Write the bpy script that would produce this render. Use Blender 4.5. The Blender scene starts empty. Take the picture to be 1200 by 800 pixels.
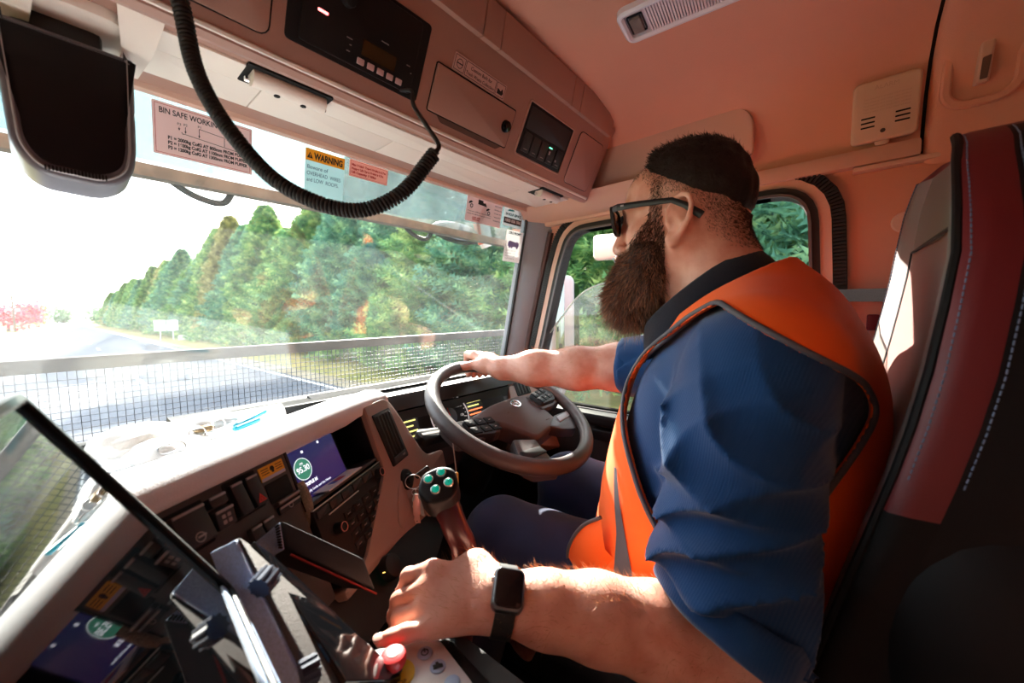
import bpy, bmesh, math, random
import numpy as np
from mathutils import Vector, Matrix
from mathutils.geometry import tessellate_polygon
random.seed(7)
rng = np.random.default_rng(7)
S = bpy.context.scene
COL = S.collection
PI = math.pi
V = Vector

# ---------------------------------------------------------------- camera
cd = bpy.data.cameras.new('camera')
cd.sensor_width = 36.0
cd.lens = 442.0 / 1200.0 * 36.0
cd.clip_start = 0.02
cd.clip_end = 2000
cd.dof.use_dof = True
cd.dof.focus_distance = 0.80
cd.dof.aperture_fstop = 4.0
cam = bpy.data.objects.new('camera', cd)
COL.objects.link(cam)
cam.matrix_world = Matrix(((0.64091, 0.06577, -0.76479, 0.0),
                           (-0.76748, 0.03620, -0.64005, 0.0),
                           (-0.01440, 0.99718, 0.07367, 1.1),
                           (0, 0, 0, 1)))
S.camera = cam

# ---------------------------------------------------------------- sky, sun, exposure
SUN_EL, SUN_AZ = 26.5, 36.0          # elevation, degrees to the right of straight ahead
w = bpy.data.worlds.new('sky')
S.world = w
w.use_nodes = True
nt = w.node_tree
nt.nodes.clear()
out = nt.nodes.new('ShaderNodeOutputWorld')
bg = nt.nodes.new('ShaderNodeBackground')
sk = nt.nodes.new('ShaderNodeTexSky')
sk.sky_type = 'NISHITA'
sk.sun_disc = False
sk.sun_elevation = math.radians(SUN_EL)
sk.sun_rotation = math.radians(SUN_AZ)
sk.dust_density = 3.0
sk.air_density = 1.0
mixs = nt.nodes.new('ShaderNodeMix')
mixs.data_type = 'RGBA'
mixs.inputs[0].default_value = 0.62
mixs.inputs[7].default_value = (5.6, 6.0, 6.3, 1)      # thin bright overcast veil
nt.links.new(sk.outputs[0], mixs.inputs[6])
nt.links.new(mixs.outputs[2], bg.inputs[0])
bg.inputs[1].default_value = 0.36
nt.links.new(bg.outputs[0], out.inputs[0])

sl = bpy.data.lights.new('sun', 'SUN')
sl.energy = 10.0
sl.angle = math.radians(0.8)
sl.color = (1.0, 0.93, 0.84)
so = bpy.data.objects.new('sun', sl)
COL.objects.link(so)
e, a = math.radians(SUN_EL), math.radians(SUN_AZ)
SUN_DIR = V((math.sin(a) * math.cos(e), math.cos(a) * math.cos(e), math.sin(e)))
so.rotation_euler = SUN_DIR.to_track_quat('Z', 'Y').to_euler()
so.location = (0, 0, 30)

vs = S.view_settings
vs.view_transform = 'Standard'
vs.look = 'None'
vs.gamma = 1.0
vs.use_curve_mapping = False
vs.exposure = 1.9
try:
    S.cycles.max_bounces = 10
    S.cycles.diffuse_bounces = 6
    S.cycles.glossy_bounces = 4
    S.cycles.transparent_max_bounces = 24
    S.cycles.sample_clamp_indirect = 8.0
    S.cycles.caustics_reflective = False
    S.cycles.caustics_refractive = False
    S.cycles.use_denoising = True
except Exception:
    pass

# ---------------------------------------------------------------- materials
def srgb(r, g, b):
    f = lambda c: c / 12.92 if c <= 0.04045 else ((c + 0.055) / 1.055) ** 2.4
    return (f(r / 255), f(g / 255), f(b / 255), 1)

MATS = {}
def mat(name, col, rough=0.5, metal=0.0, bump=0.0, bscale=200.0, var=0.0, vscale=8.0, spec=0.5, emit=None, estr=0.0, coat=0.0, sheen=0.0, sss=0.0, wave=None):
    if name in MATS:
        return MATS[name]
    m = bpy.data.materials.new(name)
    m.use_nodes = True
    t = m.node_tree
    b = t.nodes['Principled BSDF']
    c = col if len(col) == 4 else (*col, 1)
    b.inputs['Base Color'].default_value = c
    b.inputs['Roughness'].default_value = rough
    b.inputs['Metallic'].default_value = metal
    b.inputs['Specular IOR Level'].default_value = spec
    b.inputs['Coat Weight'].default_value = coat
    b.inputs['Sheen Weight'].default_value = sheen
    if sss:
        b.inputs['Subsurface Weight'].default_value = sss
        b.inputs['Subsurface Radius'].default_value = (0.012, 0.005, 0.003)
        b.inputs['Subsurface Scale'].default_value = 1.0
    if emit is not None:
        b.inputs['Emission Color'].default_value = (*emit[:3], 1)
        b.inputs['Emission Strength'].default_value = estr
    tc = t.nodes.new('ShaderNodeTexCoord')
    if var > 0:
        n = t.nodes.new('ShaderNodeTexNoise')
        n.inputs['Scale'].default_value = vscale
        n.inputs['Detail'].default_value = 4
        t.links.new(tc.outputs['Object'], n.inputs['Vector'])
        mr = t.nodes.new('ShaderNodeMapRange')
        mr.inputs[1].default_value = 0.3
        mr.inputs[2].default_value = 0.7
        mr.inputs[3].default_value = 1 - var
        mr.inputs[4].default_value = 1 + var
        t.links.new(n.outputs[0], mr.inputs[0])
        mx = t.nodes.new('ShaderNodeMix')
        mx.data_type = 'RGBA'
        mx.blend_type = 'MULTIPLY'
        mx.inputs[0].default_value = 1
        mx.inputs[6].default_value = c
        t.links.new(mr.outputs[0], mx.inputs[7])
        t.links.new(mx.outputs[2], b.inputs['Base Color'])
    if bump > 0:
        n2 = t.nodes.new('ShaderNodeTexNoise')
        n2.inputs['Scale'].default_value = bscale
        n2.inputs['Detail'].default_value = 2
        t.links.new(tc.outputs['Object'], n2.inputs['Vector'])
        bp = t.nodes.new('ShaderNodeBump')
        bp.inputs['Strength'].default_value = bump
        bp.inputs['Distance'].default_value = 0.002
        t.links.new(n2.outputs[0], bp.inputs['Height'])
        t.links.new(bp.outputs[0], b.inputs['Normal'])
    MATS[name] = m
    return m

def glassmat(name, tint=(0.95, 0.97, 0.97), ior=1.45, rough=0.0, haze=0.0):
    if name in MATS:
        return MATS[name]
    m = bpy.data.materials.new(name)
    m.use_nodes = True
    t = m.node_tree
    t.nodes.clear()
    o = t.nodes.new('ShaderNodeOutputMaterial')
    tr = t.nodes.new('ShaderNodeBsdfTransparent')
    tr.inputs[0].default_value = (*tint, 1)
    gl = t.nodes.new('ShaderNodeBsdfGlossy')
    gl.inputs['Roughness'].default_value = rough
    fr = t.nodes.new('ShaderNodeFresnel')
    ge = t.nodes.new('ShaderNodeNewGeometry')         # same reflectance from both faces of the pane
    io = t.nodes.new('ShaderNodeMapRange')
    io.inputs[3].default_value = ior
    io.inputs[4].default_value = 1.0 / ior
    t.links.new(ge.outputs['Backfacing'], io.inputs[0])
    t.links.new(io.outputs[0], fr.inputs[0])
    mx = t.nodes.new('ShaderNodeMixShader')
    t.links.new(fr.outputs[0], mx.inputs[0])
    t.links.new(tr.outputs[0], mx.inputs[1])
    t.links.new(gl.outputs[0], mx.inputs[2])
    last = mx
    if haze > 0:                                  # dust film on the pane
        df = t.nodes.new('ShaderNodeBsdfDiffuse')
        df.inputs[0].default_value = (0.85, 0.85, 0.83, 1)
        tl = t.nodes.new('ShaderNodeBsdfTranslucent')
        tl.inputs[0].default_value = (0.85, 0.85, 0.83, 1)
        ad = t.nodes.new('ShaderNodeMixShader')
        t.links.new(df.outputs[0], ad.inputs[1])
        t.links.new(tl.outputs[0], ad.inputs[2])
        tc = t.nodes.new('ShaderNodeTexCoord')
        n = t.nodes.new('ShaderNodeTexNoise')
        n.inputs['Scale'].default_value = 5
        n.inputs['Detail'].default_value = 8
        n.inputs['Roughness'].default_value = 0.75
        t.links.new(tc.outputs['Object'], n.inputs['Vector'])
        mr = t.nodes.new('ShaderNodeMapRange')
        mr.inputs[1].default_value = 0.35
        mr.inputs[2].default_value = 0.75
        mr.inputs[3].default_value = 0.2 * haze
        mr.inputs[4].default_value = haze
        t.links.new(n.outputs[0], mr.inputs[0])
        m2 = t.nodes.new('ShaderNodeMixShader')
        t.links.new(mr.outputs[0], m2.inputs[0])
        t.links.new(mx.outputs[0], m2.inputs[1])
        t.links.new(ad.outputs[0], m2.inputs[2])
        last = m2
    t.links.new(last.outputs[0], o.inputs[0])
    MATS[name] = m
    return m

M_trim = mat('beige_headliner', srgb(212, 156, 134), 0.85, bump=0.25, bscale=500, var=0.04, vscale=3)
M_trimhard = mat('beige_plastic', srgb(206, 170, 152), 0.55, bump=0.12, bscale=700)
M_dashbeige = mat('dash_beige', srgb(134, 108, 98), 0.5, bump=0.12, bscale=700)
M_visorpale = mat('pale_cream_plastic', srgb(228, 219, 208), 0.7, bump=0.1, bscale=600)
M_taupe = mat('taupe_plastic', srgb(164, 126, 112), 0.5, bump=0.12, bscale=700)
M_dashtop = mat('light_grey_dash_skin', srgb(212, 214, 220), 0.75, bump=0.2, bscale=600)
M_brown = mat('brown_grey_fascia', srgb(60, 48, 46), 0.5, bump=0.1, bscale=800)
M_dark = mat('charcoal_plastic', srgb(32, 30, 31), 0.5, bump=0.1, bscale=800)
M_black = mat('black_plastic', srgb(13, 12, 13), 0.5, spec=0.3)
M_gloss = mat('gloss_black', srgb(10, 10, 12), 0.08)
M_rubber = mat('black_rubber', srgb(26, 24, 24), 0.65)
M_hole = mat('dark_recess', srgb(8, 8, 8), 0.9)
M_chrome = mat('chrome', (0.8, 0.8, 0.8), 0.12, 1.0)
M_steel = mat('brushed_steel', (0.55, 0.55, 0.56), 0.32, 1.0)
M_white = mat('white_plastic', srgb(232, 230, 226), 0.5)
M_ink = mat('black_ink', srgb(24, 22, 24), 0.7)
M_glass = glassmat('windscreen_glass', (0.96, 0.98, 0.97), 1.5, 0.0, 0.03)
M_doorglass = glassmat('door_glass', (0.90, 0.92, 0.89), 1.5, 0.0, 0.05)

# ---------------------------------------------------------------- mesh helpers
class Fr:
    """A local frame: origin, u, v, n (n points to the viewer's side)."""
    def __init__(s, o, u, v):
        s.o = V(o); s.u = V(u).normalized(); s.v = V(v); s.v = (s.v - s.u * s.v.dot(s.u)).normalized(); s.n = s.u.cross(s.v)
    def __call__(s, a, b, c=0.0):
        return s.o + s.u * a + s.v * b + s.n * c
    def sub(s, a, b, c=0.0, rot=0.0, tilt=0.0):
        u = s.u * math.cos(rot) + s.v * math.sin(rot)
        v = -s.u * math.sin(rot) + s.v * math.cos(rot)
        v2 = v * math.cos(tilt) + s.n * math.sin(tilt)
        return Fr(s(a, b, c), u, v2)
    def matrix(s, a=0, b=0, c=0):
        p = s(a, b, c)
        return Matrix(((s.u.x, s.v.x, s.n.x, p.x), (s.u.y, s.v.y, s.n.y, p.y), (s.u.z, s.v.z, s.n.z, p.z), (0, 0, 0, 1)))

def rrect(u0, u1, v0, v1, r=0.004, k=4):
    u0, u1 = min(u0, u1), max(u0, u1); v0, v1 = min(v0, v1), max(v0, v1)
    r = min(r, (u1 - u0) / 2.01, (v1 - v0) / 2.01)
    P = []
    for cx, cy, a0 in ((u1 - r, v1 - r, 0), (u0 + r, v1 - r, PI / 2), (u0 + r, v0 + r, PI), (u1 - r, v0 + r, 1.5 * PI)):
        for i in range(k + 1):
            t = a0 + PI / 2 * i / k
            P.append((cx + r * math.cos(t), cy + r * math.sin(t)))
    return P

def area2(P):
    return sum(P[i][0] * P[(i + 1) % len(P)][1] - P[(i + 1) % len(P)][0] * P[i][1] for i in range(len(P))) / 2

def offset(P, d):
    """Grow a closed 2D outline by d (either winding)."""
    if area2(P) < 0:
        return offset(P[::-1], d)[::-1]
    n = len(P); R = []
    for i in range(n):
        a, b, c = V((*P[i - 1], 0)), V((*P[i], 0)), V((*P[(i + 1) % n], 0))
        e1, e2 = (b - a), (c - b)
        if e1.length < 1e-9: e1 = e2
        if e2.length < 1e-9: e2 = e1
        e1.normalize(); e2.normalize()
        n1, n2 = V((e1.y, -e1.x, 0)), V((e2.y, -e2.x, 0))
        m = n1 + n2
        if m.length < 1e-6: m = n1.copy()
        m.normalize()
        k = d / max(0.35, m.dot(n1))
        R.append((b.x + m.x * k, b.y + m.y * k))
    return R

def rpoly(P, r=0.01, k=4):
    """Round the corners of a polygon (r may be a list)."""
    n = len(P); R = []
    for i in range(n):
        rr = r[i] if isinstance(r, (list, tuple)) else r
        a, b, c = V(P[i - 1]), V(P[i]), V(P[(i + 1) % n])
        da, dc = (a - b), (c - b)
        t = min(rr, da.length * 0.48, dc.length * 0.48)
        p0, p2 = b + da.normalized() * t, b + dc.normalized() * t
        if t < 1e-6:
            R.append((b.x, b.y)); continue
        for j in range(k + 1):
            s = j / k
            q = p0 * (1 - s) ** 2 + b * 2 * s * (1 - s) + p2 * s * s
            R.append((q.x, q.y))
    return R

class MB:
    def __init__(s):
        s.v = []; s.f = []
    def add(s, vs, fs):
        k = len(s.v)
        s.v += [tuple(p) for p in vs]
        s.f += [tuple(i + k for i in f) for f in fs]
        return s
    def box(s, c, d, m=None, bev=0.0):
        """Box centred on c; bev chamfers all edges."""
        hx, hy, hz = d[0] / 2, d[1] / 2, d[2] / 2
        if bev <= 0:
            vs = [V((sx * hx, sy * hy, sz * hz)) for sz in (-1, 1) for sy in (-1, 1) for sx in (-1, 1)]
            fs = [(0, 2, 3, 1), (4, 5, 7, 6), (0, 1, 5, 4), (2, 6, 7, 3), (0, 4, 6, 2), (1, 3, 7, 5)]
        else:
            b = min(bev, hx * .9, hy * .9, hz * .9)
            bm = bmesh.new()
            bmesh.ops.create_cube(bm, size=1.0, matrix=Matrix.Diagonal((d[0], d[1], d[2], 1)))
            bmesh.ops.bevel(bm, geom=bm.edges[:], offset=b, segments=2, affect='EDGES', profile=0.6)
            bm.verts.index_update()
            vs = [v.co.copy() for v in bm.verts]; fs = [tuple(v.index for v in f.verts) for f in bm.faces]
            bm.free()
        M4 = Matrix.Translation(V(c)) @ (m.to_4x4() if m is not None else Matrix.Identity(4))
        return s.add([M4 @ p for p in vs], fs)
    def slab(s, fr, P, w0, w1, bev=0.0, back=True, rings=2):
        """Extrude outline P (u,v of frame) from depth w0 to w1; rounded edge on the w1 side."""
        if area2(P) < 0: P = P[::-1]
        loops = [[fr(x, y, w0) for x, y in P]]
        if bev > 0:
            sg = 1 if w1 > w0 else -1
            for i in range(rings + 1):
                t = PI / 2 * i / rings
                Q = offset(P, -bev * (1 - math.cos(t)))
                loops.append([fr(x, y, w1 - sg * bev * (1 - math.sin(t))) for x, y in Q])
        else:
            loops.append([fr(x, y, w1) for x, y in P])
        n = len(P); vs = [p for L in loops for p in L]; fs = []
        for j in range(len(loops) - 1):
            for i in range(n):
                q = (j * n + i, j * n + (i + 1) % n, (j + 1) * n + (i + 1) % n, (j + 1) * n + i)
                fs.append(q)
        top = [(len(loops) - 1) * n + i for i in range(n)]
        fs += s._cap([P[i] for i in range(n)] if bev <= 0 else offset(P, -bev), top)
        if back:
            fs += [f[::-1] for f in s._cap(P, list(range(n)))]
        if w1 < w0: fs = [f[::-1] for f in fs]
        return s.add(vs, fs)
    def _cap(s, P2, idx):
        cross = []
        n = len(P2)
        for i in range(n):
            a, b, c = P2[i - 1], P2[i], P2[(i + 1) % n]
            cross.append((b[0] - a[0]) * (c[1] - b[1]) - (b[1] - a[1]) * (c[0] - b[0]))
        if min(cross) > -1e-9: return [tuple(idx)]
        tris = tessellate_polygon([[V((x, y, 0)) for x, y in P2]])
        R = []
        for t in tris:
            a, b, c = (P2[k] for k in t)
            o = (b[0] - a[0]) * (c[1] - a[1]) - (b[1] - a[1]) * (c[0] - a[0])
            R.append(tuple(idx[k] for k in (t if o > 0 else t[::-1])))
        return R
    def holed(s, fr, P, holes, w0, w1):
        """Plate with holes between depths w0, w1."""
        loops = [P if area2(P) > 0 else P[::-1]] + [h if area2(h) < 0 else h[::-1] for h in holes]
        flat = [p for L in loops for p in L]; n = len(flat)
        tris = tessellate_polygon([[V((x, y, 0)) for x, y in L] for L in loops])
        vs = [fr(x, y, w0) for x, y in flat] + [fr(x, y, w1) for x, y in flat]
        fs = []
        for t in tris:
            a, b, c = (flat[k] for k in t)
            o = (b[0] - a[0]) * (c[1] - a[1]) - (b[1] - a[1]) * (c[0] - a[0])
            if o < 0: t = t[::-1]
            fs.append(tuple(k + n for k in t)); fs.append(tuple(t[::-1]))
        k = 0
        for L in loops:
            m = len(L)
            for i in range(m):
                fs.append((k + i, k + (i + 1) % m, n + k + (i + 1) % m, n + k + i))
            k += m
        if w1 < w0: fs = [f[::-1] for f in fs]
        return s.add(vs, fs)
    def ring(s, fr, P, d0, d1, w0, w1, bev=0.0):
        """Frame between offsets d0<d1 of outline P."""
        if area2(P) < 0: P = P[::-1]
        b = bev
        prof = [(d0, w0), (d0, w1 - b), (d0 + b, w1), (d1 - b, w1), (d1, w1 - b), (d1, w0)] if b else [(d0, w0), (d0, w1), (d1, w1), (d1, w0)]
        n = len(P); vs = []; fs = []
        for d, wd in prof:
            Q = offset(P, d) if abs(d) > 1e-9 else P
            vs += [fr(x, y, wd) for x, y in Q]
        m = len(prof)
        for j in range(m):
            for i in range(n):
                fs.append((j * n + i, j * n + (i + 1) % n, ((j + 1) % m) * n + (i + 1) % n, ((j + 1) % m) * n + i))
        return s.add(vs, [f[::-1] for f in fs])
    def loft(s, rings, closed=True, caps=True):
        n = len(rings[0]); k = len(rings); vs = [p for r in rings for p in r]; fs = []
        for j in range(k - 1):
            for i in range(n if closed else n - 1):
                fs.append((j * n + i, j * n + (i + 1) % n, (j + 1) * n + (i + 1) % n, (j + 1) * n + i))
        if caps and closed:
            fs.append(tuple(range(n))[::-1]); fs.append(tuple((k - 1) * n + i for i in range(n)))
        return s.add(vs, fs)
    def tube(s, pts, r, n=10, closed=False, caps=True, flat=None):
        pts = [V(p) for p in pts]; k = len(pts); rings = []
        up = None
        for i in range(k):
            if closed: t = pts[(i + 1) % k] - pts[i - 1]
            else: t = pts[min(i + 1, k - 1)] - pts[max(i - 1, 0)]
            if t.length < 1e-9: t = V((0, 0, 1))
            t.normalize()
            if up is None:
                up = t.orthogonal().normalized() if flat is None else (V(flat) - t * V(flat).dot(t)).normalized()
            up = (up - t * up.dot(t)); up.normalize()
            sd = t.cross(up)
            rr = r[i] if isinstance(r, (list, tuple, np.ndarray)) else r
            ra, rb = rr if isinstance(rr, tuple) else (rr, rr)
            rings.append([pts[i] + up * ra * math.cos(2 * PI * j / n) + sd * rb * math.sin(2 * PI * j / n) for j in range(n)])
        if closed: rings.append(rings[0])
        return s.loft(rings, True, caps and not closed)
    def cyl(s, p0, p1, r0, r1=None, n=20, bev=0.0):
        r1 = r0 if r1 is None else r1
        p0, p1 = V(p0), V(p1)
        if bev > 0:
            d = (p1 - p0).normalized()
            return s.tube([p0, p1 - d * bev, p1 - d * bev * .3, p1], [r0, r1, r1 - bev * .3, r1 - bev], n)
        return s.tube([p0, p1], [r0, r1], n)
    def sphere(s, c, r, n=16, m=10, mt=None):
        r = r if isinstance(r, tuple) else (r, r, r)
        vs = [V((0, 0, r[2]))]; fs = []
        for j in range(1, m):
            th = PI * j / m
            for i in range(n):
                ph = 2 * PI * i / n
                vs.append(V((r[0] * math.sin(th) * math.cos(ph), r[1] * math.sin(th) * math.sin(ph), r[2] * math.cos(th))))
        vs.append(V((0, 0, -r[2])))
        for i in range(n):
            fs.append((0, 1 + i, 1 + (i + 1) % n))
            fs.append((len(vs) - 1, len(vs) - 1 - n + (i + 1) % n, len(vs) - 1 - n + i))
        for j in range(m - 2):
            for i in range(n):
                a0 = 1 + j * n
                fs.append((a0 + i, a0 + n + i, a0 + n + (i + 1) % n, a0 + (i + 1) % n))
        if mt is not None: vs = [mt @ p for p in vs]
        return s.add([p + V(c) for p in vs], fs)
    def build(s, name, m=None, parent=None, smooth=35, fix=True):
        me = bpy.data.meshes.new(name)
        me.from_pydata(s.v, [], s.f)
        if fix:
            bm = bmesh.new(); bm.from_mesh(me)
            bmesh.ops.recalc_face_normals(bm, faces=bm.faces[:])
            bm.to_mesh(me); bm.free()
        return link(name, me, m, parent, smooth)

def link(name, me, m=None, parent=None, smooth=35):
    if smooth:
        me.polygons.foreach_set('use_smooth', [True] * len(me.polygons))
        if smooth < 170: me.set_sharp_from_angle(angle=math.radians(smooth))
    o = bpy.data.objects.new(name, me)
    COL.objects.link(o)
    if m: me.materials.append(m)
    if parent: attach(o, parent)
    return o

def local_world(o):
    mw = Matrix.LocRotScale(o.location, o.rotation_euler, o.scale)
    if o.parent: mw = local_world(o.parent) @ o.matrix_parent_inverse @ mw
    return mw

def attach(o, p):
    o.parent = p
    o.matrix_parent_inverse = local_world(p).inverted()

def tag(o, label=None, cat=None, group=None, kind=None):
    if label: o['label'] = label
    if cat: o['category'] = cat
    if group: o['group'] = group
    if kind: o['kind'] = kind
    return o

def thing(name, label, cat, loc=(0, 0, 0), group=None):
    o = bpy.data.objects.new(name, None)
    o.empty_display_size = 0.05
    COL.objects.link(o)
    o.location = loc
    return tag(o, label, cat, group)

def struct(o):
    o['kind'] = 'structure'
    return o

def text(fr, s, u, v, h, m, parent, align='LEFT', name='lettering', w=0.0006, sx=1.0, bold=0.0, maxw=None):
    c = bpy.data.curves.new(name, 'FONT')
    c.body = s
    c.size = h * 1.38
    c.align_x = align
    c.extrude = 0.0001
    c.offset = bold
    c.materials.append(m)
    o = bpy.data.objects.new(name, c)
    me = bpy.data.meshes.new_from_object(o)
    bpy.data.objects.remove(o)
    if maxw:
        xs = [v_.co.x for v_ in me.vertices]
        sx = maxw / max(1e-6, max(xs) - min(xs))
    mw = fr.matrix(u, v, w)
    me.transform(mw @ Matrix.Diagonal((sx, 1, 1, 1)))
    me.name = name
    o = bpy.data.objects.new(name, me)
    COL.objects.link(o)
    if parent: attach(o, parent)
    return o

def copy_tree(o, parent=None):
    c = o.copy()
    COL.objects.link(c)
    if parent: c.parent = parent
    for ch in list(o.children): copy_tree(ch, c)
    return c

def bez(pts, n=8):
    """Catmull-Rom through points."""
    P = [V(p) for p in pts]; P = [P[0] * 2 - P[1]] + P + [P[-1] * 2 - P[-2]]
    R = []
    for i in range(1, len(P) - 2):
        for j in range(n):
            t = j / n
            a, b, c, d = P[i - 1], P[i], P[i + 1], P[i + 2]
            R.append(0.5 * ((2 * b) + (c - a) * t + (2 * a - 5 * b + 4 * c - d) * t * t + (-a + 3 * b - 3 * c + d) * t ** 3))
    R.append(P[-2])
    return R

# ================================================================ THE CAB SHELL
FD = Fr((0, 0, 0), (0, 1, 0), (0, 0, 1))          # right-hand wall: u = Y, v = Z, n = +X (outwards)
# floor
struct(MB().box((0.06, 0.2, -0.02), (2.2, 1.7, 0.04)).build('floor', mat('black_floor_mat', srgb(22, 21, 21), 0.9, bump=0.4, bscale=300)))
# ceiling: headliner swept along Y, rolled into both walls
def roof_profile(inset=0.0, outer=0.0):
    half = [(1.125, 1.392), (1.12, 1.45), (1.106, 1.51), (1.08, 1.56), (1.035, 1.60), (0.97, 1.625), (0.86, 1.64), (0.5, 1.65), (0.1, 1.652)]
    r = [(x - inset * 0.9 + outer, z - inset * 0.7 + outer) for x, z in half]
    l = [(0.12 - x, z) for x, z in r][::-1]
    return r + l[1:]
def roof(y0, y1, inset=0.0, name='ceiling', th=0.03):
    mb = MB()
    ins, outp = roof_profile(inset), roof_profile(0, th)
    ring = [(x, z) for x, z in ins] + [(x, z) for x, z in outp[::-1]]
    ys = [(y0, 1), (y1, 1)]
    mb.loft([[V((x, y, z)) for x, z in ring] for y, _ in ys])
    return struct(mb.build(name, M_trim, smooth=50))
roof(-0.128, 0.93)
# rear corner panel, with rounded leading edge
mb = MB()
outp = roof_profile(0, 0.03)
rings = []
for y, ins in ((-0.134, 0.002), (-0.137, 0.012), (-0.144, 0.019), (-0.156, 0.022), (-0.60, 0.022)):
    rings.append([V((x, y, z)) for x, z in roof_profile(ins)] + [V((x, y, z)) for x, z in outp[::-1]])
mb.loft(rings)
struct(mb.build('ceiling_rear', M_trim, smooth=50))
# dark gap strip that closes the joint between the two roof liners
mb = MB()
mb.loft([[V((x, y, z)) for x, z in roof_profile(0.0, 0.004)] + [V((x, y, z)) for x, z in roof_profile(0, 0.05)[::-1]] for y in (-0.17, -0.10)])
struct(mb.build('trim_8', M_hole, smooth=50))
# walls
W = rpoly([(0.845, 0.785), (0.790, 0.94), (0.703, 1.265), (0.664, 1.366), (0.046, 1.366), (0.032, 1.10), (0.030, 0.785)], [0.03, 0.2, 0.2, 0.065, 0.07, 0.1, 0.03], 6)
HOLE = offset(W, 0.066)
wallP = [(-0.62, 0.0), (0.96, 0.0), (0.965, 0.60), (0.955, 0.90), (0.835, 1.43), (-0.62, 1.43)]
struct(MB().holed(FD, wallP, [HOLE], 1.128, 1.16).build('wall_right', M_trim))
FL = Fr((-1.0, 0, 0), (0, 1, 0), (0, 0, 1))
WL = rpoly([(0.845, 0.785), (0.790, 0.94), (0.703, 1.265), (0.664, 1.366), (0.44, 1.366), (0.43, 1.10), (0.43, 0.785)], [0.03, 0.2, 0.2, 0.065, 0.07, 0.1, 0.03], 6)  # unseen window, rear edge brought forward to cut light on the driver
struct(MB().holed(FL, wallP, [WL], -0.03, 0.0).build('wall_left', M_trim))
struct(MB().box((0.06, -0.635, 0.83), (2.2, 0.03, 1.68)).build('wall_rear', M_trim))
struct(MB().slab(FL, offset(WL, 0.01), -0.018, -0.012).build('window_3', M_doorglass))
# front wall under the screen
struct(MB().box((0.06, 0.985, 0.43), (2.22, 0.02, 0.86)).build('wall_front', M_dark))
# header beam above the screen
struct(MB().slab(Fr((-1.0, 0, 0), (0, 1, 0), (0, 0, 1)), [(0.795, 1.455), (0.80, 1.445), (0.815, 1.445), (0.826, 1.452), (0.832, 1.46), (0.832, 1.64), (0.795, 1.64)], 0.0, 2.12).build('wall_header', M_trimhard))

# ---- driver's door: seal rings, frame, pane, lower panel
door = thing('door_1', None, None, (1.1, 0.4, 0.4))
struct(door)
MB().ring(FD, W, 0.0, 0.020, 1.150, 1.106, 0.0).build('window_seal', M_rubber, door)
MB().ring(FD, W, 0.0, 0.006, 1.150, 1.100, 0.0).build('glass_run', mat('grey_rubber', srgb(92, 88, 90), 0.5), door)
MB().ring(FD, W, 0.020, 0.041, 1.150, 1.112, 0.0).build('door_frame', M_trimhard, door)
mb = MB()
Q0 = offset(W, 0.053)
# ribbed weatherstrip: short ribs along the outline
mb.ring(FD, W, 0.041, 0.066, 1.150, 1.116, 0.0)
L = [FD(x, y, 1.112) for x, y in Q0] + [FD(*Q0[0], 1.112)]
acc = 0.0; nxt = 0.0
for a0, b0 in zip(L[:-1], L[1:]):
    d = (b0 - a0); l = d.length
    if l < 1e-6: continue
    while nxt < acc + l:
        p = a0 + d * ((nxt - acc) / l)
        t = d.normalized(); sd = t.cross(V((1, 0, 0)))
        if p.z > 0.78:
            m3 = Matrix((V((1, 0, 0)), t, sd)).transposed()
            mb.box(p + V((0.002, 0, 0)), (0.010, 0.0045, 0.022), m3)
        nxt += 0.008
    acc += l
mb.build('weatherstrip', M_rubber, door)
pane = MB().slab(FD, rpoly([(0.85, 0.70), (0.765, 1.03), (0.62, 1.197), (0.075, 1.185), (0.032, 1.08), (0.022, 0.70)], [0.01, 0.12, 0.10, 0.07, 0.06, 0.01], 7), 1.128, 1.132).build('pane', M_doorglass, door)
rim = rpoly([(0.765, 1.03), (0.62, 1.197), (0.075, 1.185), (0.032, 1.08)], [0.0, 0.10, 0.07, 0.0], 7)
MB().tube([FD(x, y, 1.13) for x, y in rim], 0.0028, 6).build('pane_edge', mat('glass_edge', srgb(190, 212, 205), 0.2), door)
MB().slab(FD, rpoly([(-0.02, 0.12), (0.88, 0.12), (0.865, 0.778), (-0.02, 0.778)], 0.02), 1.130, 1.085, 0.012).build('door_panel', M_dark, door)
MB().slab(FD, rpoly([(0.0, 0.742), (0.855, 0.742), (0.845, 0.782), (0.0, 0.782)], 0.015), 1.10, 1.060, 0.01).build('sill', M_black, door)
MB().tube(bez([FD(0.12, 0.60, 1.08), FD(0.16, 0.60, 1.04), FD(0.45, 0.62, 1.035), FD(0.49, 0.62, 1.08)]), 0.014, 10).build('pull_handle', M_dark, door)
MB().slab(FD, rrect(0.48, 0.56, 0.70, 0.735, 0.006), 1.10, 1.055, 0.004).build('switch_pack', M_black, door)

# belt-line trim: the pale edge that runs above the door
mb = MB(); mb.box((1.118, 0.32, 1.4175), (0.03, 0.90, 0.035), None, 0.008)
struct(mb.build('trim_1', M_trimhard))
mb = MB(); mb.box((1.117, -0.20, 1.394), (0.026, 0.34, 0.010), None, 0.003)
struct(mb.build('trim_2', M_trimhard))
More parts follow.
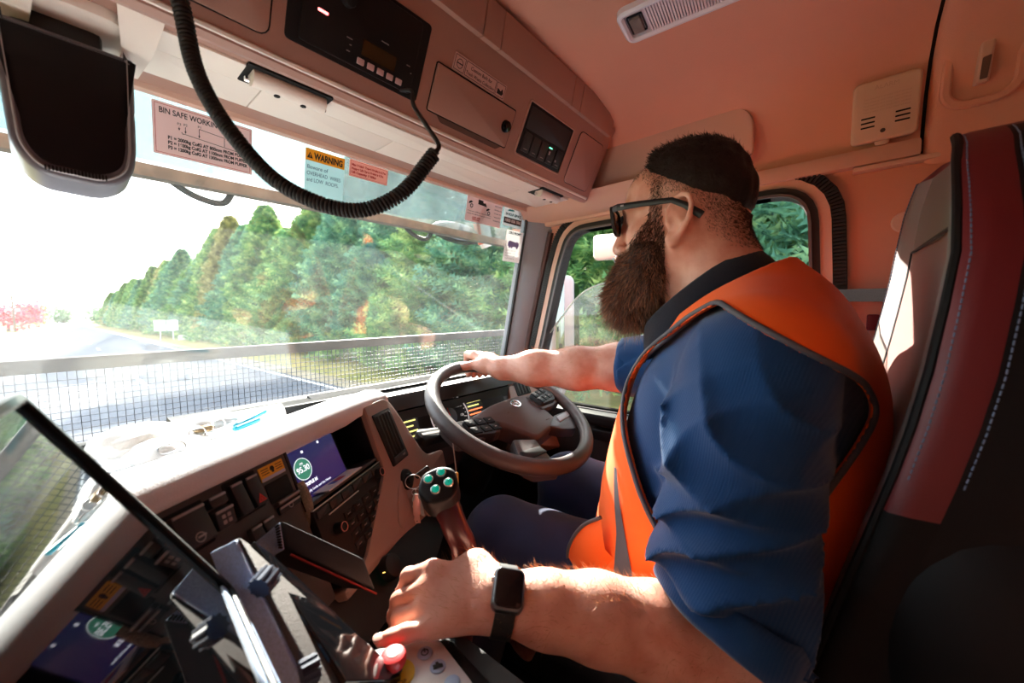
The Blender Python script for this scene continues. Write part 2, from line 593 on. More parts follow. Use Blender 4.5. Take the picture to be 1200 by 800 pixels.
# A pillar (driver side and mirrored) lofted from screen edge to door frame
def pillar(xg, xd, name, m):
    sx = 1 if xd > xg else -1
    rings = []
    for z, yg, yd in ((0.84, 0.965, 0.905), (0.98, 0.93, 0.868), (1.15, 0.89, 0.822), (1.30, 0.856, 0.778), (1.45, 0.82, 0.735)):
        rings.append([V((xg, yg, z)), V((xg + sx * 0.012, yg - 0.030, z)), V((xd - sx * 0.012, yd + 0.012, z)), V((xd, yd, z)), V((xd + sx * .02, yd, z)), V((xd + sx * .02, yg + 0.03, z)), V((xg, yg + 0.03, z))])
    return struct(MB().loft(rings).build(name, m, smooth=30))
pillar(1.085, 1.128, 'trim_3', mat('grey_pillar_trim', srgb(128, 134, 144), 0.5, bump=0.1, bscale=600))
pillar(-0.965, -1.0, 'trim_4', MATS['grey_pillar_trim'])
mb = MB(); mb.tube([V((1.124, 0.880, 0.90)), V((1.124, 0.850, 1.04)), V((1.124, 0.800, 1.22)), V((1.122, 0.755, 1.38))], 0.011, 8)
struct(mb.build('trim_5', mat('maroon_brown_seal', srgb(70, 42, 40), 0.55)))
# front upper corner liner, between console end and door, below the visor
mb = MB()
mb.loft([[V((1.03, y, 1.462)), V((1.05, y, 1.428 + k)), V((1.09, y, 1.412 + k)), V((1.128, y, 1.405 + k)), V((1.128, y, 1.462))] for y, k in ((0.36, 0.01), (0.50, 0.0), (0.66, 0.0), (0.76, 0.003), (0.84, 0.012))])
struct(mb.build('trim_6', M_trimhard, smooth=50))

# ---- windscreen
FW = Fr((0, 0.94, 0.95), (1, 0, 0), (0, -0.225, 0.974))   # n points into the cab
ws = MB().slab(FW, rpoly([(-0.98, -0.09), (1.09, -0.09), (1.085, 0.525), (-0.97, 0.525)], 0.03), -0.006, 0.0)
win = struct(ws.build('window_1', M_glass))
mb = MB()
mb.ring(FW, rpoly([(-0.965, -0.072), (1.078, -0.072), (1.078, 0.515), (-0.955, 0.515)], 0.04), 0.0, 0.03, -0.004, 0.004)
struct(mb.build('trim_7', M_rubber))
# pale tinted band along the top of the screen
band = MB().slab(FW, [(-0.95, 0.416), (0.60, 0.414), (0.80, 0.436), (1.06, 0.455), (1.06, 0.515), (-0.95, 0.515)], -0.0075, -0.007).build('tint_band', glassmat('tint_band_film', (0.52, 0.64, 0.67), 1.5, 0.0, 0.24), win)

# ================================================================ OVERHEAD CONSOLE
FC = Fr((0, 0.56, 1.43), (1, 0, 0), (0, -0.4545, 0.8908))   # face of the console: u = X, v = up, n = into the cab
con = thing('overhead_console', 'long beige overhead storage console above the windscreen', 'console', (0.1, 0.56, 1.43))
# body: swept section with a rounded right-hand end
sec = [(0.470, 1.605), (0.483, 1.592), (0.4860, 1.578), (0.5560, 1.437), (0.5600, 1.428), (0.5680, 1.424), (0.5800, 1.428), (0.600, 1.446), (0.640, 1.452), (0.797, 1.452), (0.797, 1.60)]
def ring_at(x, k):
    cy, cz = 0.64, 1.52
    return [V((x, cy + (y - cy) * k, cz + (z - cz) * k)) for y, z in sec]
mb = MB()
mb.loft([ring_at(x, k) for x, k in ((-0.97, 1.0), (1.0, 1.0), (1.016, 0.995), (1.027, 0.975), (1.034, 0.94), (1.036, 0.90))])
mb.build('body', M_taupe, con, smooth=28)
# upper flange under the roof
mb = MB()
for x0, x1 in ((-0.95, 0.26), (0.262, 0.50), (0.502, 0.545), (0.547, 0.792), (0.794, 0.83), (0.832, 1.0)):
    mb.slab(Fr((0, 0.481, 1.580), (1, 0, 0), (0, -0.24, 0.97)), [(x0, 0), (x1, 0), (x1, 0.062), (x0, 0.062)], -0.02, 0.008, 0.002)
mb.build('flange', M_taupe, con)
mb = MB(); mb.box((0.05, 0.474, 1.638), (1.96, 0.012, 0.012)); mb.build('roof_gap_seal', M_rubber, con)
# pale bead paints a highlight along the lip
mb = MB(); mb.tube([FC(-0.96, 0.004, -0.002), FC(1.015, 0.004, -0.002)], 0.0045, 8); mb.build('lip_highlight', M_visorpale, con)
# radio bay
MB().slab(FC, rrect(0.207, 0.408, 0.030, 0.140, 0.006), -0.01, 0.0015, 0.001).build('radio_bezel', M_black, con)
# flush left locker with dark speaker grille
MB().slab(FC, rrect(0.095, 0.190, 0.022, 0.140, 0.012), -0.01, 0.0015, 0.0015).build('speaker_panel', M_taupe, con)
MB().ring(FC, rrect(0.095, 0.190, 0.022, 0.140, 0.012), 0.0, 0.0015, -0.01, 0.0006).build('panel_gap', M_hole, con)
mb = MB()
for i in range(7):
    for j in range(22):
        c = FC(0.102 + j * 0.0035, 0.138 - i * 0.004, 0.0022); mb.sphere(c, 0.0010, 5, 3)
st = mb.build('speaker_perforation', M_hole, con); st['kind'] = 'stuff'
MB().slab(FC, rrect(-0.42, 0.055, 0.03, 0.135, 0.012), -0.01, 0.003, 0.002).build('locker_door', M_taupe, con)
# locker door with latch and finger pull below it
MB().ring(FC, rrect(0.432, 0.637, 0.029, 0.101, 0.003), 0.0, 0.0018, -0.01, 0.0006).build('panel_gap', M_hole, con)
ld = MB().slab(FC, rrect(0.4325, 0.6365, 0.0295, 0.1005, 0.003), -0.01, 0.003, 0.0015).build('locker_door', M_taupe, con)
lt = MB()
lt.cyl(FC(0.619, 0.066, 0.0), FC(0.619, 0.066, 0.010), 0.0125, 0.011, 20, 0.002)
lt.build('latch', M_gloss, ld)
MB().slab(FC, rpoly([(0.452, 0.0285), (0.627, 0.0285), (0.612, 0.0185), (0.464, 0.0185)], 0.004), -0.004, 0.0006).build('finger_recess', mat('deep_taupe', srgb(92, 70, 60), 0.7), con)
# switch panel
sp = MB().slab(FC, rrect(0.672, 0.845, 0.031, 0.134, 0.004), -0.01, 0.0012, 0.0006).build('switch_panel', M_black, con)
MB().ring(FC, rrect(0.672, 0.845, 0.031, 0.134, 0.004), 0.0, 0.004, -0.01, 0.003, 0.001).build('bezel', M_taupe, sp)
MB().slab(FC, rrect(0.678, 0.838, 0.084, 0.128, 0.003), 0.0, 0.0022, 0.0005).build('blank_plate', M_dark, sp)
for i in range(5):
    x = 0.682 + i * 0.0315
    b = MB().slab(FC, rrect(x, x + 0.027, 0.039, 0.078, 0.002), 0.0, 0.004, 0.001).build('rocker_switch', M_dark, sp)
MB().slab(FC, rrect(0.776, 0.786, 0.0720, 0.0740, 0.0004), 0.003, 0.0046).build('green_indicator', mat('green_led', (0.1, 0.9, 0.4), 0.4, emit=(0.1, 1.0, 0.45), estr=1.6), sp)
mb = MB()
for i in range(5):
    mb.slab(FC, rrect(0.690 + i * .0315, 0.702 + i * .0315, 0.0445, 0.0455, 0.0003), 0.004, 0.0046)
mb.slab(FC, rrect(0.779, 0.784, 0.058, 0.066, 0.001), 0.004, 0.0046)
mb.slab(FC, rrect(0.810, 0.816, 0.050, 0.055, 0.001), 0.004, 0.0046)
mb.build('switch_symbols', mat('grey_print', srgb(150, 140, 136), 0.6), sp)
# end cap
MB().ring(FC, rrect(0.878, 1.000, 0.020, 0.144, 0.012), 0.0, 0.0015, -0.01, 0.0006).build('panel_gap', M_hole, con)
MB().slab(FC, rrect(0.878, 1.000, 0.020, 0.144, 0.012), -0.01, 0.002, 0.0015).build('end_cap', M_taupe, con)

# underside: pale sun-shade panels, grab roll and clips
FU = Fr((0, 0, 1.4505), (1, 0, 0), (0, -1, 0))     # n points down (u x v = -Z)
for k, (x0, x1) in enumerate(((0.085, 0.221), (0.2225, 0.452), (0.4535, 0.86), (0.8615, 1.03))):
    MB().slab(FU, rrect(x0, x1, -0.752, -0.680, 0.001), -0.006, 0.0032, 0.0008).build('underside_panel', M_visorpale, con)
MB().slab(FU, rrect(0.085, 1.03, -0.678, -0.628, 0.002), -0.006, 0.0045, 0.0015).build('underside_strip', M_visorpale, con)
MB().slab(FU, rrect(-0.42, 0.075, -0.745, -0.64, 0.02), -0.01, 0.012, 0.01).build('sunshade', M_visorpale, con)
for x0, x1 in ((0.192, 0.300), (0.885, 0.985)):
    mb = MB()
    mb.slab(FU, rrect(x0 - 0.004, x1 + 0.004, -0.672, -0.618, 0.003), 0.002, 0.0052)
    mb.build('clip_recess', M_hole, con)
    r = MB(); r.tube([V((x0 + .004, 0.638, 1.440)), V((x1 - .004, 0.638, 1.440))], (0.013), 14)
    ro = r.build('grab_roll', M_visorpale, con)
    for fx in (.34, .68):
        s2 = MB(); s2.cyl(V((x0 + (x1 - x0) * fx, 0.640, 1.428)), V((x0 + (x1 - x0) * fx, 0.640, 1.4262)), 0.0042, None, 10); s2.build('screw_hole', M_hole, ro)
    for xx in (x0 + .002, x1 - .002):
        p = MB(); p.cyl(V((xx - .004, 0.645, 1.437)), V((xx + .004, 0.645, 1.437)), 0.0035, None, 10); p.build('hinge_pin', M_chrome, ro)
# brackets at the left end that carry the shades
for x in (0.082, -0.012):
    mb = MB()
    mb.loft([[V((x - wx, y, z)), V((x + wx, y, z)), V((x + wx * .8, y + 0.03, z)), V((x - wx * .8, y + 0.03, z))] for wx, y, z in ((0.022, 0.585, 1.462), (0.019, 0.612, 1.440), (0.014, 0.655, 1.425), (0.009, 0.700, 1.424), (0.006, 0.712, 1.436))])
    mb.build('shade_bracket', M_visorpale, con)

# maker's plate on the console (pale sticker with three boxes)
def sticker(name, fr, P, label, m, w=0.0006, group=None, cat='sticker'):
    cx = sum(p[0] for p in P) / len(P); cy = sum(p[1] for p in P) / len(P)
    t = thing(name, label, cat, fr(cx, cy, w), group)
    MB().slab(fr, P, 0.0002, w).build('backing', m, t)
    return t
M_pinkpaper = mat('salmon_paper', srgb(214, 178, 168), 0.7)
st = sticker('maker_plate', FC, rrect(0.461, 0.594, 0.104, 0.130, 0.001), 'pale sticker with three framed boxes on console above locker door', mat('dusty_pink_label', srgb(196, 160, 150), 0.6), 0.0012)
FCs = FC.sub(0, 0, 0.0013)
mb = MB()
for x0, x1 in ((0.463, 0.486), (0.488, 0.566), (0.568, 0.592)):
    mb.ring(FCs, rrect(x0, x1, 0.106, 0.128, 0.0005), -0.0008, 0.0, 0.0, 0.0002)
mb.ring(FCs, [(0.4745 + 0.0072 * math.cos(t), 0.117 + 0.0072 * math.sin(t)) for t in np.linspace(0, 2 * PI, 20, endpoint=False)], -0.001, 0, 0.0, 0.0002)
mb.slab(FCs, rrect(0.468, 0.481, 0.1162, 0.1178, 0.0003), 0, 0.0002)
mb.slab(FCs, rpoly([(0.572, 0.110), (0.586, 0.110), (0.589, 0.114), (0.585, 0.121), (0.581, 0.116), (0.572, 0.119)], 0.001), 0, 0.0002)
mb.build('print', M_ink, st)
text(FC, 'Custom Built for', 0.527, 0.1185, 0.0058, M_ink, st, 'CENTER', w=0.0014)
text(FC, 'Trash Waste Collection', 0.527, 0.1095, 0.0054, M_ink, st, 'CENTER', w=0.0014)

# two-way radio in the bay
rad = thing('two_way_radio', 'black two-way radio with amber display and five pale buttons in console', 'radio', FC(0.31, 0.08))
MB().slab(FC, rrect(0.222, 0.392, 0.036, 0.135, 0.005), 0.0, 0.005, 0.002).build('case', M_black, rad)
MB().slab(FC, rrect(0.304, 0.358, 0.0545, 0.0740, 0.001), 0.004, 0.0058).build('display', mat('amber_lcd', srgb(58, 40, 18), 0.2), rad)
for i in range(5):
    x = 0.2995 + i * 0.0158
    b = MB().slab(FC, rrect(x, x + 0.0105, 0.0415, 0.0495, 0.001), 0.004, 0.0072, 0.0008).build('button', mat('pale_key', srgb(190, 160, 158), 0.5), rad)
MB().slab(FC, rrect(0.2405, 0.2535, 0.0762, 0.0792, 0.001), 0.004, 0.0058).build('red_indicator', mat('red_led', (1, .1, .1), 0.4, emit=(1.0, 0.12, 0.12), estr=2.2), rad)
mb = MB()
for x, y, l in ((0.281, 0.065, 0.008), (0.286, 0.058, 0.003), (0.283, 0.050, 0.005), (0.376, 0.072, 0.006), (0.385, 0.064, 0.002), (0.330, 0.083, 0.012)):
    mb.slab(FC, rrect(x, x + l, y, y + 0.0012, 0.0004), 0.0045, 0.0056)
mb.build('legend_print', mat('grey_print', srgb(150, 140, 136), 0.6), rad)
mb = MB(); mb.cyl(FC(0.275, 0.105, 0.003), FC(0.275, 0.105, 0.017), 0.009, 0.008, 18, 0.002); mb.build('volume_knob', M_black, rad)

# coiled microphone cord
cord = thing('microphone_cord', 'black coiled microphone cord looping down from the radio', 'cord', (0.25, 0.46, 1.30))
path = bez([(0.055, 0.44, 1.60), (0.085, 0.515, 1.52), (0.104, 0.534, 1.425), (0.112, 0.528, 1.36), (0.132, 0.500, 1.298), (0.166, 0.462, 1.243), (0.216, 0.416, 1.218), (0.258, 0.382, 1.237), (0.294, 0.360, 1.288)], 40)
# resample by length, then coil
P = [path[0]]; acc = 0
seg = 0.0011
d = 0
for a0, b0 in zip(path[:-1], path[1:]):
    l = (b0 - a0).length; t = seg - d
    while t <= l:
        P.append(a0 + (b0 - a0) * (t / l)); t += seg
    d = l - (t - seg)
up = V((0, 0, 1)); coil = []; pitch = 0.0042
for i, p in enumerate(P):
    t = (P[min(i + 1, len(P) - 1)] - P[max(i - 1, 0)]).normalized()
    up = (up - t * up.dot(t)).normalized() if abs(up.dot(t)) < 0.999 else t.orthogonal()
    sd = t.cross(up)
    for q in range(3):
        ph = 2 * PI * (i + q / 3) * seg / pitch
        coil.append(p + t * seg * q / 3 + (up * math.cos(ph) + sd * math.sin(ph)) * 0.0068)
MB().tube(coil, 0.0020, 6).build('coil', M_rubber, cord, smooth=180)
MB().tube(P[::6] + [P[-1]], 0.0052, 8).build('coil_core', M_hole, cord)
tail = bez([P[-1], P[-1] + V((0.006, -0.001, 0.012)), P[-1] + V((0.000, 0.012, 0.035)), V((0.300, 0.405, 1.36)), V((0.345, 0.47, 1.42)), FC(0.375, 0.036, 0.006)], 8)
MB().tube(tail, 0.0028, 8).build('cord_tail', M_rubber, cord)

# ================================================================ DASHBOARD
dash = thing('dashboard', 'brown-grey truck dashboard with bright curved top and switch panel', 'dashboard', (0.3, 0.75, 0.5))
ca, sa = math.cos(math.radians(20)), math.sin(math.radians(20))
nh = V((0.5, -0.866, 0))
FP = Fr((0.036, 0.47, 0.93), (0.866, 0.5, 0), V((0, 0, 1)) * ca - nh * sa)   # centre stack: v up, n towards the driver
# top skin : rounded padded roll along the stack, running back to the screen
rings = []
us = (-0.32, -0.2, -0.08, 0.04, 0.12, 0.20, 0.28, 0.35, 0.40, 0.432, 0.440)
for k, uu in enumerate(us):
    b = FP(uu, 0.0, 0.0)
    sh = 1.0 if uu < 0.40 else (0.85 if uu < 0.435 else 0.6)
    back = V((b.x - 0.12, 0.905, 0.874)) if uu < 0.3 else V((b.x - 0.02 + (0.40 - uu) * 0.6, 0.905, 0.876))
    f = lambda a, c: FP(uu, a, c)
    ring = [f(-0.018, -0.03), f(-0.010, 0.004), f(0.002, 0.009 * sh), f(0.016 * sh, 0.004), f(0.030 * sh, -0.010), f(0.036 * sh, -0.030)]
    p5 = ring[-1]
    dip = V((0, 0, -0.006))
    ring += [p5.lerp(back, 0.35) + dip * 2.2, p5.lerp(back, 0.65) + dip * 3, back, back + V((0, 0, -0.08))]
    rings.append(ring)
MB().loft(rings, closed=False, caps=False).build('top_pad', M_dashtop, dash, smooth=60)
# fascia with switches (left part)
MB().slab(FP, rpoly([(-0.34, -0.010), (0.163, -0.010), (0.160, -0.215), (0.06, -0.215), (-0.34, -0.215)], 0.004), -0.06, 0.0, 0.002).build('switch_fascia', M_brown, dash)
def rocker(u0, u1, v0, v1, nm='rocker_switch', m=None, tilt=-0.12, depth=0.009):
    f = FP.sub((u0 + u1) / 2, (v0 + v1) / 2, 0.0, 0, tilt)
    hw, hh = (u1 - u0) / 2, (v1 - v0) / 2
    o = MB().slab(f, rrect(-hw, hw, -hh, hh, 0.002), -0.004, depth, 0.002).build(nm, m or M_dark, dash)
    MB().slab(f, rrect(-hw + .001, hw - .001, hh - 0.0035, hh - 0.0008, 0.0005), depth - 0.002, depth + 0.0012, 0.0003).build('edge_bar', mat('satin_grey', srgb(150, 148, 150), 0.35), o)
    return o, f, depth
M_sym = mat('grey_symbol', srgb(150, 142, 138), 0.6)
M_redsym = mat('red_symbol', srgb(190, 40, 36), 0.5)
for (u0, u1, v0, v1) in ((0.012, 0.046, -0.060, -0.020), (-0.022, 0.010, -0.060, -0.020), (0.074, 0.0915, -0.056, -0.016), (0.093, 0.1115, -0.056, -0.016)):
    mb = MB(); mb.slab(FP, rrect(u0 - .002, u1 + .002, v0 - .002, v1 + .003, 0.002), 0.0, 0.0006); mb.build('switch_well', M_hole, dash)
o, f, d = rocker(0.013, 0.045, -0.058, -0.021)
mb = MB(); mb.ring(f, [(0.005 * math.cos(t), -0.011 + 0.005 * math.sin(t)) for t in np.linspace(0, 2 * PI, 14, endpoint=False)], -0.001, 0, d, d + .0004); mb.slab(f, rrect(-.0025, .006, -.0115, -.0095, .0005), d, d + .0004); mb.build('symbol', M_sym, o)
rocker(-0.021, 0.009, -0.058, -0.021)
o, f, d = rocker(0.049, 0.068, -0.032, -0.020)
o, f, d = rocker(0.049, 0.070, -0.055, -0.034, tilt=0.1)
mb = MB()
for i in range(2):
    for j in range(2): mb.slab(f, rrect(-.005 + i * .006, -.001 + i * .006, -.006 + j * .006, -.002 + j * .006, .0008), d, d + .0004)
mb.build('symbol', M_sym, o)
rocker(0.0755, 0.0905, -0.055, -0.018)
o, f, d = rocker(0.0945, 0.1105, -0.055, -0.018)
mb = MB(); mb.ring(f, [(-.0055, -.015), (.0055, -.015), (0, -.005)], -0.0014, 0, d, d + .0004); mb.slab(f, [(-.002, -.013), (.002, -.013), (0, -.009)], d, d + .0004); mb.build('hazard_symbol', M_redsym, o)
MB().slab(FP, rrect(0.120, 0.156, -0.062, -0.037, 0.002), -0.03, 0.0007).build('card_slot', M_hole, dash)
o, f, d = rocker(0.124, 0.160, -0.068, -0.062, 'tray_lip', M_brown, 0, 0.006)
o, f, d = rocker(0.124, 0.160, -0.079, -0.069, 'park_switch', M_dark, 0, 0.004)
mb = MB(); mb.ring(f, [(0.0035 * math.cos(t), 0.0035 * math.sin(t)) for t in np.linspace(0, 2 * PI, 14, endpoint=False)], -0.0008, 0, d, d + .0004); mb.build('symbol', M_sym, o)
for x0, x1 in ((0.080, 0.0945), (0.096, 0.1115)):
    o, f, d = rocker(x0, x1, -0.108, -0.072)
st = sticker('caution_sticker', FP, rrect(0.1185, 0.1555, -0.033, -0.0155, 0.001), 'yellow caution sticker with black knob picture on dash', mat('amber_label', srgb(232, 176, 40), 0.5), 0.0010)
mb = MB(); mb.slab(FP, rrect(0.1187, 0.1553, -0.0328, -0.0290, 0.0008), 0.001, 0.0013); mb.build('pale_strip', mat('pale_blue_label', srgb(176, 184, 206), 0.5), st)
mb = MB(); mb.slab(FP, [(0.1375 + 0.0032 * math.cos(t), -0.0215 + 0.0032 * math.sin(t)) for t in np.linspace(0, 2 * PI, 14, endpoint=False)], 0.001, 0.0013)
mb.slab(FP, [(0.1355, -0.0215), (0.1395, -0.0215), (0.1395, -0.0265), (0.1365, -0.0265)], 0.001, 0.0013)
for k in range(3):
    mb.slab(FP, rrect(0.1215, 0.132, -0.0195 - k * .003, -0.0186 - k * .003, .0002), 0.001, 0.0013)
    mb.slab(FP, rrect(0.143, 0.153, -0.0195 - k * .003, -0.0186 - k * .003, .0002), 0.001, 0.0013)
mb.build('print', M_ink, st)

# screen recess: hood walls + screen + shelf
mb = MB()
mb.slab(FP, rrect(0.164, 0.342, -0.095, -0.006, 0.003), -0.066, -0.060)
mb.build('recess_back', M_hole, dash)
mb = MB()
mb.slab(FP, [(0.163, -0.005), (0.167, -0.005), (0.167, -0.095), (0.163, -0.095)], -0.06, 0.0)
mb.slab(FP, [(0.339, -0.005), (0.345, -0.005), (0.345, -0.12), (0.339, -0.12)], -0.06, 0.0)
mb.slab(FP, [(0.163, -0.004), (0.345, -0.004), (0.345, -0.010), (0.163, -0.010)], -0.06, 0.003)
mb.build('recess_hood', M_black, dash)
MB().slab(FP, [(0.166, -0.088), (0.339, -0.088), (0.339, -0.094), (0.166, -0.094)], -0.06, 0.004, 0.002).build('shelf', M_dark, dash)
# touch screen (its own unit, set back in the recess)
FT = FP.sub(0.228, -0.050, -0.022, 0, -0.05)
scr = thing('touch_screen', 'dark blue touch screen showing round green radio station badge', 'screen', FT(0, 0, 0))
MB().slab(FT, rrect(-0.062, 0.062, -0.044, 0.040, 0.003), -0.02, 0.0, 0.001).build('case', M_black, scr)
m = mat('screen_navy', srgb(18, 15, 46), 0.12, emit=(0.010, 0.007, 0.045), estr=0.5)
MB().slab(FT, rrect(-0.058, 0.058, -0.040, 0.037, 0.002), -0.004, 0.0006).build('display', m, scr)
M_lit = mat('lit_white', (0.8, 0.8, 0.8), 0.5, emit=(0.85, 0.9, 1.0), estr=0.35)
M_litgreen = mat('lit_green', srgb(40, 110, 86), 0.5, emit=(0.05, 0.25, 0.16), estr=0.25)
circ = [(-0.022 + 0.0165 * math.cos(t), 0.004 + 0.0165 * math.sin(t)) for t in np.linspace(0, 2 * PI, 32, endpoint=False)]
MB().slab(FT, circ, 0.0006, 0.0009).build('badge', M_litgreen, scr)
MB().ring(FT, circ, -0.0012, -0.0004, 0.0009, 0.0011).build('badge_ring', M_lit, scr)
text(FT, '95.30', -0.022, 0.0000, 0.0085, M_lit, scr, 'CENTER', w=0.0012, bold=0.0002, maxw=.024)
text(FT, 'FM', -0.022, 0.0100, 0.0035, M_lit, scr, 'CENTER', w=0.0012)
text(FT, 'TRIPLE M', -0.018, -0.0205, 0.0048, M_lit, scr, 'CENTER', w=0.0012, bold=0.0003)
text(FT, 'Triple M - Molly Linda and the News', -0.054, -0.0300, 0.0036, M_lit, scr, w=0.0012)
mb = MB()
for x, y in ((-0.045, 0.026), (0.024, 0.030), (-0.012, 0.027)): mb.slab(FT, [(x + .0022 * math.cos(t), y + .0022 * math.sin(t)) for t in np.linspace(0, 2 * PI, 10, endpoint=False)], .0006, .0011)
mb.build('icon', M_lit, scr)
# folded papers on the shelf below it
pp = MB()
fs_ = Fr(FP(0.20, -0.088, 0.0), FP.u, -FP.n * 0.94 + FP.v * 0.06)
pp.slab(fs_, [(0.0, -0.012), (0.085, -0.010), (0.088, 0.022), (0.004, 0.024)], 0.001, 0.003)
pap = thing('folded_leaflet', 'pale folded leaflet with red and blue print under touch screen', 'leaflet', fs_(0.04, 0, 0))
pp.build('sheet', mat('leaflet_paper', srgb(200, 190, 190), 0.6), pap)
mb = MB(); mb.slab(fs_, rrect(0.040, 0.056, 0.0, 0.012, 0.001), 0.003, 0.0034); mb.build('red_print', mat('red_print', srgb(180, 50, 50), 0.6), pap)
mb = MB(); mb.slab(fs_, rrect(0.028, 0.039, 0.0, 0.012, 0.001), 0.003, 0.0034); mb.build('blue_print', mat('blue_print', srgb(60, 70, 150), 0.6), pap)

# radio / heater stack below
stk = thing('radio_stack', 'black car radio and heater stack with rows of small buttons', 'radio', FP(0.25, -0.15, 0))
RS = rpoly([(0.166, -0.096), (0.338, -0.098), (0.336, -0.118), (0.222, -0.206), (0.166, -0.208)], [0.003, 0.003, 0.01, 0.01, 0.003])
MB().slab(FP, RS, -0.05, 0.006, 0.002).build('face', M_black, stk)
for i in range(6):
    MB().slab(FP, rrect(0.170 + i * 0.0275, 0.1955 + i * 0.0275, -0.112, -0.1015, 0.001), 0.004, 0.0085, 0.001).build('preset_button', M_dark, stk)
MB().slab(FP, rrect(0.190, 0.262, -0.1165, -0.1150, 0.0004), 0.004, 0.0075).build('silver_bar', M_steel, stk)
MB().slab(FP, rrect(0.166, 0.338, -0.0985, -0.0970, 0.0004), 0.004, 0.0072).build('silver_bar', M_steel, stk)
for x, y in ((0.196, -0.140), (0.320, -0.112)):
    k = MB().cyl(FP(x, y, 0.004), FP(x, y, 0.018), 0.0085, 0.0075, 20, 0.0015).build('rotary_knob', M_black, stk)
    MB().ring(Fr(FP(x, y, 0.0182), FP.u, FP.v), [(0.0068 * math.cos(t), 0.0068 * math.sin(t)) for t in np.linspace(0, 2 * PI, 20, endpoint=False)], -0.0009, 0.0, -0.001, 0.0006).build('knob_ring', mat('copper_ring', srgb(190, 120, 110), 0.4), k)
for r in range(4):
    for c in range(4):
        x = 0.216 + c * 0.024 ; y = -0.128 - r * 0.016
        if x - 0.21 > 0.115 - (-(y) - 0.118) * 1.25: continue
        b = MB().slab(FP, rrect(x, x + 0.020, y - 0.011, y, 0.001), 0.004, 0.0078, 0.001).build('stack_button', M_black, stk)
        MB().slab(FP, rrect(x + 0.006, x + 0.013, y - 0.0062, y - 0.0048, 0.0004), 0.0074, 0.0081).build('legend_print', mat('dim_print', srgb(120, 112, 112), 0.6), b)

# beige vent column, pillar and sweeping stem
stem = rpoly([(0.345, 0.004), (0.430, 0.004), (0.449, -0.030), (0.497, -0.150), (0.585, -0.168), (0.560, -0.245), (0.420, -0.250), (0.330, -0.232), (0.166, -0.228), (0.164, -0.213), (0.222, -0.208), (0.340, -0.117)], [0.004, 0.02, 0.01, 0.03, 0.01, 0.05, 0.05, 0.05, 0.006, 0.006, 0.02, 0.01])
MB().slab(FP, stem, -0.05, 0.010, 0.006).build('beige_column', M_dashbeige, dash)
vt = MB().slab(FP, rpoly([(0.359, -0.018), (0.421, -0.018), (0.428, -0.122), (0.366, -0.122)], 0.004), 0.004, 0.0125, 0.001).build('air_vent', M_black, dash)
for i in range(5):
    x = 0.370 + i * 0.0105
    MB().slab(FP, [(x, -0.024), (x + 0.003, -0.024), (x + 0.006, -0.105), (x + 0.003, -0.105)], 0.010, 0.0145, 0.0005).build('louvre', M_dark, vt)
mb = MB(); mb.slab(FP, rrect(0.372, 0.421, -0.1185, -0.1075, 0.0015), 0.010, 0.0150, 0.001); mb.build('vent_slider', M_dark, vt)
text(FP, 'OFF', 0.404, -0.115, 0.004, M_lit if False else mat('grey_print', srgb(150, 140, 136), 0.6), vt, w=0.0153)
MB().slab(FP, rpoly([(0.355, -0.160), (0.375, -0.150), (0.372, -0.205), (0.325, -0.222), (0.322, -0.205)], 0.006), 0.008, 0.0125, 0.002).build('stem_pocket_lid', M_dashbeige, dash)
# ignition barrel with keys
ig = MB(); ig.cyl(FP(0.393, -0.158, 0.008), FP(0.393, -0.158, 0.0145), 0.021, 0.019, 24, 0.002); ig.cyl(FP(0.393, -0.158, 0.012), FP(0.393, -0.158, 0.020), 0.011, 0.010, 20)
ig.build('ignition_barrel', M_black, dash)
keys = thing('key_bunch', 'bunch of keys with a pale pink tag hanging from the ignition', 'keys', FP(0.393, -0.158, 0.03))
kc = FP(0.386, -0.158, 0.036)
FK = Fr(kc - FP.u * .006, (0.78, -0.62, 0.0), V((0, 0, 1)) - nh * .10)
MB().slab(FK.sub(0.004, 0.004, 0, 0.6), rrect(-0.004, 0.026, -0.005, 0.005, 0.003), -0.0015, 0.0015, 0.0008).build('key_head', M_black, keys)
def hoop(c, r, fr, rot=0): return [fr(c[0] + r * math.cos(t), c[1] + r * math.sin(t), 0.003 * math.sin(t + rot)) for t in np.linspace(0, 2 * PI, 26, endpoint=False)]
MB().tube(hoop((-0.004, -0.006), 0.0145, FK), 0.0008, 6, True).build('split_ring', M_steel, keys)
MB().tube(hoop((0.000, -0.025), 0.0075, FK.sub(0, 0, 0.003)), 0.0008, 6, True).build('split_ring', M_steel, keys)
MB().tube(hoop((0.008, -0.024), 0.0085, FK.sub(0, 0, -0.001)), 0.0008, 6, True).build('split_ring', M_steel, keys)
tg = [(-0.003, -0.028), (0.003, -0.028), (0.0035, -0.036), (0.0065, -0.041), (0.0065, -0.066), (0.0045, -0.069), (0.0065, -0.083), (-0.0065, -0.083), (-0.0045, -0.069), (-0.0065, -0.066), (-0.0065, -0.041), (-0.0035, -0.036)]
t_ = MB().slab(FK.sub(0.001, 0, 0.006), tg, -0.001, 0.001, 0.0004).build('key_tag', mat('pale_pink_tag', srgb(214, 170, 166), 0.35, 0.3), keys)
mb = MB(); mb.cyl(FK(0.001, -0.0785, 0.0068), FK(0.001, -0.0785, 0.0074), 0.0011, None, 10); mb.build('tag_hole', M_hole, t_)
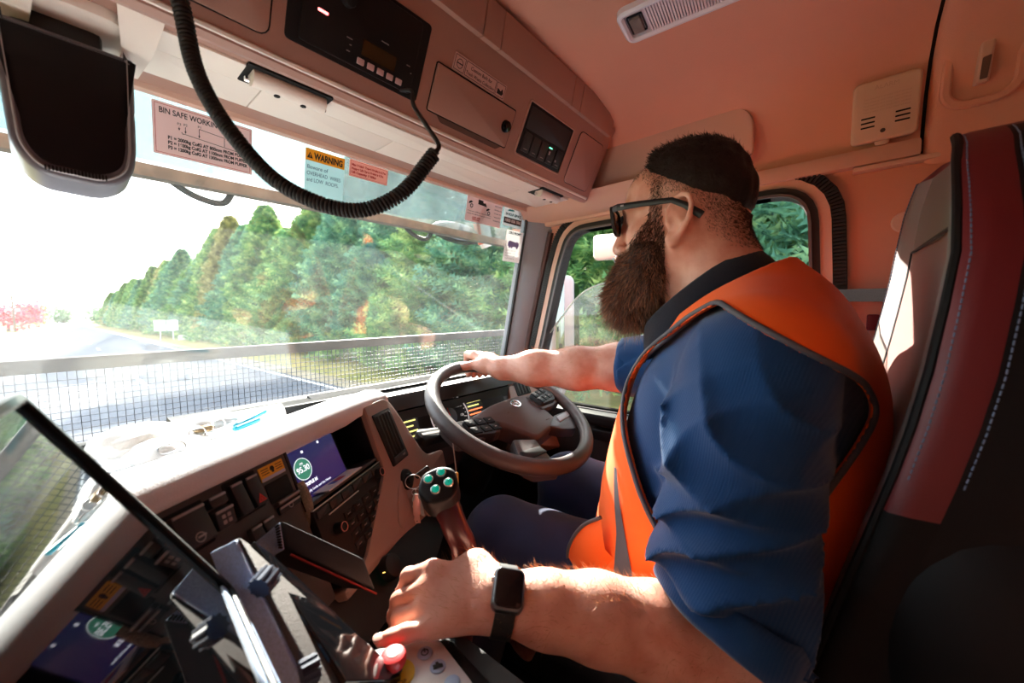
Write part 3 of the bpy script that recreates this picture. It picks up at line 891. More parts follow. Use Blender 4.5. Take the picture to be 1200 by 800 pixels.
for a, l, m in ((-0.30, 0.050, M_steel), (0.38, 0.056, mat('brass_key', (0.55, 0.36, 0.28), 0.35, 0.9)), (0.16, 0.05, M_steel)):
    f2 = FK.sub(0.004, -0.028, -0.004 - 0.002 * abs(a), a)
    mb = MB(); mb.slab(f2, rpoly([(-0.007, -0.004), (0.007, -0.004), (0.007, -0.018), (0.003, -0.022), (0.003, -l), (-0.003, -l + .004), (-0.003, -0.022), (-0.007, -0.018)], 0.003), -0.0008, 0.0008); mb.build('key', m, keys)

# lower dash: dark bulk under the stack and under the column, with heater dial
mb = MB()
lo = [FP(-0.30, -0.20, -0.03), FP(0.16, -0.215, -0.01), FP(0.36, -0.235, 0.0), FP(0.56, -0.245, -0.05)]
rings = []
for p in lo:
    q = p + V((0, 0.05, -0.30)); rings.append([p, p + V((0.03, -0.04, -0.06)), q, q + V((0, 0.45, 0)), p + V((0, 0.3, 0.02))])
mb.loft(rings); mb.build('lower_dash', M_black, dash)
mb = MB(); mb.box((0.62, 0.92, 0.55), (1.0, 0.10, 0.72)); mb.build('bulkhead', M_black, dash)
for (px_, nm) in ((FP(0.255, -0.245, 0.012), 'dial'),):
    mb = MB(); mb.cyl(px_, px_ + FP.n * 0.012 + V((0, 0, .004)), 0.020, 0.018, 22, 0.002); dl = mb.build('heater_dial', M_black, dash)
f2 = FP.sub(0.24, -0.252, 0.012)
MB().slab(f2, rrect(0.030, 0.036, -0.004, -0.002, 0.0004), 0.0, 0.004).build('green_indicator', MATS['green_led'], dash)
MB().slab(f2, rrect(-0.004, 0.016, 0.012, 0.0132, 0.0004), 0.004, 0.008).build('amber_indicator', mat('amber_led', (1, .7, .1), .4, emit=(1.0, .62, .12), estr=0.8), dash)

# instrument binnacle in front of the driver
c25, s25 = math.cos(math.radians(25)), math.sin(math.radians(25))
FB = Fr((0, 0.80, 0.86), (1, 0, 0), (0, s25, c25))      # n faces the driver
mb = MB()
mb.slab(FB, rrect(0.41, 0.945, -0.16, 0.03, 0.01), -0.10, -0.012)
mb.build('binnacle_back', mat('dark_maroon_panel', srgb(38, 26, 27), 0.35), dash)
rings = []
for x in (0.36, 0.43, 0.50, 0.90, 0.945, 0.975):
    k = 0.004 if x < 0.42 or x > 0.94 else 0
    rings.append([FB(x, 0.030 - k, 0.012), FB(x, 0.044 - k, 0.008), FB(x, 0.052 - k, -0.02), V((x, 0.93, 0.915)), V((x, 0.95, 0.86)), FB(x, 0.010, -0.03), FB(x, 0.005, 0.010)])
MB().loft(rings).build('binnacle_hood', M_dark, dash, smooth=30)
ic = MB().slab(FB, rrect(0.46, 0.905, -0.115, 0.004, 0.012), -0.012, -0.010).build('cluster_face', mat('cluster_matt', srgb(22, 16, 17), .6, spec=.2), dash)
def arc(cx, cy, r, a0, a1, n=40): return [(cx + r * math.cos(t), cy + r * math.sin(t)) for t in np.linspace(a0, a1, n)]
gc = (0.675, -0.040)
MB().tube([FB(x, y, -0.008) for x, y in arc(*gc, 0.064, 0, 2 * PI, 48)[:-1]], 0.0018, 6, True).build('gauge_ring', mat('pale_ring', srgb(206, 196, 196), 0.3, emit=(0.8, 0.74, 0.74), estr=0.12), ic)  # faint glow added to lift the ring out of the dark
MB().slab(FB, arc(*gc, 0.024, 0, 2 * PI, 28)[:-1], -0.0100, -0.0085).build('gauge_hub', mat('navy_gauge', srgb(34, 34, 62), 0.3), ic)
mb = MB()
for i in range(25):
    t = math.radians(225 - i * 270 / 24); c_, s_ = math.cos(t), math.sin(t); r0 = 0.050 if i % 3 == 0 else 0.055
    q = [(gc[0] + r * c_ - s_ * h, gc[1] + r * s_ + c_ * h) for r, h in ((r0, -.0006), (0.060, -.0006), (0.060, .0006), (r0, .0006))]
    mb.slab(FB, q, -0.0100, -0.0092)
mb.build('gauge_ticks', mat('white_print', srgb(214, 206, 204), 0.6, emit=(0.8, 0.76, 0.74), estr=0.16), ic)
for i, s_ in enumerate(('0', '20', '40', '60', '80', '100', '120', '140')):
    t = math.radians(225 - i * 270 / 7)
    text(FB, s_, gc[0] + 0.042 * math.cos(t), gc[1] + 0.042 * math.sin(t) - .003, 0.0065, MATS['white_print'], ic, 'CENTER', w=-0.0092)
t = math.radians(96)
mb = MB(); mb.slab(FB, [(gc[0] - .0012, gc[1]), (gc[0] + .0012, gc[1]), (gc[0] + .052 * math.cos(t) + .0005, gc[1] + .052 * math.sin(t)), (gc[0] + .052 * math.cos(t) - .0005, gc[1] + .052 * math.sin(t))], -0.0085, -0.0078)
mb.build('gauge_needle', M_redsym, ic)
M_lcdg = mat('lcd_backing', srgb(40, 40, 38), 0.25)
M_yel = mat('lit_yellow', srgb(190, 180, 80), .5, emit=(0.55, 0.50, 0.14), estr=0.7)
M_org = mat('lit_orange', srgb(220, 90, 40), .5, emit=(0.9, 0.16, 0.05), estr=0.7)
for x0, x1, y0, y1 in ((0.507, 0.570, -0.074, -0.014), (0.737, 0.806, -0.062, -0.006)):
    lc = MB().slab(FB, rrect(x0, x1, y0, y1, 0.003), -0.0105, -0.0088).build('info_display', M_lcdg, ic)
    for k in range(4):
        y = y1 - 0.008 - k * (y1 - y0 - 0.008) / 4
        mm = M_org if (x0 > 0.7 and k >= 2) else M_yel
        MB().slab(FB, rrect(x0 + 0.008, x1 - 0.006 - 0.01 * (k % 2), y - 0.004, y - 0.0005, 0.0005), -0.0088, -0.0080).build('display_bar', mm, lc)
MB().slab(FB, rrect(0.528, 0.536, -0.003, 0.0015, 0.001), -0.0100, -0.0080).build('green_arrow', MATS['green_led'], ic)
# right end column with its vent
rp = rpoly([(0.945, 0.052), (1.06, 0.050), (1.09, -0.02), (1.09, -0.25), (0.95, -0.20), (0.925, -0.05)], 0.015)
MB().slab(FB, rp, -0.12, 0.0, 0.006).build('side_column', M_dashbeige, dash)
vt = MB().slab(FB, rrect(0.962, 1.036, -0.040, 0.030, 0.005), -0.002, 0.003, 0.002).build('air_vent', M_black, dash)
for i in range(4): MB().slab(FB, rrect(0.970 + i * .016, 0.978 + i * .016, -0.034, 0.024, 0.001), 0.001, 0.006, 0.001).build('louvre', M_dark, vt)
# dash deck from binnacle and stack to the screen
mb = MB()
mb.loft([[V((x, 0.80, 0.862)), V((x, 0.955, 0.862)), V((x, 0.955, 0.80)), V((x, 0.80, 0.80))] for x in (-0.99, 1.11)])
mb.build('deck', M_dark, dash)
mb = MB(); mb.box((0.06, 0.925, 0.882), (2.04, 0.030, 0.036), None, 0.008); mb.build('screen_ledge', M_rubber, dash)
mb = MB(); mb.box((-0.62, 0.68, 0.70), (0.76, 0.5, 0.40), None, 0.04); mb.build('passenger_dash', M_brown, dash)
# steering column shroud and stalk
MB().loft([[V((0.725 + r * math.cos(t), 0.66 + dy + r * .8 * math.sin(t) * 0.5, z + r * .8 * math.sin(t))) for t in np.linspace(0, 2 * PI, 20, endpoint=False)] for r, dy, z in ((0.060, 0.10, 0.64), (0.060, 0.06, 0.72), (0.050, 0.01, 0.775), (0.040, -0.01, 0.806))]).build('column_shroud', M_black, dash)
stl = MB().tube([V((0.66, 0.63, 0.825)), V((0.60, 0.645, 0.83)), V((0.545, 0.655, 0.832))], [0.007, 0.006, 0.008], 10).build('indicator_stalk', M_black, dash)
fs2 = Fr((0.52, 0.658, 0.836), (1, -0.04, -0.10), (0.05, 0.88, 0.47))
MB().slab(fs2, rpoly([(-0.048, 0.012), (-0.040, 0.018), (0.026, 0.014), (0.030, -0.014), (-0.040, -0.020), (-0.048, -0.008)], 0.004), -0.012, 0.006, 0.004).build('stalk_grip', M_black, stl)
MB().slab(fs2, rrect(-0.040, 0.024, -0.003, 0.003, 0.001), 0.005, 0.0068).build('stalk_stripe', M_white, stl)

# ================================================================ STEERING WHEEL
tw = math.radians(26.5)
FS = Fr((0.725, 0.612, 0.857), (1, 0, 0), (0, math.cos(tw), math.sin(tw)))     # n up and back to the driver
sw = thing('steering_wheel', 'brown-grey four-spoke truck steering wheel under the driver\'s right hand', 'steering wheel', FS(0, 0, 0))
M_rim = mat('leather_grip', srgb(74, 64, 64), 0.42, bump=0.25, bscale=900)
M_pad = mat('wheel_pad', srgb(92, 76, 74), 0.45, bump=0.15, bscale=900)
RR = 0.205
pts = []; rad = []
for i in range(96):
    t = 2 * PI * i / 96
    pts.append(FS(RR * math.cos(t), RR * math.sin(t), 0.0)); rad.append((0.0165, 0.0185))
MB().tube(pts, rad, 14, True).build('rim', M_rim, sw, smooth=180)
# airbag cover
cov = rpoly([(-0.136, 0.020), (-0.030, 0.045), (0.078, 0.052), (0.126, 0.040), (0.116, -0.084), (-0.010, -0.106), (-0.062, -0.022)], [0.012, 0.03, 0.02, 0.02, 0.018, 0.018, 0.03], 5)
mb = MB()
mb.slab(FS, cov, -0.055, -0.008, 0.010, rings=4)
hub = mb.build('airbag_cover', M_pad, sw, smooth=40)
mb = MB(); mb.slab(FS, offset(cov, -0.010), -0.055, -0.030, 0.004); mb.build('hub', M_black, sw)
ex, ey = 0.043, 0.020
em = [(ex + 0.0165 * math.cos(t), ey + 0.0150 * math.sin(t)) for t in np.linspace(0, 2 * PI, 28, endpoint=False)]
MB().ring(FS, em, -0.0042, 0.0, -0.010, -0.0050, 0.001).build('emblem_ring', M_chrome, hub)
for s_ in (-1, 1):
    MB().slab(FS, rrect(ex - 0.0034 + s_ * .0048, ex + 0.0034 + s_ * .0048, ey - .0085, ey + .0085, 0.0008), -0.010, -0.0056, 0.0004).build('emblem_bar', M_chrome, hub)
for x, y, l in ((0.076, -0.066, 0.016), (-0.012, -0.002, 0.007)):
    MB().slab(FS, rrect(x, x + l, y, y + .002, .0004), -0.009, -0.0072).build('moulded_mark', mat('deep_taupe', srgb(92, 70, 60), 0.7), hub)
def spoke(P, w0=-0.03, w1=0.002, nm='spoke', m=M_rim): return MB().slab(FS, rpoly(P, 0.008), w0, w1, 0.006).build(nm, m, sw)
spoke([(-0.205, 0.030), (-0.125, 0.020), (-0.070, -0.012), (-0.078, -0.046), (-0.160, -0.046), (-0.203, -0.036)], -0.036, -0.010)
spoke([(0.100, 0.034), (0.170, 0.046), (0.204, 0.040), (0.207, -0.020), (0.150, -0.030), (0.100, -0.030)], -0.030, -0.004)
spoke([(-0.078, -0.080), (-0.018, -0.104), (-0.045, -0.205), (-0.110, -0.182), (-0.124, -0.150)], -0.034, -0.008)
spoke([(0.060, -0.088), (0.116, -0.060), (0.200, -0.060), (0.188, -0.105), (0.135, -0.128), (0.090, -0.112)], -0.034, -0.006)
MB().slab(FS, rpoly([(-0.100, -0.120), (-0.034, -0.128), (-0.030, -0.150), (-0.106, -0.146)], 0.004), -0.012, -0.0055, 0.002).build('spoke_insert', M_dark, sw)
MB().slab(FS, rpoly([(0.112, -0.070), (0.172, -0.066), (0.166, -0.084), (0.106, -0.090)], 0.004), -0.010, -0.002, 0.003).build('spoke_trim', mat('satin_grey', srgb(150, 148, 150), 0.35), sw)
for P4, w_ in (([(-0.160, 0.012), (-0.078, 0.000), (-0.072, -0.030), (-0.106, -0.052), (-0.164, -0.038)], -0.002), ([(0.104, 0.026), (0.170, 0.038), (0.196, 0.010), (0.172, -0.020), (0.108, -0.022)], 0.008)):
    pod = MB().slab(FS, rpoly(P4, 0.008), -0.03, w_, 0.004).build('button_pod', M_dark, sw)
    a0, b0, c0 = V((*P4[0], 0)), V((*P4[1], 0)), V((*P4[4], 0))
    eu, ev = (b0 - a0) / 3, (c0 - a0) / 2
    for k in range(3):
        for j_ in range(2):
            o_ = a0 + eu * (k + .08) + ev * (j_ + .10)
            q = [o_, o_ + eu * .84, o_ + eu * .84 + ev * .80, o_ + ev * .80]
            b = MB().slab(FS, rpoly([(p.x, p.y) for p in q], .002), w_ - .002, w_ + .0028, 0.0012).build('thumb_button', M_black, pod)
            c = o_ + eu * .42 + ev * .4
            MB().slab(FS, rrect(c.x - .003, c.x + .003, c.y - .0009, c.y + .0009, .0004), w_ + .0024, w_ + .0031).build('button_mark', M_sym, b)

# ================================================================ DRIVER'S SEAT
seat = thing('driver_seat', 'grey and maroon high-backed driver seat with stitched edges', 'seat', (0.75, -0.05, 0.0))
M_leath = mat('grey_seat_leather', srgb(112, 98, 96), 0.5, bump=0.15, bscale=700)
M_cloth = mat('brown_seat_cloth', srgb(118, 74, 64), 0.95, bump=0.9, bscale=900, var=0.25, vscale=700, sheen=0.3)
M_maroon = mat('maroon_vinyl', srgb(98, 14, 22), 0.5, bump=0.1, bscale=500)
M_seatblk = mat('black_vinyl', srgb(9, 8, 10), 0.6, spec=0.25)
M_stitch = mat('pale_blue_stitch', srgb(96, 112, 140), 0.6)
# backrest: cross-sections stacked from seat level to the headrest
def back_sec(z):
    lean = float(np.interp(z, [0.55, 0.75, 0.91, 0.97, 1.05, 1.146, 1.25, 1.30], [0.03, -0.008, -0.046, -0.0605, -0.074, -0.0865, -0.092, -0.099])) - 0.018
    hw = np.interp(z, [0.55, 0.75, 0.91, 1.05, 1.146, 1.20, 1.25, 1.275, 1.29], [0.25, 0.262, 0.265, 0.256, 0.236, 0.205, 0.165, 0.140, 0.11])
    dp = np.interp(z, [0.55, 0.8, 1.1, 1.25, 1.29], [0.20, 0.19, 0.15, 0.12, 0.07])
    return lean, float(hw), float(dp)
def back_ring(z, part):
    y, hw, dp = back_sec(z)
    cx = 0.765
    bol = 0.020 * float(np.interp(z, [0.55, 1.05, 1.2, 1.30], [1, 1, 0.9, 0.8]))      # bolsters proud of the centre panel
    f = [(-1.00, -0.030), (-1.0, -0.006), (-0.985, 0.000 + bol * .8), (-0.93, bol), (-0.80, bol * .8), (-0.66, 0.004)]
    if part == 'front': pts = f + [(0, -0.004)] + [(-a, b) for a, b in f[::-1]]
    return [V((cx + a * hw, y + b, z)) for a, b in pts]
zs = [0.60, 0.66, 0.72, 0.80, 0.88, 0.94, 0.99, 1.04, 1.10, 1.15, 1.19, 1.22, 1.25, 1.27, 1.282, 1.29]
def strip(i0, i1, nm, m, prof, par=seat, th=None):
    mb = MB(); mb.loft([prof(z)[i0:i1 + 1] for z in zs], closed=False, caps=False)
    return mb.build(nm, m, par, smooth=60)
fr_ = lambda z: back_ring(z, 'front')
strip(2, 5, 'bolster', M_leath, fr_)
strip(7, 10, 'bolster', M_leath, fr_)
cloth_z = [z for z in zs if z <= 1.19]
mb = MB(); mb.loft([fr_(z)[5:8] for z in cloth_z], closed=False, caps=False); mb.build('centre_panel', M_cloth, seat, smooth=60)
mb = MB(); mb.loft([fr_(z)[5:8] for z in zs if z >= 1.19], closed=False, caps=False); mb.build('headrest_panel', M_leath, seat, smooth=60)
def side_ring(z):
    y, hw, dp = back_sec(z); cx = 0.765
    a = fr_(z)[2]; b = fr_(z)[10]
    L = [a, V((cx - hw * 1.012, y + 0.012, z)), V((cx - hw * 1.02, y - 0.004, z)), V((cx - hw * 1.01, y - 0.022, z)), V((cx - hw * 0.99, y - dp * .7, z)), V((cx - hw * .85, y - dp, z))]
    return L
zu = [z for z in zs if z >= .90]
mb = MB(); mb.loft([side_ring(z)[0:4] for z in [0.905] + zu], closed=False, caps=False); mb.build('maroon_side', M_maroon, seat, smooth=60)
mb = MB(); mb.loft([side_ring(z)[0:4] for z in [z for z in zs if z < .90] + [0.905]], closed=False, caps=False); mb.build('lower_side', M_seatblk, seat, smooth=60)
mb = MB(); mb.loft([side_ring(z)[3:6] + [V((1.53 - p.x, p.y, p.z)) for p in side_ring(z)[2:6][::-1]] + [fr_(z)[10]] for z in zs], closed=False, caps=False); mb.build('back_shell', M_seatblk, seat, smooth=60)
# crown of the headrest
y, hw, dp = back_sec(1.29)
top = [fr_(1.29)[i] for i in range(2, 11)] + [V((0.765 + hw, y - dp, 1.29)), V((0.765 - hw, y - dp, 1.29))]
cen = V((0.765, y - dp * .5, 1.300))
mb = MB(); mb.loft([top, [p.lerp(cen, .35) + V((0, 0, .010)) for p in top], [p.lerp(cen, .8) + V((0, 0, .006)) for p in top]]); mb.build('headrest_crown', M_maroon, seat, smooth=80)
# piping + stitches along the near edges
def pipe(idx, fn, nm, m, r, off=(0, 0, 0)):
    mb = MB(); mb.tube([fn(z)[idx] + V(off) for z in zs], r, 8); return mb.build(nm, m, seat)
pipe(2, fr_, 'piping', M_seatblk, 0.0045)
pipe(10, fr_, 'piping', M_seatblk, 0.0045)
def stitches(fn, idx, off, par=seat):
    mb = MB()
    ctrl = [fn(z)[idx] + V(off) for z in zs if z > .90]
    acc = 0; nxt = 0
    for a, b in zip(ctrl[:-1], ctrl[1:]):
        l = (b - a).length
        while nxt < acc + l:
            p = a.lerp(b, (nxt - acc) / l); d_ = (b - a).normalized()
            mb.tube([p, p + d_ * 0.0042], 0.0007, 5); nxt += 0.0062
        acc += l
    o = mb.build('stitching', M_stitch, par); o['kind'] = 'stuff'; return o
stitches(side_ring, 1, (-0.0006, -0.004, 0))
stitches(side_ring, 3, (-0.0008, -0.004, 0))
stitches(fr_, 9, (0.0, 0.001, 0))
stitches(fr_, 5, (0.0, 0.001, 0))
mb = MB(); mb.tube([fr_(z)[5] for z in cloth_z] + [fr_(1.19)[5].lerp(fr_(1.19)[7], k / 5) for k in range(6)] + [fr_(z)[7] for z in cloth_z[::-1]], 0.0022, 6); mb.build('panel_seam', M_seatblk, seat)
# cushion, base, suspension bellows
cu = [(-0.25, -0.10), (0.25, -0.10), (0.25, 0.36), (0.20, 0.42), (-0.20, 0.42), (-0.25, 0.36)]
MB().slab(Fr((0.765, 0, 0.40), (1, 0, 0), (0, 1, 0)), rpoly(cu, 0.05), 0.0, 0.13, 0.04, rings=4).build('seat_cushion', M_seatblk, seat)
MB().slab(Fr((0.765, 0, 0.02), (1, 0, 0), (0, 1, 0)), rrect(-0.2, 0.2, -0.1, 0.32, 0.03), 0.0, 0.38, 0.01).build('suspension_base', M_rubber, seat)
for s_ in (-1, 1):
    mb = MB(); mb.box((0.765 + s_ * 0.262, 0.02, 0.52), (0.035, 0.30, 0.13), None, 0.012); mb.build('side_cover', M_black, seat)
mb = MB(); mb.sphere((0.535, -0.130, 0.780), (0.058, 0.092, 0.150), 24, 16); mb.build('hip_bolster', M_seatblk, seat, smooth=180)
mb = MB(); mb.cyl((0.50, -0.12, 0.66), (0.535, -0.12, 0.66), 0.05, 0.05, 22, 0.01); mb.build('recliner_cover', M_seatblk, seat)
# shoulder belt from the pillar across to the seat
belt = thing('seat_belt', 'dark maroon seat belt strap stretched across the rear of the door', 'seat belt', (1.09, -0.02, 1.12))
mb = MB()
bp = [V((1.118, 0.080, 1.136)), V((1.10, 0.045, 1.131)), V((1.05, -0.02, 1.128)), V((0.985, -0.095, 1.124)), V((0.95, -0.13, 1.121))]
mb.loft([[p + V((0, 0, 0.0125)), p + V((0.002, 0.002, 0)), p + V((0, 0, -0.0125)), p + V((-0.0015, -0.0015, 0))] for p in bp])
mb.build('webbing', mat('maroon_webbing', srgb(20, 7, 8), 0.85, spec=0.1, bump=0.5, bscale=600), belt)
mb = MB(); mb.box((1.122, -0.075, 1.07), (0.012, 0.02, 0.035), None, 0.004); mb.build('guide', M_maroon, belt)

# ================================================================ OUTSIDE
GZ = -1.2
def groundmat(name, c1, c2, sc, rough=0.95, bump=0.4):
    m = mat(name, c1, rough, spec=0.08)
    t = m.node_tree; b = t.nodes['Principled BSDF']
    tc = t.nodes.new('ShaderNodeTexCoord'); n = t.nodes.new('ShaderNodeTexNoise')
    n.inputs['Scale'].default_value = sc; n.inputs['Detail'].default_value = 9; n.inputs['Roughness'].default_value = 0.7
    cr = t.nodes.new('ShaderNodeValToRGB')
    cr.color_ramp.elements[0].position = 0.35; cr.color_ramp.elements[1].position = 0.65
    cr.color_ramp.elements[0].color = c1; cr.color_ramp.elements[1].color = c2
    t.links.new(tc.outputs['Object'], n.inputs['Vector']); t.links.new(n.outputs[0], cr.inputs[0]); t.links.new(cr.outputs[0], b.inputs['Base Color'])
    bp = t.nodes.new('ShaderNodeBump'); bp.inputs['Strength'].default_value = bump; bp.inputs['Distance'].default_value = 0.05
    t.links.new(n.outputs[0], bp.inputs['Height']); t.links.new(bp.outputs[0], b.inputs['Normal'])
    return m
M_grass = groundmat('dry_grass', srgb(98, 102, 56), srgb(134, 120, 76), 0.7)
M_road = groundmat('asphalt', srgb(70, 74, 84), srgb(84, 88, 96), 1.3, 0.8, 0.15)
M_gravel = groundmat('gravel_shoulder', srgb(116, 106, 88), srgb(134, 124, 106), 3.0)
mb = MB()
mb.add([(-300, -60, GZ - .02), (300, -60, GZ - .02), (300, 900, GZ - .02), (-300, 900, GZ - .02)], [(0, 1, 2, 3)])
struct(mb.build('ground', M_grass))
def strip_(x0, x1, z, nm, m, y0=-40, y1=700):
    mb = MB(); n = 24
    for i in range(n):
        a, b = y0 + (y1 - y0) * i / n, y0 + (y1 - y0) * (i + 1) / n
        mb.add([(x0, a, z), (x1, a, z), (x1, b, z), (x0, b, z)], [(0, 1, 2, 3)])
    return struct(mb.build(nm, m))
strip_(-2.25, 5.75, GZ, 'road', M_road)
strip_(5.75, 6.6, GZ - .01, 'shoulder_right', M_gravel)
strip_(-3.1, -2.25, GZ - .01, 'shoulder_left', M_gravel)
M_line = mat('road_line_paint', srgb(226, 226, 220), 0.7)
mb = MB()
for i in range(26):
    y = -6 + i * 12.0
    mb.add([(1.72, y, GZ + .004), (1.84, y, GZ + .004), (1.84, y + 3, GZ + .004), (1.72, y + 3, GZ + .004)], [(0, 1, 2, 3)])
o = struct(mb.build('road_line_centre', M_line))
strip_(5.45, 5.57, GZ + .004, 'road_line_edge', M_line)

# ---- conifers of the roadside hedge: trunk + sprays of real needles
def leafmat(name, cols):
    m = bpy.data.materials.new(name); m.use_nodes = True
    t = m.node_tree; b = t.nodes['Principled BSDF']; b.inputs['Roughness'].default_value = 0.7
    tc = t.nodes.new('ShaderNodeTexCoord'); n = t.nodes.new('ShaderNodeTexNoise'); n.inputs['Scale'].default_value = 2.2; n.inputs['Detail'].default_value = 6
    cr = t.nodes.new('ShaderNodeValToRGB')
    while len(cr.color_ramp.elements) < len(cols): cr.color_ramp.elements.new(0.5)
    for i, c in enumerate(cols):
        cr.color_ramp.elements[i].position = 0.3 + 0.4 * i / (len(cols) - 1); cr.color_ramp.elements[i].color = c
    oi = t.nodes.new('ShaderNodeObjectInfo'); ad = t.nodes.new('ShaderNodeVectorMath')
    t.links.new(tc.outputs['Object'], ad.inputs[0]); t.links.new(oi.outputs['Location'], ad.inputs[1])
    t.links.new(ad.outputs[0], n.inputs['Vector']); t.links.new(n.outputs[0], cr.inputs[0]); t.links.new(cr.outputs[0], b.inputs['Base Color'])
    tl = t.nodes.new('ShaderNodeBsdfTranslucent'); mx = t.nodes.new('ShaderNodeMixShader'); mx.inputs[0].default_value = 0.25
    t.links.new(cr.outputs[0], tl.inputs[0]); t.links.new(b.outputs[0], mx.inputs[1]); t.links.new(tl.outputs[0], mx.inputs[2])
    t.links.new(mx.outputs[0], t.nodes['Material Output'].inputs[0])
    return m
LM = [leafmat('cypress_green', [srgb(44, 84, 58), srgb(100, 146, 88), srgb(190, 206, 126)]),
      leafmat('blue_cypress', [srgb(42, 86, 78), srgb(88, 140, 112), srgb(166, 198, 140)]),
      leafmat('bronze_cypress', [srgb(78, 88, 54), srgb(140, 138, 86), srgb(198, 190, 124)])]
M_bark = mat('bark', srgb(92, 76, 62), 0.9, bump=0.6, bscale=30, var=0.2)
def spray_block(n, H, R0, prof, rg, size=0.5, droop=0.25):
    """n fronds over a crown; each frond a stem with three pairs of blades."""
    h = rg.random(n) ** 0.85
    ang = rg.random(n) * 2 * PI
    rr = R0 * prof(h) * (0.50 + 0.55 * rg.random(n) ** 0.5) * (1 + 0.25 * np.sin(ang * 4 + h * 19) * np.sin(h * 31 + ang))
    b = np.c_[rr * np.cos(ang) * .85, rr * np.sin(ang) * .85, h * H]
    o = np.c_[np.cos(ang), np.sin(ang), 0.55 + 0.9 * rg.random(n) - droop] + rg.normal(0, 0.25, (n, 3))
    o /= np.linalg.norm(o, axis=1)[:, None]
    s = np.cross(o, rg.normal(0, 1, (n, 3))); s /= np.linalg.norm(s, axis=1)[:, None]
    l = (size * (0.6 + 0.8 * rg.random(n)) * (1.15 - 0.5 * h))[:, None]
    tip = b + o * l; tip[:, 2] -= 0.06 * l[:, 0]
    V_ = [b - s * .03 * l, b + s * .03 * l, tip]
    for t0, a in ((.15, .42), (.38, .36), (.6, .26)):
        c = b + o * l * t0
        for sg in (-1, 1):
            V_ += [c - o * .06 * l, c + o * .10 * l, c + (o * .8 + s * sg) * a * l * .75]
    A = np.stack(V_, 1).reshape(-1, 3)
    F = np.arange(len(A)).reshape(-1, 3)
    return A, F
def conifer_mesh(seed, H, R0, n):
    rg = np.random.default_rng(seed)
    prof = lambda h: np.clip((1 - h) ** 0.75, 0, 1) * (0.80 + 0.20 * np.minimum(1, h * 6)) + 0.03
    v, f = spray_block(n, H * 0.98, R0, prof, rg, 0.60)
    v = v + np.array([0, 0, .25])
    me = bpy.data.meshes.new('foliage'); me.from_pydata(v.tolist(), [], f.tolist()); return me
protos = []
for k, (H, R0, n) in enumerate(((11.6, 3.5, 14000), (10.6, 3.7, 14000), (12.4, 3.2, 14000), (9.8, 3.6, 12000))):
    me = conifer_mesh(20 + k, H, R0, n)
    tm = MB(); tm.tube([V((0, 0, -0.1)), V((0.05, 0, H * .5)), V((0, 0.03, H * .96))], [0.22, 0.14, 0.02], 8)
    protos.append((me, tm, H))
trunk_me = {}
def conifer(x, y, k, sc, mi, rot, label):
    t = thing('conifer', label, 'tree', (x, y, GZ), 'conifers of the roadside hedge')
    me, tm, H = protos[k]
    if k not in trunk_me:
        tmesh = bpy.data.meshes.new('trunk'); tmesh.from_pydata(tm.v, [], tm.f); tmesh.materials.append(M_bark)
        me.materials.append(LM[0]); trunk_me[k] = tmesh
    for nm, mm in (('foliage', me), ('trunk', trunk_me[k])):
        o = bpy.data.objects.new(nm, mm); COL.objects.link(o); o.parent = t
        if nm == 'foliage':
            o.material_slots[0].link = 'OBJECT'; o.material_slots[0].material = LM[mi]
    t.scale = (sc[0], sc[0], sc[1]); t.rotation_euler.z = rot
    return t
ORD = ['first', 'second', 'third', 'fourth', 'fifth', 'sixth', 'seventh', 'eighth', 'ninth', 'tenth', 'eleventh', 'twelfth', 'thirteenth', 'fourteenth', 'fifteenth', 'sixteenth', 'seventeenth', 'eighteenth', 'nineteenth']
ORD += ['twentieth'] + ['twenty-' + s_ for s_ in ORD[:9]] + ['thirtieth'] + ['thirty-' + s_ for s_ in ORD[:9]] + ['fortieth'] + ['forty-' + s_ for s_ in ORD[:9]] + ['fiftieth'] + ['fifty-' + s_ for s_ in ORD[:9]]
KN = ['green', 'blue-green', 'bronze-green']
rg = random.Random(5)
row = []
y = -16.0
while y < 210:
    row.append(y); y += 2.9 + rg.random() * 1.3 + max(0, y - 60) * 0.02
for i, y in enumerate(row):
    k = rg.randrange(4); mi = rg.choices((0, 1, 2), (5, 3, 1.0))[0]
    lab = f'{KN[mi]} conifer, {ORD[i]} from the near end of the roadside hedge'
    conifer(12.6 + rg.uniform(-0.9, 0.9), y, k, (1.28 + rg.uniform(-.12, .15), 0.97 + rg.uniform(-.09, .09)), mi, rg.random() * 6.28, lab)
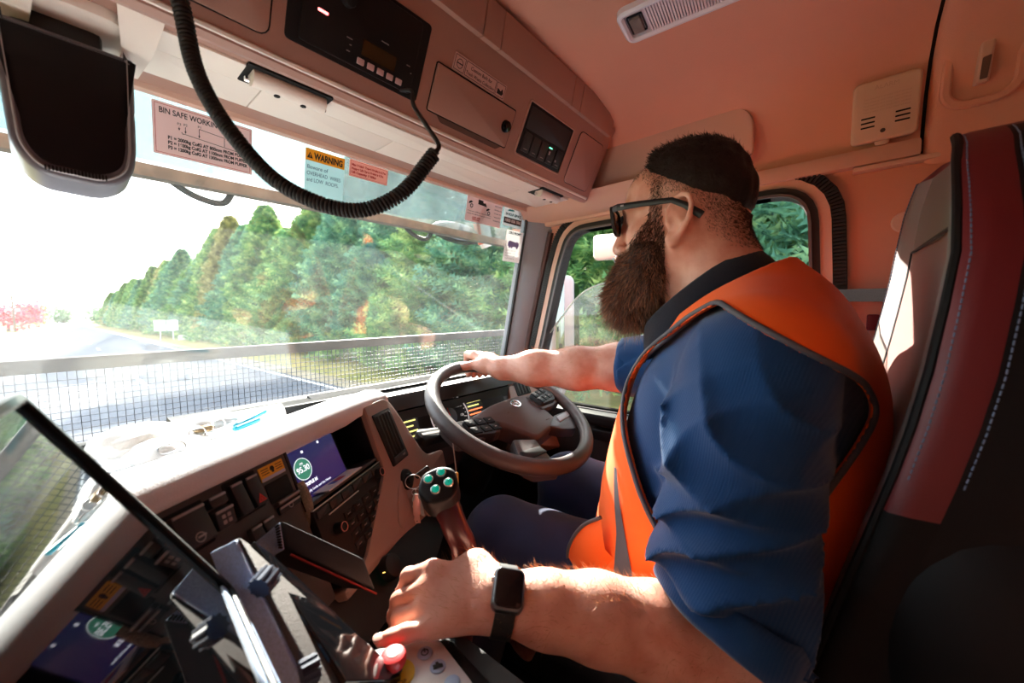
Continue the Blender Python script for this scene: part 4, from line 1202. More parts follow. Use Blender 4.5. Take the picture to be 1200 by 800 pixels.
# far trees that close the hedge and the left side
def broad(x, y, H, R, n, m, label, name='tree', seed=1, trunk_h=0.3):
    rg2 = np.random.default_rng(seed)
    t = thing(name, label, 'tree', (x, y, GZ))
    V_, F_ = [], []
    for c in range(9):
        cx, cy, cz = rg2.normal(0, R * .4), rg2.normal(0, R * .4), H * (trunk_h + (1 - trunk_h) * (.25 + .6 * rg2.random()))
        rr = R * (.4 + .25 * rg2.random())
        for i in range(n // 9):
            d = rg2.normal(0, 1, 3); d /= np.linalg.norm(d); p = np.array([cx, cy, cz]) + d * rr * (0.6 + .4 * rg2.random())
            s_ = rg2.normal(0, 1, 3); s_ /= np.linalg.norm(s_); u_ = np.cross(d, s_); l = R * .11 * (0.6 + rg2.random())
            k = len(V_); V_ += [p - s_ * l, p + u_ * l * .6, p + s_ * l, p - u_ * l * .6]; F_.append((k, k + 1, k + 2, k + 3))
    me = bpy.data.meshes.new('foliage'); me.from_pydata(V_, [], F_); me.materials.append(m)
    o = bpy.data.objects.new('foliage', me); COL.objects.link(o); o.parent = t
    tb = MB(); tb.tube([V((0, 0, -.1)), V((.1, 0, H * .4)), V((0, .1, H * .8))], [R * .07, R * .05, R * .015], 8)
    for a in range(5):
        c_, s2 = math.cos(a * 1.3), math.sin(a * 1.3)
        tb.tube([V((0.08, 0, H * .35)), V((c_ * R * .35, s2 * R * .35, H * .62)), V((c_ * R * .5, s2 * R * .5, H * .8))], [R * .04, R * .02, R * .008], 6)
    tr = bpy.data.meshes.new('trunk'); tr.from_pydata(tb.v, [], tb.f); tr.materials.append(M_bark)
    o = bpy.data.objects.new('trunk', tr); COL.objects.link(o); o.parent = t
    return t
L_pink = leafmat('pink_blossom', [srgb(168, 44, 72), srgb(200, 80, 98), srgb(214, 120, 112)])
L_gum = leafmat('gum_leaves', [srgb(84, 98, 70), srgb(108, 118, 88), srgb(136, 142, 110)])
L_olive = leafmat('olive_leaves', [srgb(84, 92, 44), srgb(120, 114, 60), srgb(160, 136, 64)])
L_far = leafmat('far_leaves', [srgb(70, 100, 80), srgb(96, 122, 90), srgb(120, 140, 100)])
broad(-7.2, 135, 6.2, 4.0, 900, L_pink, 'pink blossoming tree on the left verge', 'blossom_tree', 3, 0.1)
broad(-16, 165, 19, 8.0, 1300, L_gum, 'tall pale gum tree at the far left above the verge', 'gum_tree', 4, 0.45)
broad(-13.5, 120, 5.0, 3.6, 700, L_olive, 'yellow-green bush left of the pink blossoming tree', 'bush', 5, 0.0)
broad(-5.6, 170, 7.5, 3.2, 700, L_olive, 'olive tree behind the roadside pole', 'olive_tree', 6, 0.1)
broad(-4.6, 205, 5.2, 3.0, 600, leafmat('rust_leaves', [srgb(170, 110, 80), srgb(190, 140, 96), srgb(180, 160, 110)]), 'rusty brown bush right of the roadside pole', 'bush', 7, 0.0)
for i, (x, y, h, r, lab) in enumerate(((16, 330, 9, 8, 'distant dark tree at the end of the road'), (2, 480, 12, 10, 'farthest hazy tree closing the end of the road'), (-22, 260, 10, 9, 'broad distant tree behind the gum tree'))):
    broad(x, y, h, r, 700, L_far, lab, 'distant_tree', 20 + i, 0.05)
# low shrubs in front of the hedge
rg = random.Random(9)
shr = bpy.data.meshes.new('foliage')
v, f = spray_block(900, 1.7, 1.6, lambda h: np.sqrt(np.clip(1 - h ** 2, 0, 1)) + .05, np.random.default_rng(44), 0.45)
shr.from_pydata(v.tolist(), [], f.tolist()); shr.materials.append(LM[0])
for i in range(26):
    y = -8 + i * 3.4
    t = bpy.data.objects.new('hedge_shrub', shr); COL.objects.link(t)
    t.location = (10.2 + rg.uniform(-.4, .5), y + rg.uniform(-.8, .8), GZ); t.scale = (1, 1.2, .8 + .5 * rg.random()); t.rotation_euler.z = rg.random() * 6
    tag(t, f'low green shrub, {ORD[i]} from the near end, under the conifers', 'shrub', 'low shrubs under the conifers')

# roadside sign, pole, marker board
sg = thing('road_sign', 'white two-panel road sign on posts at the right edge of the road', 'sign', (7.6, 56, GZ))
for dx in (-.62, .42):
    mb = MB(); mb.box((7.6 + dx, 56, GZ + 1.55), (0.95, 0.05, 1.15)); mb.build('sign_panel', M_white, sg)
    mb = MB(); mb.cyl((7.6 + dx, 56.05, GZ - .1), (7.6 + dx, 56.05, GZ + 1.0), 0.05, None, 8); mb.build('post', M_steel, sg)
pl = thing('power_pole', 'thin timber power pole with crossarm on the left verge', 'pole', (-6.0, 128, GZ))
mb = MB(); mb.cyl((-6.0, 128, GZ - .1), (-6.0, 128, GZ + 7.6), 0.16, 0.12, 10); mb.build('post', M_bark, pl)
mb = MB(); mb.box((-6.0, 128, GZ + 6.7), (1.8, .12, .12)); mb.build('crossarm', M_bark, pl)
mk = thing('marker_board', 'small pale board standing on the left verge', 'sign', (-5.2, 52, GZ))
mb = MB(); mb.box((-5.2, 52, GZ + 0.75), (1.1, .04, .8)); mb.build('board', M_white, mk)
mb = MB(); mb.cyl((-5.2, 52.05, GZ - .1), (-5.2, 52.05, GZ + .4), 0.04, None, 8); mb.build('post', M_steel, mk)
# concrete culvert block and tufts near the sign
cb = thing('concrete_kerb', 'long low pale concrete block lying on the verge by the road sign', 'block', (9.0, 54, GZ))
mb = MB(); mb.box((9.6, 53, GZ + .25), (3.2, .5, .5), None, .05); mb.build('block', mat('pale_concrete', srgb(206, 198, 184), .9, bump=.4, bscale=20), cb)

# ---- the truck's own outside: mesh stone guard, wipers, sun visor, mirrors
gd = thing('stone_guard', 'woven wire mesh stone guard with a grey top bar ahead of the screen', 'guard', (0.2, 1.08, 0.8))
GY = 1.08
x0, x1, z0, z1 = -0.95, 1.30, 0.775, 1.012
mb = MB()
pitch = 0.0119
n = int((x1 - x0) / pitch)
Mw = mat('galvanised_wire', srgb(72, 78, 94), 0.55, 0.2)
for i in range(n + 1):
    x = x0 + i * pitch; dy = 0.0008 * (-1) ** i
    mb.tube([V((x, GY + dy, z0)), V((x, GY + dy, z1))], 0.00085, 4, caps=False)
for j in range(int((z1 - z0) / pitch)):
    z = z0 + j * pitch
    mb.tube([V((x0, GY, z)), V((x1, GY, z))], 0.00085, 4, caps=False)
o = mb.build('wire_mesh', Mw, gd, smooth=0, fix=False); o['kind'] = 'stuff'
mb = MB(); mb.box(((x0 + x1) / 2, GY, z1 + .006), (x1 - x0, 0.012, 0.026), None, 0.003); mb.build('top_bar', mat('grey_painted_bar', srgb(84, 84, 86), 0.6), gd)
mb = MB(); mb.box(((x0 + x1) / 2, GY, z0 - .008), (x1 - x0, 0.012, 0.022), None, 0.003); mb.build('bottom_bar', MATS['grey_painted_bar'], gd)
for x in (x0, x1):
    mb = MB(); mb.box((x, GY, (z0 + z1) / 2), (0.02, 0.012, z1 - z0 + .04), None, 0.003); mb.build('side_bar', MATS['grey_painted_bar'], gd)
    mb = MB(); mb.box((x - 0.02 * (1 if x > 0 else -1), GY - .035, 0.80), (0.02, 0.07, 0.02), None, 0.003); mb.build('mount_bracket', MATS['grey_painted_bar'], gd)
ck = thing('truck_nose', 'white painted truck front panel below the windscreen', 'truck panel', (0.1, 1.02, 0.4))
mb = MB(); mb.box((0.06, 1.045, 0.10), (2.3, 0.05, 1.28), None, 0.02); mb.build('panel', mat('white_truck_paint', srgb(226, 226, 224), 0.3, coat=0.5), ck)
mb = MB(); mb.box((0.06, 1.03, 0.805), (2.2, 0.05, 0.05), None, 0.012); mb.build('wiper_cowl', M_rubber, ck)
for i, xx in enumerate((-0.15, 0.72)):
    wp = thing('wiper', ('black wiper arm parked at the foot of the screen, centre' if i == 0 else 'black wiper arm parked at the foot of the screen, driver side'), 'wiper', (xx, 1.0, 0.86))
    mb = MB(); mb.tube([V((xx - .40, 0.995, 0.842)), V((xx, 0.985, 0.862)), V((xx + .40, 0.982, 0.872))], [(0.006, 0.009)] * 3, 8); mb.build('arm', M_rubber, wp)
    mb = MB(); mb.box((xx + .08, 0.975, 0.868), (0.72, 0.008, 0.012)); mb.build('blade', M_rubber, wp)
    mb = MB(); mb.cyl((xx - .40, 0.99, 0.84), (xx - .40, 0.96, 0.84), 0.018, None, 14); mb.build('pivot', M_rubber, wp)
sv = thing('outside_sun_visor', 'smoked outside sun visor with brown lower rail above the screen', 'sun visor', (0.1, 1.05, 1.42))
FVV = Fr((0, 1.03, 1.40), (1, 0, 0), (0, -0.35, 0.94))
MB().slab(FVV, [(-0.98, 0.0), (0.40, 0.0), (1.20, 0.0), (1.20, 0.17), (-0.98, 0.17)], -0.004, 0.0).build('tinted_panel', glassmat('smoked_acrylic', (0.62, 0.67, 0.68), 1.5, 0.0, 0.12), sv)
mb = MB(); mb.box((0.11, 1.035, 1.388), (2.2, 0.028, 0.026), None, 0.004); mb.build('lower_rail', mat('weathered_brown_rail', srgb(120, 108, 96), 0.8, var=0.3, vscale=20), sv)
for x in (0.20, 0.76):
    mb = MB(); mb.tube(bez([V((x - .05, 1.04, 1.39)), V((x, 1.05, 1.362)), V((x + .05, 1.05, 1.355)), V((x + .07, 1.04, 1.385))], 5), 0.007, 8); mb.build('stay', M_dark, sv)
# front spotter mirror hung at the driver's corner
sm = thing('spotter_mirror', 'hanging convex spotter mirror with orange and white rim at top right of screen', 'mirror', (1.02, 1.12, 1.40))
mb = MB(); mb.sphere((1.02, 1.14, 1.425), (0.115, 0.055, 0.034), 24, 12); mb.build('housing', mat('grey_mirror_shell', srgb(96, 94, 90), 0.4), sm)
mb = MB(); mb.sphere((1.02, 1.132, 1.412), (0.098, 0.046, 0.028), 24, 12); mb.build('mirror_glass', mat('mirror_silver', (0.75, 0.72, 0.66), 0.05, 1.0), sm)
mb = MB(); mb.tube(bez([V((0.92, 1.13, 1.40)), V((0.97, 1.12, 1.384)), V((1.05, 1.12, 1.380)), V((1.13, 1.13, 1.396))], 6), 0.006, 8); mb.build('rim', M_rubber, sm)
mb = MB(); mb.tube([V((1.02, 1.14, 1.44)), V((1.02, 1.10, 1.50)), V((1.02, 1.03, 1.56))], 0.010, 8); mb.build('bracket', M_dark, sm)
wa = thing('white_mirror_arm', 'white mirror arm with painted orange reflection beside the spotter mirror', 'mirror arm', (1.2, 1.1, 1.42))
mb = MB(); mb.tube([V((1.13, 1.10, 1.50)), V((1.165, 1.12, 1.43)), V((1.185, 1.12, 1.385))], [(0.04, 0.016)] * 2 + [(0.034, 0.014)], 14, flat=(1, 0, 0)); mb.build('arm', mat('white_truck_paint', srgb(226, 226, 224), 0.3), wa)
mb = MB(); mb.tube([V((1.095, 1.098, 1.49)), V((1.128, 1.118, 1.43)), V((1.146, 1.118, 1.39))], [(0.010, 0.017)] * 3, 10, flat=(1, 0, 0)); mb.build('stripe', mat('orange_reflection', srgb(224, 84, 40), 0.4), wa)  # orange streak paints the driver's vest reflected in the screen
# big door mirror : grey arm frame, upper white mirror, lower round mirror
dm = thing('door_mirror', 'large pale grey door mirror on tubular arms outside the driver window', 'mirror', (1.45, 0.95, 1.1))
M_mg = mat('mirror_grey', srgb(146, 142, 146), 0.5)
mb = MB(); mb.tube(bez([V((1.17, 0.90, 1.315)), V((1.30, 0.93, 1.318)), V((1.42, 0.95, 1.312)), V((1.50, 0.955, 1.28)), V((1.52, 0.96, 1.18)), V((1.52, 0.96, 0.80)), V((1.50, 0.955, 0.74)), V((1.40, 0.93, 0.72)), V((1.17, 0.90, 0.72))], 5), 0.022, 10); mb.build('arm', M_mg, dm)
FDm = Fr((1.475, 0.93, 1.02), (0.62, -0.78, 0), (0, 0, 1))
mb = MB(); mb.slab(FDm, rrect(-0.055, 0.055, -0.27, 0.25, 0.03), -0.10, 0.0, 0.02); hs = mb.build('housing', M_mg, dm)
mb = MB(); mb.slab(Fr((1.475, 0.925, 1.02), (0.98, -0.2, 0), (0, 0, 1)), rrect(-0.03, 0.11, -0.24, 0.22, 0.03), -0.02, 0.0, 0.006); mb.build('mirror_glass', mat('dark_mirror', (0.16, 0.18, 0.17), 0.08, 1.0), dm)
kb = thing('kerb_mirror', 'white kerb mirror on a short black rod above the door mirror', 'mirror', (1.5, 0.62, 1.36))
FKm = Fr((1.30, 0.60, 1.335), (0.35, -0.93, 0.0), (0, 0, 1))
mb = MB(); mb.slab(FKm, rrect(-0.075, 0.075, -0.042, 0.048, 0.015), -0.03, 0.0, 0.008); mb.build('housing', M_white, kb)
mb = MB(); mb.tube(bez([V((1.30, 0.585, 1.27)), V((1.34, 0.55, 1.252)), V((1.36, 0.50, 1.24)), V((1.30, 0.40, 1.225)), V((1.155, 0.36, 1.22))], 5), 0.005, 8); mb.build('rod', M_rubber, kb)
mb = MB(); mb.cyl((1.30, 0.60, 1.30), (1.30, 0.585, 1.27), 0.008, None, 10); mb.build('joint', M_chrome, kb)
lm = thing('lower_wide_mirror', 'black wide-angle mirror low outside the door behind the steering wheel', 'mirror', (1.4, 0.72, 0.84))
FLm = Fr((1.42, 0.78, 0.875), (0.75, -0.66, 0.0), (0, 0, 1))
mb = MB(); mb.slab(FLm, rrect(-0.085, 0.085, -0.075, 0.075, 0.03), -0.05, 0.0, 0.012); mb.build('housing', M_black, lm)
mb = MB(); mb.slab(FLm, rrect(-0.072, 0.072, -0.062, 0.062, 0.025), -0.001, 0.003); mb.build('mirror_glass', MATS['mirror_silver'], lm)
mb = MB(); mb.tube([V((1.46, 0.80, 0.90)), V((1.52, 0.95, 0.90))], 0.014, 8); mb.build('arm', M_rubber, lm)

# ================================================================ THE DRIVER (signed-distance modelling -> one continuous skin)
A_ = lambda p: np.asarray(p, np.float32)
def d_cap(P, a, b, r1, r2):
    a, b = A_(a), A_(b); ab = b - a; L = float(ab @ ab) + 1e-12
    t = np.clip((P - a) @ ab / L, 0, 1)
    q = P - a - t[:, None] * ab
    return np.sqrt((q * q).sum(1)) - (r1 + (r2 - r1) * t)
def d_ell(P, c, r, R=None):
    q = P - A_(c)
    if R is not None: q = q @ A_(R)
    r = A_(r)
    k0 = np.sqrt(((q / r) ** 2).sum(1)); k1 = np.sqrt(((q / (r * r)) ** 2).sum(1)) + 1e-9
    return k0 * (k0 - 1) / k1
def smin(a, b, k):
    h = np.maximum(k - np.abs(a - b), 0) / k
    return np.minimum(a, b) - h * h * k * 0.25
def smax(a, b, k): return -smin(-a, -b, k)
def evalp(P, prims, d=None):
    for pr in prims:
        k = pr[-1]
        e_ = d_cap(P, *pr[1:5]) if pr[0] == 'c' else d_ell(P, *pr[1:-1])
        d = e_ if d is None else smin(d, e_, k)
    return d
def poly_sd(Y, Z, poly):
    """signed distance of points to polygon (negative inside)."""
    d = np.full(Y.shape, 1e9, np.float32); s_ = np.ones(Y.shape, np.float32)
    n = len(poly)
    for i in range(n):
        ax, ay = poly[i]; bx, by = poly[i - 1]
        ex, ey = bx - ax, by - ay
        wx, wy = Y - ax, Z - ay
        t = np.clip((wx * ex + wy * ey) / (ex * ex + ey * ey + 1e-12), 0, 1)
        qx, qy = wx - ex * t, wy - ey * t
        d = np.minimum(d, qx * qx + qy * qy)
        c1 = Z >= ay; c2 = Z < by; c3 = ex * wy > ey * wx
        flip = (c1 & c2 & c3) | (~c1 & ~c2 & ~c3)
        s_ = np.where(flip, -s_, s_)
    return s_ * np.sqrt(d)
def sdf_arrays(fn, lo, hi, h, margin=1.9, B=10):
    lo, hi = np.array(lo, np.float32), np.array(hi, np.float32)
    nb = np.ceil((hi - lo) / (h * B)).astype(int)
    n = nb * B + 1
    bi = np.stack(np.meshgrid(*[np.arange(k) for k in nb], indexing='ij'), -1).reshape(-1, 3)
    cen = lo + (bi + 0.5) * B * h
    dc = fn(cen.astype(np.float32))
    F = np.empty(tuple(n), np.float32)
    Fb = np.where(dc > 0, 1.0, -1.0).astype(np.float32)
    up = np.repeat(np.repeat(np.repeat(Fb.reshape(tuple(nb)), B, 0), B, 1), B, 2)
    F[:-1, :-1, :-1] = up
    F[-1] = 1; F[:, -1] = 1; F[:, :, -1] = 1
    keep = bi[np.abs(dc) < B * h * 0.866 * margin + 0.004]
    g = np.stack(np.meshgrid(*[np.arange(B + 1)] * 3, indexing='ij'), -1).reshape(-1, 3)
    CH = 400
    for s_ in range(0, len(keep), CH):
        kb = keep[s_:s_ + CH]
        idx = (kb[:, None, :] * B + g[None]).reshape(-1, 3)
        val = fn((lo + idx * h).astype(np.float32))
        F[idx[:, 0], idx[:, 1], idx[:, 2]] = val
    # surface nets
    ins = F < 0
    c = np.zeros(tuple(n - 1), np.uint8)
    for dx in (0, 1):
        for dy in (0, 1):
            for dz in (0, 1):
                c += ins[dx:n[0] - 1 + dx, dy:n[1] - 1 + dy, dz:n[2] - 1 + dz]
    act = np.argwhere((c > 0) & (c < 8))
    vid = np.full(tuple(n - 1), -1, np.int32)
    vid[act[:, 0], act[:, 1], act[:, 2]] = np.arange(len(act))
    pos = np.zeros((len(act), 3)); cnt = np.zeros(len(act))
    co = [(x, y, z) for x in (0, 1) for y in (0, 1) for z in (0, 1)]
    fv = [F[act[:, 0] + x, act[:, 1] + y, act[:, 2] + z] for x, y, z in co]
    for i in range(8):
        for j in range(i + 1, 8):
            dd = np.abs(np.array(co[i]) - np.array(co[j]))
            if dd.sum() != 1: continue
            a, b = fv[i], fv[j]; m = (a < 0) != (b < 0)
            t = np.where(m, a / (a - b + 1e-20), 0)
            p = np.array(co[i])[None] + t[:, None] * (np.array(co[j]) - np.array(co[i]))[None]
            pos[m] += p[m]; cnt[m] += 1
    v = lo + (act + pos / cnt[:, None]) * h
    faces = []
    for ax in range(3):
        o1, o2 = [(1, 2), (2, 0), (0, 1)][ax]
        sl0 = [slice(0, n[k] - 1) for k in range(3)]; sl1 = [slice(0, n[k] - 1) for k in range(3)]
        sl1[ax] = slice(1, n[ax])
        a = ins[tuple(sl0)]; b = ins[tuple(sl1)]
        cr = np.argwhere(a != b)
        cr = cr[(cr[:, o1] > 0) & (cr[:, o2] > 0)]
        if not len(cr): continue
        sg = a[cr[:, 0], cr[:, 1], cr[:, 2]]
        e1 = np.zeros(3, int); e1[o1] = 1; e2 = np.zeros(3, int); e2[o2] = 1
        q = [vid[tuple((cr - k).T)] for k in (e1 * 0, e1, e1 + e2, e2)]
        Q = np.stack(q, 1)
        Q = np.where(sg[:, None], Q, Q[:, ::-1])
        faces.append(Q)
    return v, np.concatenate(faces)
def np_mesh(name, v, f):
    me = bpy.data.meshes.new(name)
    f = f[(f >= 0).all(1)]
    me.vertices.add(len(v)); me.vertices.foreach_set('co', np.asarray(v, np.float32).ravel())
    me.loops.add(f.size); me.loops.foreach_set('vertex_index', f.astype(np.int32).ravel())
    me.polygons.add(len(f)); me.polygons.foreach_set('loop_start', np.arange(0, f.size, f.shape[1], dtype=np.int32))
    me.update(calc_edges=True); me.validate()
    return me
def relax(v, f, it=2, k=0.4):
    v = v.copy()
    for _ in range(it):
        s_ = np.zeros_like(v); c = np.zeros(len(v))
        for a, b in ((0, 1), (1, 2), (2, 3), (3, 0)):
            np.add.at(s_, f[:, a], v[f[:, b]]); np.add.at(s_, f[:, b], v[f[:, a]])
            np.add.at(c, f[:, a], 1); np.add.at(c, f[:, b], 1)
        v += k * (s_ / np.maximum(c, 1)[:, None] - v)
    return v
def sdf_obj(name, fn, lo, hi, h, m, parent, it=2, margin=1.9):
    v, f = sdf_arrays(fn, lo, hi, h, margin)
    v = relax(v, f, it)
    return link(name, np_mesh(name, v, f), m, parent, 180)

# ---- body primitives ------------------------------------------------------
HX = 0.73
def hm(x, y, z): return (HX + x, y, z)
head = [('e', hm(0, .195, 1.296), (.078, .098, .085), .01), ('e', hm(0, .238, 1.308), (.064, .070, .060), .02), ('e', hm(0, .246, 1.240), (.060, .060, .080), .02),
        ('e', hm(0, .252, 1.172), (.050, .052, .046), .02), ('e', hm(.043, .262, 1.238), (.026, .030, .026), .012), ('e', hm(-.043, .262, 1.238), (.026, .030, .026), .012),
        ('c', hm(0, .303, 1.285), hm(0, .328, 1.226), .0095, .0125, .012), ('e', hm(.013, .316, 1.220), (.010, .012, .009), .006), ('e', hm(-.013, .316, 1.220), (.010, .012, .009), .006),
        ('c', hm(-.045, .290, 1.292), hm(-.008, .306, 1.296), .009, .010, .012), ('c', hm(.045, .290, 1.292), hm(.008, .306, 1.296), .009, .010, .012),
        ('c', hm(-.020, .300, 1.190), hm(.020, .300, 1.190), .008, .008, .006), ('c', hm(-.018, .299, 1.176), hm(.018, .299, 1.176), .008, .008, .004),
        ('e', hm(-.032, .286, 1.272), (.014, .012, .012), .004), ('e', hm(.032, .286, 1.272), (.014, .012, .012), .004)]
neck = [('c', hm(0, .178, 1.235), hm(0, .105, 1.06), .067, .080, .03), ('c', hm(.045, .205, 1.205), hm(.02, .21, 1.09), .018, .016, .02), ('c', hm(-.045, .205, 1.205), hm(-.02, .21, 1.09), .018, .016, .02)]
ears = []
for sg in (-1, 1):
    hx = [(.014, .004), (.017, .018), (.010, .033), (-.004, .039), (-.017, .033), (-.023, .018), (-.021, .000), (-.013, -.017), (-.003, -.030), (.006, -.035), (.011, -.026)]
    pts_ = [hm(sg * (.0800 + .010 * max(0, -y_ + .004) / .02), .192 + y_ - .10 * z_, 1.247 + z_) for y_, z_ in hx]
    for a, b in zip(pts_[:-1], pts_[1:]): ears.append(('c', a, b, .0046, .0046, .002))
    ears.append(('e', hm(sg * .079, .190, 1.247), (.0055, .016, .030), .003))
    ears.append(('c', hm(sg * .082, .198, 1.262), hm(sg * .086, .182, 1.240), .0035, .0035, .003))
    ears.append(('e', hm(sg * .083, .205, 1.244), (.005, .005, .008), .003))
    ears.append(('e', hm(sg * .0835, .200, 1.215), (.006, .009, .010), .006))
torso = [('e', (HX, .075, .93), (.195, .122, .20), .05), ('e', (HX, .150, .910), (.170, .118, .150), .06), ('e', (HX, .135, .755), (.198, .172, .170), .08), ('e', (HX, .03, .61), (.19, .14, .10), .06),
         ('c', (HX, .095, 1.075), (HX - .165, .070, 1.030), .062, .068, .05), ('c', (HX, .095, 1.075), (HX + .165, .085, 1.030), .062, .068, .05)]
SHL, ELL = (.545, .065, 1.020), (.495, .070, .690)
SHR, ELR = (.915, .085, 1.020), (.895, .395, .962)
LWp = [(.313, .290, .760), (.351, .246, .748), (.393, .201, .734), (.44, .145, .713), ELL]
LWr = [.0315, .0375, .045, .0505, .050]
arms = [('c', SHL, ELL, .064, .052, .04)]
for i in range(4): arms.append(('c', LWp[i + 1], LWp[i], LWr[i + 1], LWr[i], .02))
G = FS(RR * math.cos(math.radians(71)), RR * math.sin(math.radians(71)), 0)
er = FS.u * math.cos(math.radians(71)) + FS.v * math.sin(math.radians(71)); et = -FS.u * math.sin(math.radians(71)) + FS.v * math.cos(math.radians(71)); en = FS.n
def gp(r, t, n): return tuple(G + er * r + et * t + en * n)
RWp = gp(-.088, -.012, .050)
elv = V(ELR); mid = elv.lerp(V(RWp), .35); mid2 = elv.lerp(V(RWp), .7)
arms += [('c', SHR, ELR, .064, .052, .04), ('c', ELR, tuple(mid + V((0, 0, -.002))), .050, .0495, .05), ('c', tuple(mid + V((0, 0, -.002))), tuple(mid2), .0495, .041, .04), ('c', tuple(mid2), RWp, .041, .032, .04)]
# hands: metacarpals (palm) then separate fingers
LF = dict(I=[(.281, .371, .780), (.264, .398, .768), (.260, .408, .744), (.264, .408, .722)],
          M=[(.263, .364, .768), (.244, .390, .752), (.242, .400, .727), (.250, .400, .706)],
          R=[(.251, .350, .757), (.233, .374, .743), (.234, .386, .720), (.244, .388, .700)],
          P=[(.245, .328, .750), (.222, .345, .750), (.210, .353, .749), (.200, .360, .748)])
def hand(wrist, F, fr_, thumb, palm_r=.0135, extra=()):
    palm = []
    w = V(wrist)
    ks = [V(F[k][0]) for k in 'IMRP']
    c = sum(ks, V()) / 4
    for i, k in enumerate(ks):
        b = w + (k - c) * 0.45
        palm.append(('c', tuple(b), tuple(k), .0165, .0125 if i < 3 else .0118, .014))
    for i in range(3): palm.append(('c', tuple(w.lerp(ks[i].lerp(ks[i + 1], .5), .55)), tuple(ks[i].lerp(ks[i + 1], .5).lerp(w, .12)), palm_r, .0105, .012))
    t = [V(p) for p in thumb]
    palm.append(('c', tuple(w), tuple(t[0]), .022, .020, .02)); palm.append(('c', tuple(t[0]), tuple(t[1]), .0185, .0128, .014))
    fingers = []
    for k, rs in zip('IMRP', fr_):
        p = [V(q) for q in F[k]]
        fingers.append([('c', tuple(p[i]), tuple(p[i + 1]), rs[i], rs[i + 1], .004) for i in range(3)] + [('e', tuple(p[1]), (rs[1] * 1.08,) * 3, .004)])
    fingers.append([('c', tuple(t[1]), tuple(t[2]), .0128, .0108, .004), ('c', tuple(t[2]), tuple(t[3]), .0112, .0088, .004)])
    return palm, fingers
fr4R = [(.0135, .0112, .0102, .0088), (.0135, .0114, .0104, .0088), (.0128, .0108, .0100, .0086), (.0118, .0102, .0096, .0084)]
fr4 = [(.0115, .0098, .0090, .0075), (.0118, .0100, .0092, .0076), (.0112, .0096, .0088, .0074), (.0104, .0090, .0084, .0072)]
LT = [(.322, .335, .775), (.322, .362, .765), (.310, .395, .735), (.302, .412, .708)]
handL = hand(LWp[0], LF, fr4, LT)
RF = {}
for k, tt, ln in (('I', .030, 1.0), ('M', .010, 1.08), ('R', -.011, 1.0), ('P', -.031, .86)):
    RF[k] = [gp(.008, tt, .033), gp(.008 + .032 * ln, tt * 1.02, .016), gp(.030, tt * 1.0, -.020 * ln), gp(.006, tt * .95, -.031 * ln)]
RT = [gp(-.052, .024, .034), gp(-.032, .044, .024), gp(-.027, .064, .014), gp(-.020, .082, .006)]
handR = hand(RWp, RF, fr4R, RT, .0160)
legs = [('c', (.645, .06, .605), (.615, .555, .592), .098, .070, .05), ('c', (.615, .555, .592), (.60, .66, .16), .066, .045, .03), ('c', (.815, .06, .61), (.870, .53, .630), .098, .070, .05), ('c', (.870, .53, .630), (.86, .66, .16), .066, .045, .03),
        ('c', (.60, .66, .10), (.60, .80, .06), .045, .036, .03), ('c', (.86, .66, .10), (.87, .80, .07), .045, .036, .03), ('c', (.60, .66, .16), (.60, .66, .10), .045, .045, .02), ('c', (.86, .66, .16), (.86, .66, .10), .045, .045, .02)]
def body_sdf(P):
    P = A_(P)
    d = evalp(P, head); d = evalp(P, ears, d); d = evalp(P, neck, d)
    d = evalp(P, torso, d); d = evalp(P, arms, d); d = evalp(P, legs, d)
    # eye hollows
    for palm, fingers in (handL, handR):
        d = evalp(P, palm, d)
        for fg in fingers: d = smin(d, evalp(P, fg), .0035)
    return d
def skinmat():
    m = mat('skin', srgb(206, 146, 124), 0.48, spec=0.4, sss=0.12)
    t = m.node_tree; b = t.nodes['Principled BSDF']
    tc = t.nodes.new('ShaderNodeTexCoord')
    n = t.nodes.new('ShaderNodeTexNoise'); n.inputs['Scale'].default_value = 26; n.inputs['Detail'].default_value = 6
    cr = t.nodes.new('ShaderNodeValToRGB')
    cr.color_ramp.elements[0].position = .32; cr.color_ramp.elements[1].position = .68
    cr.color_ramp.elements[0].color = srgb(212, 144, 122); cr.color_ramp.elements[1].color = srgb(232, 182, 162)
    t.links.new(tc.outputs['Object'], n.inputs['Vector']); t.links.new(n.outputs[0], cr.inputs[0]); t.links.new(cr.outputs[0], b.inputs['Base Color'])
    n2 = t.nodes.new('ShaderNodeTexNoise'); n2.inputs['Scale'].default_value = 420; n2.inputs['Detail'].default_value = 3
    n3 = t.nodes.new('ShaderNodeTexNoise'); n3.inputs['Scale'].default_value = 60; n3.inputs['Detail'].default_value = 4
    ad = t.nodes.new('ShaderNodeMath'); ad.operation = 'MULTIPLY_ADD'; ad.inputs[1].default_value = 0.5
    bp = t.nodes.new('ShaderNodeBump'); bp.inputs['Strength'].default_value = .5; bp.inputs['Distance'].default_value = .0012
    t.links.new(tc.outputs['Object'], n2.inputs['Vector']); t.links.new(tc.outputs['Object'], n3.inputs['Vector'])
    t.links.new(n2.outputs[0], ad.inputs[0]); t.links.new(n3.outputs[0], ad.inputs[2])
    t.links.new(ad.outputs[0], bp.inputs['Height']); t.links.new(bp.outputs[0], b.inputs['Normal'])
    return m
M_skin = skinmat()
man = thing('person', 'bearded man in orange vest and navy shirt sitting and driving, one hand on the wheel', 'person', (HX, .05, .55))
bv, bf = sdf_arrays(body_sdf, (.16, -.15, .0), (1.06, .90, 1.42), .0036)
bv = relax(bv, bf, 2, .35)
body = link('body', np_mesh('body', bv, bf), M_skin, man, 180)

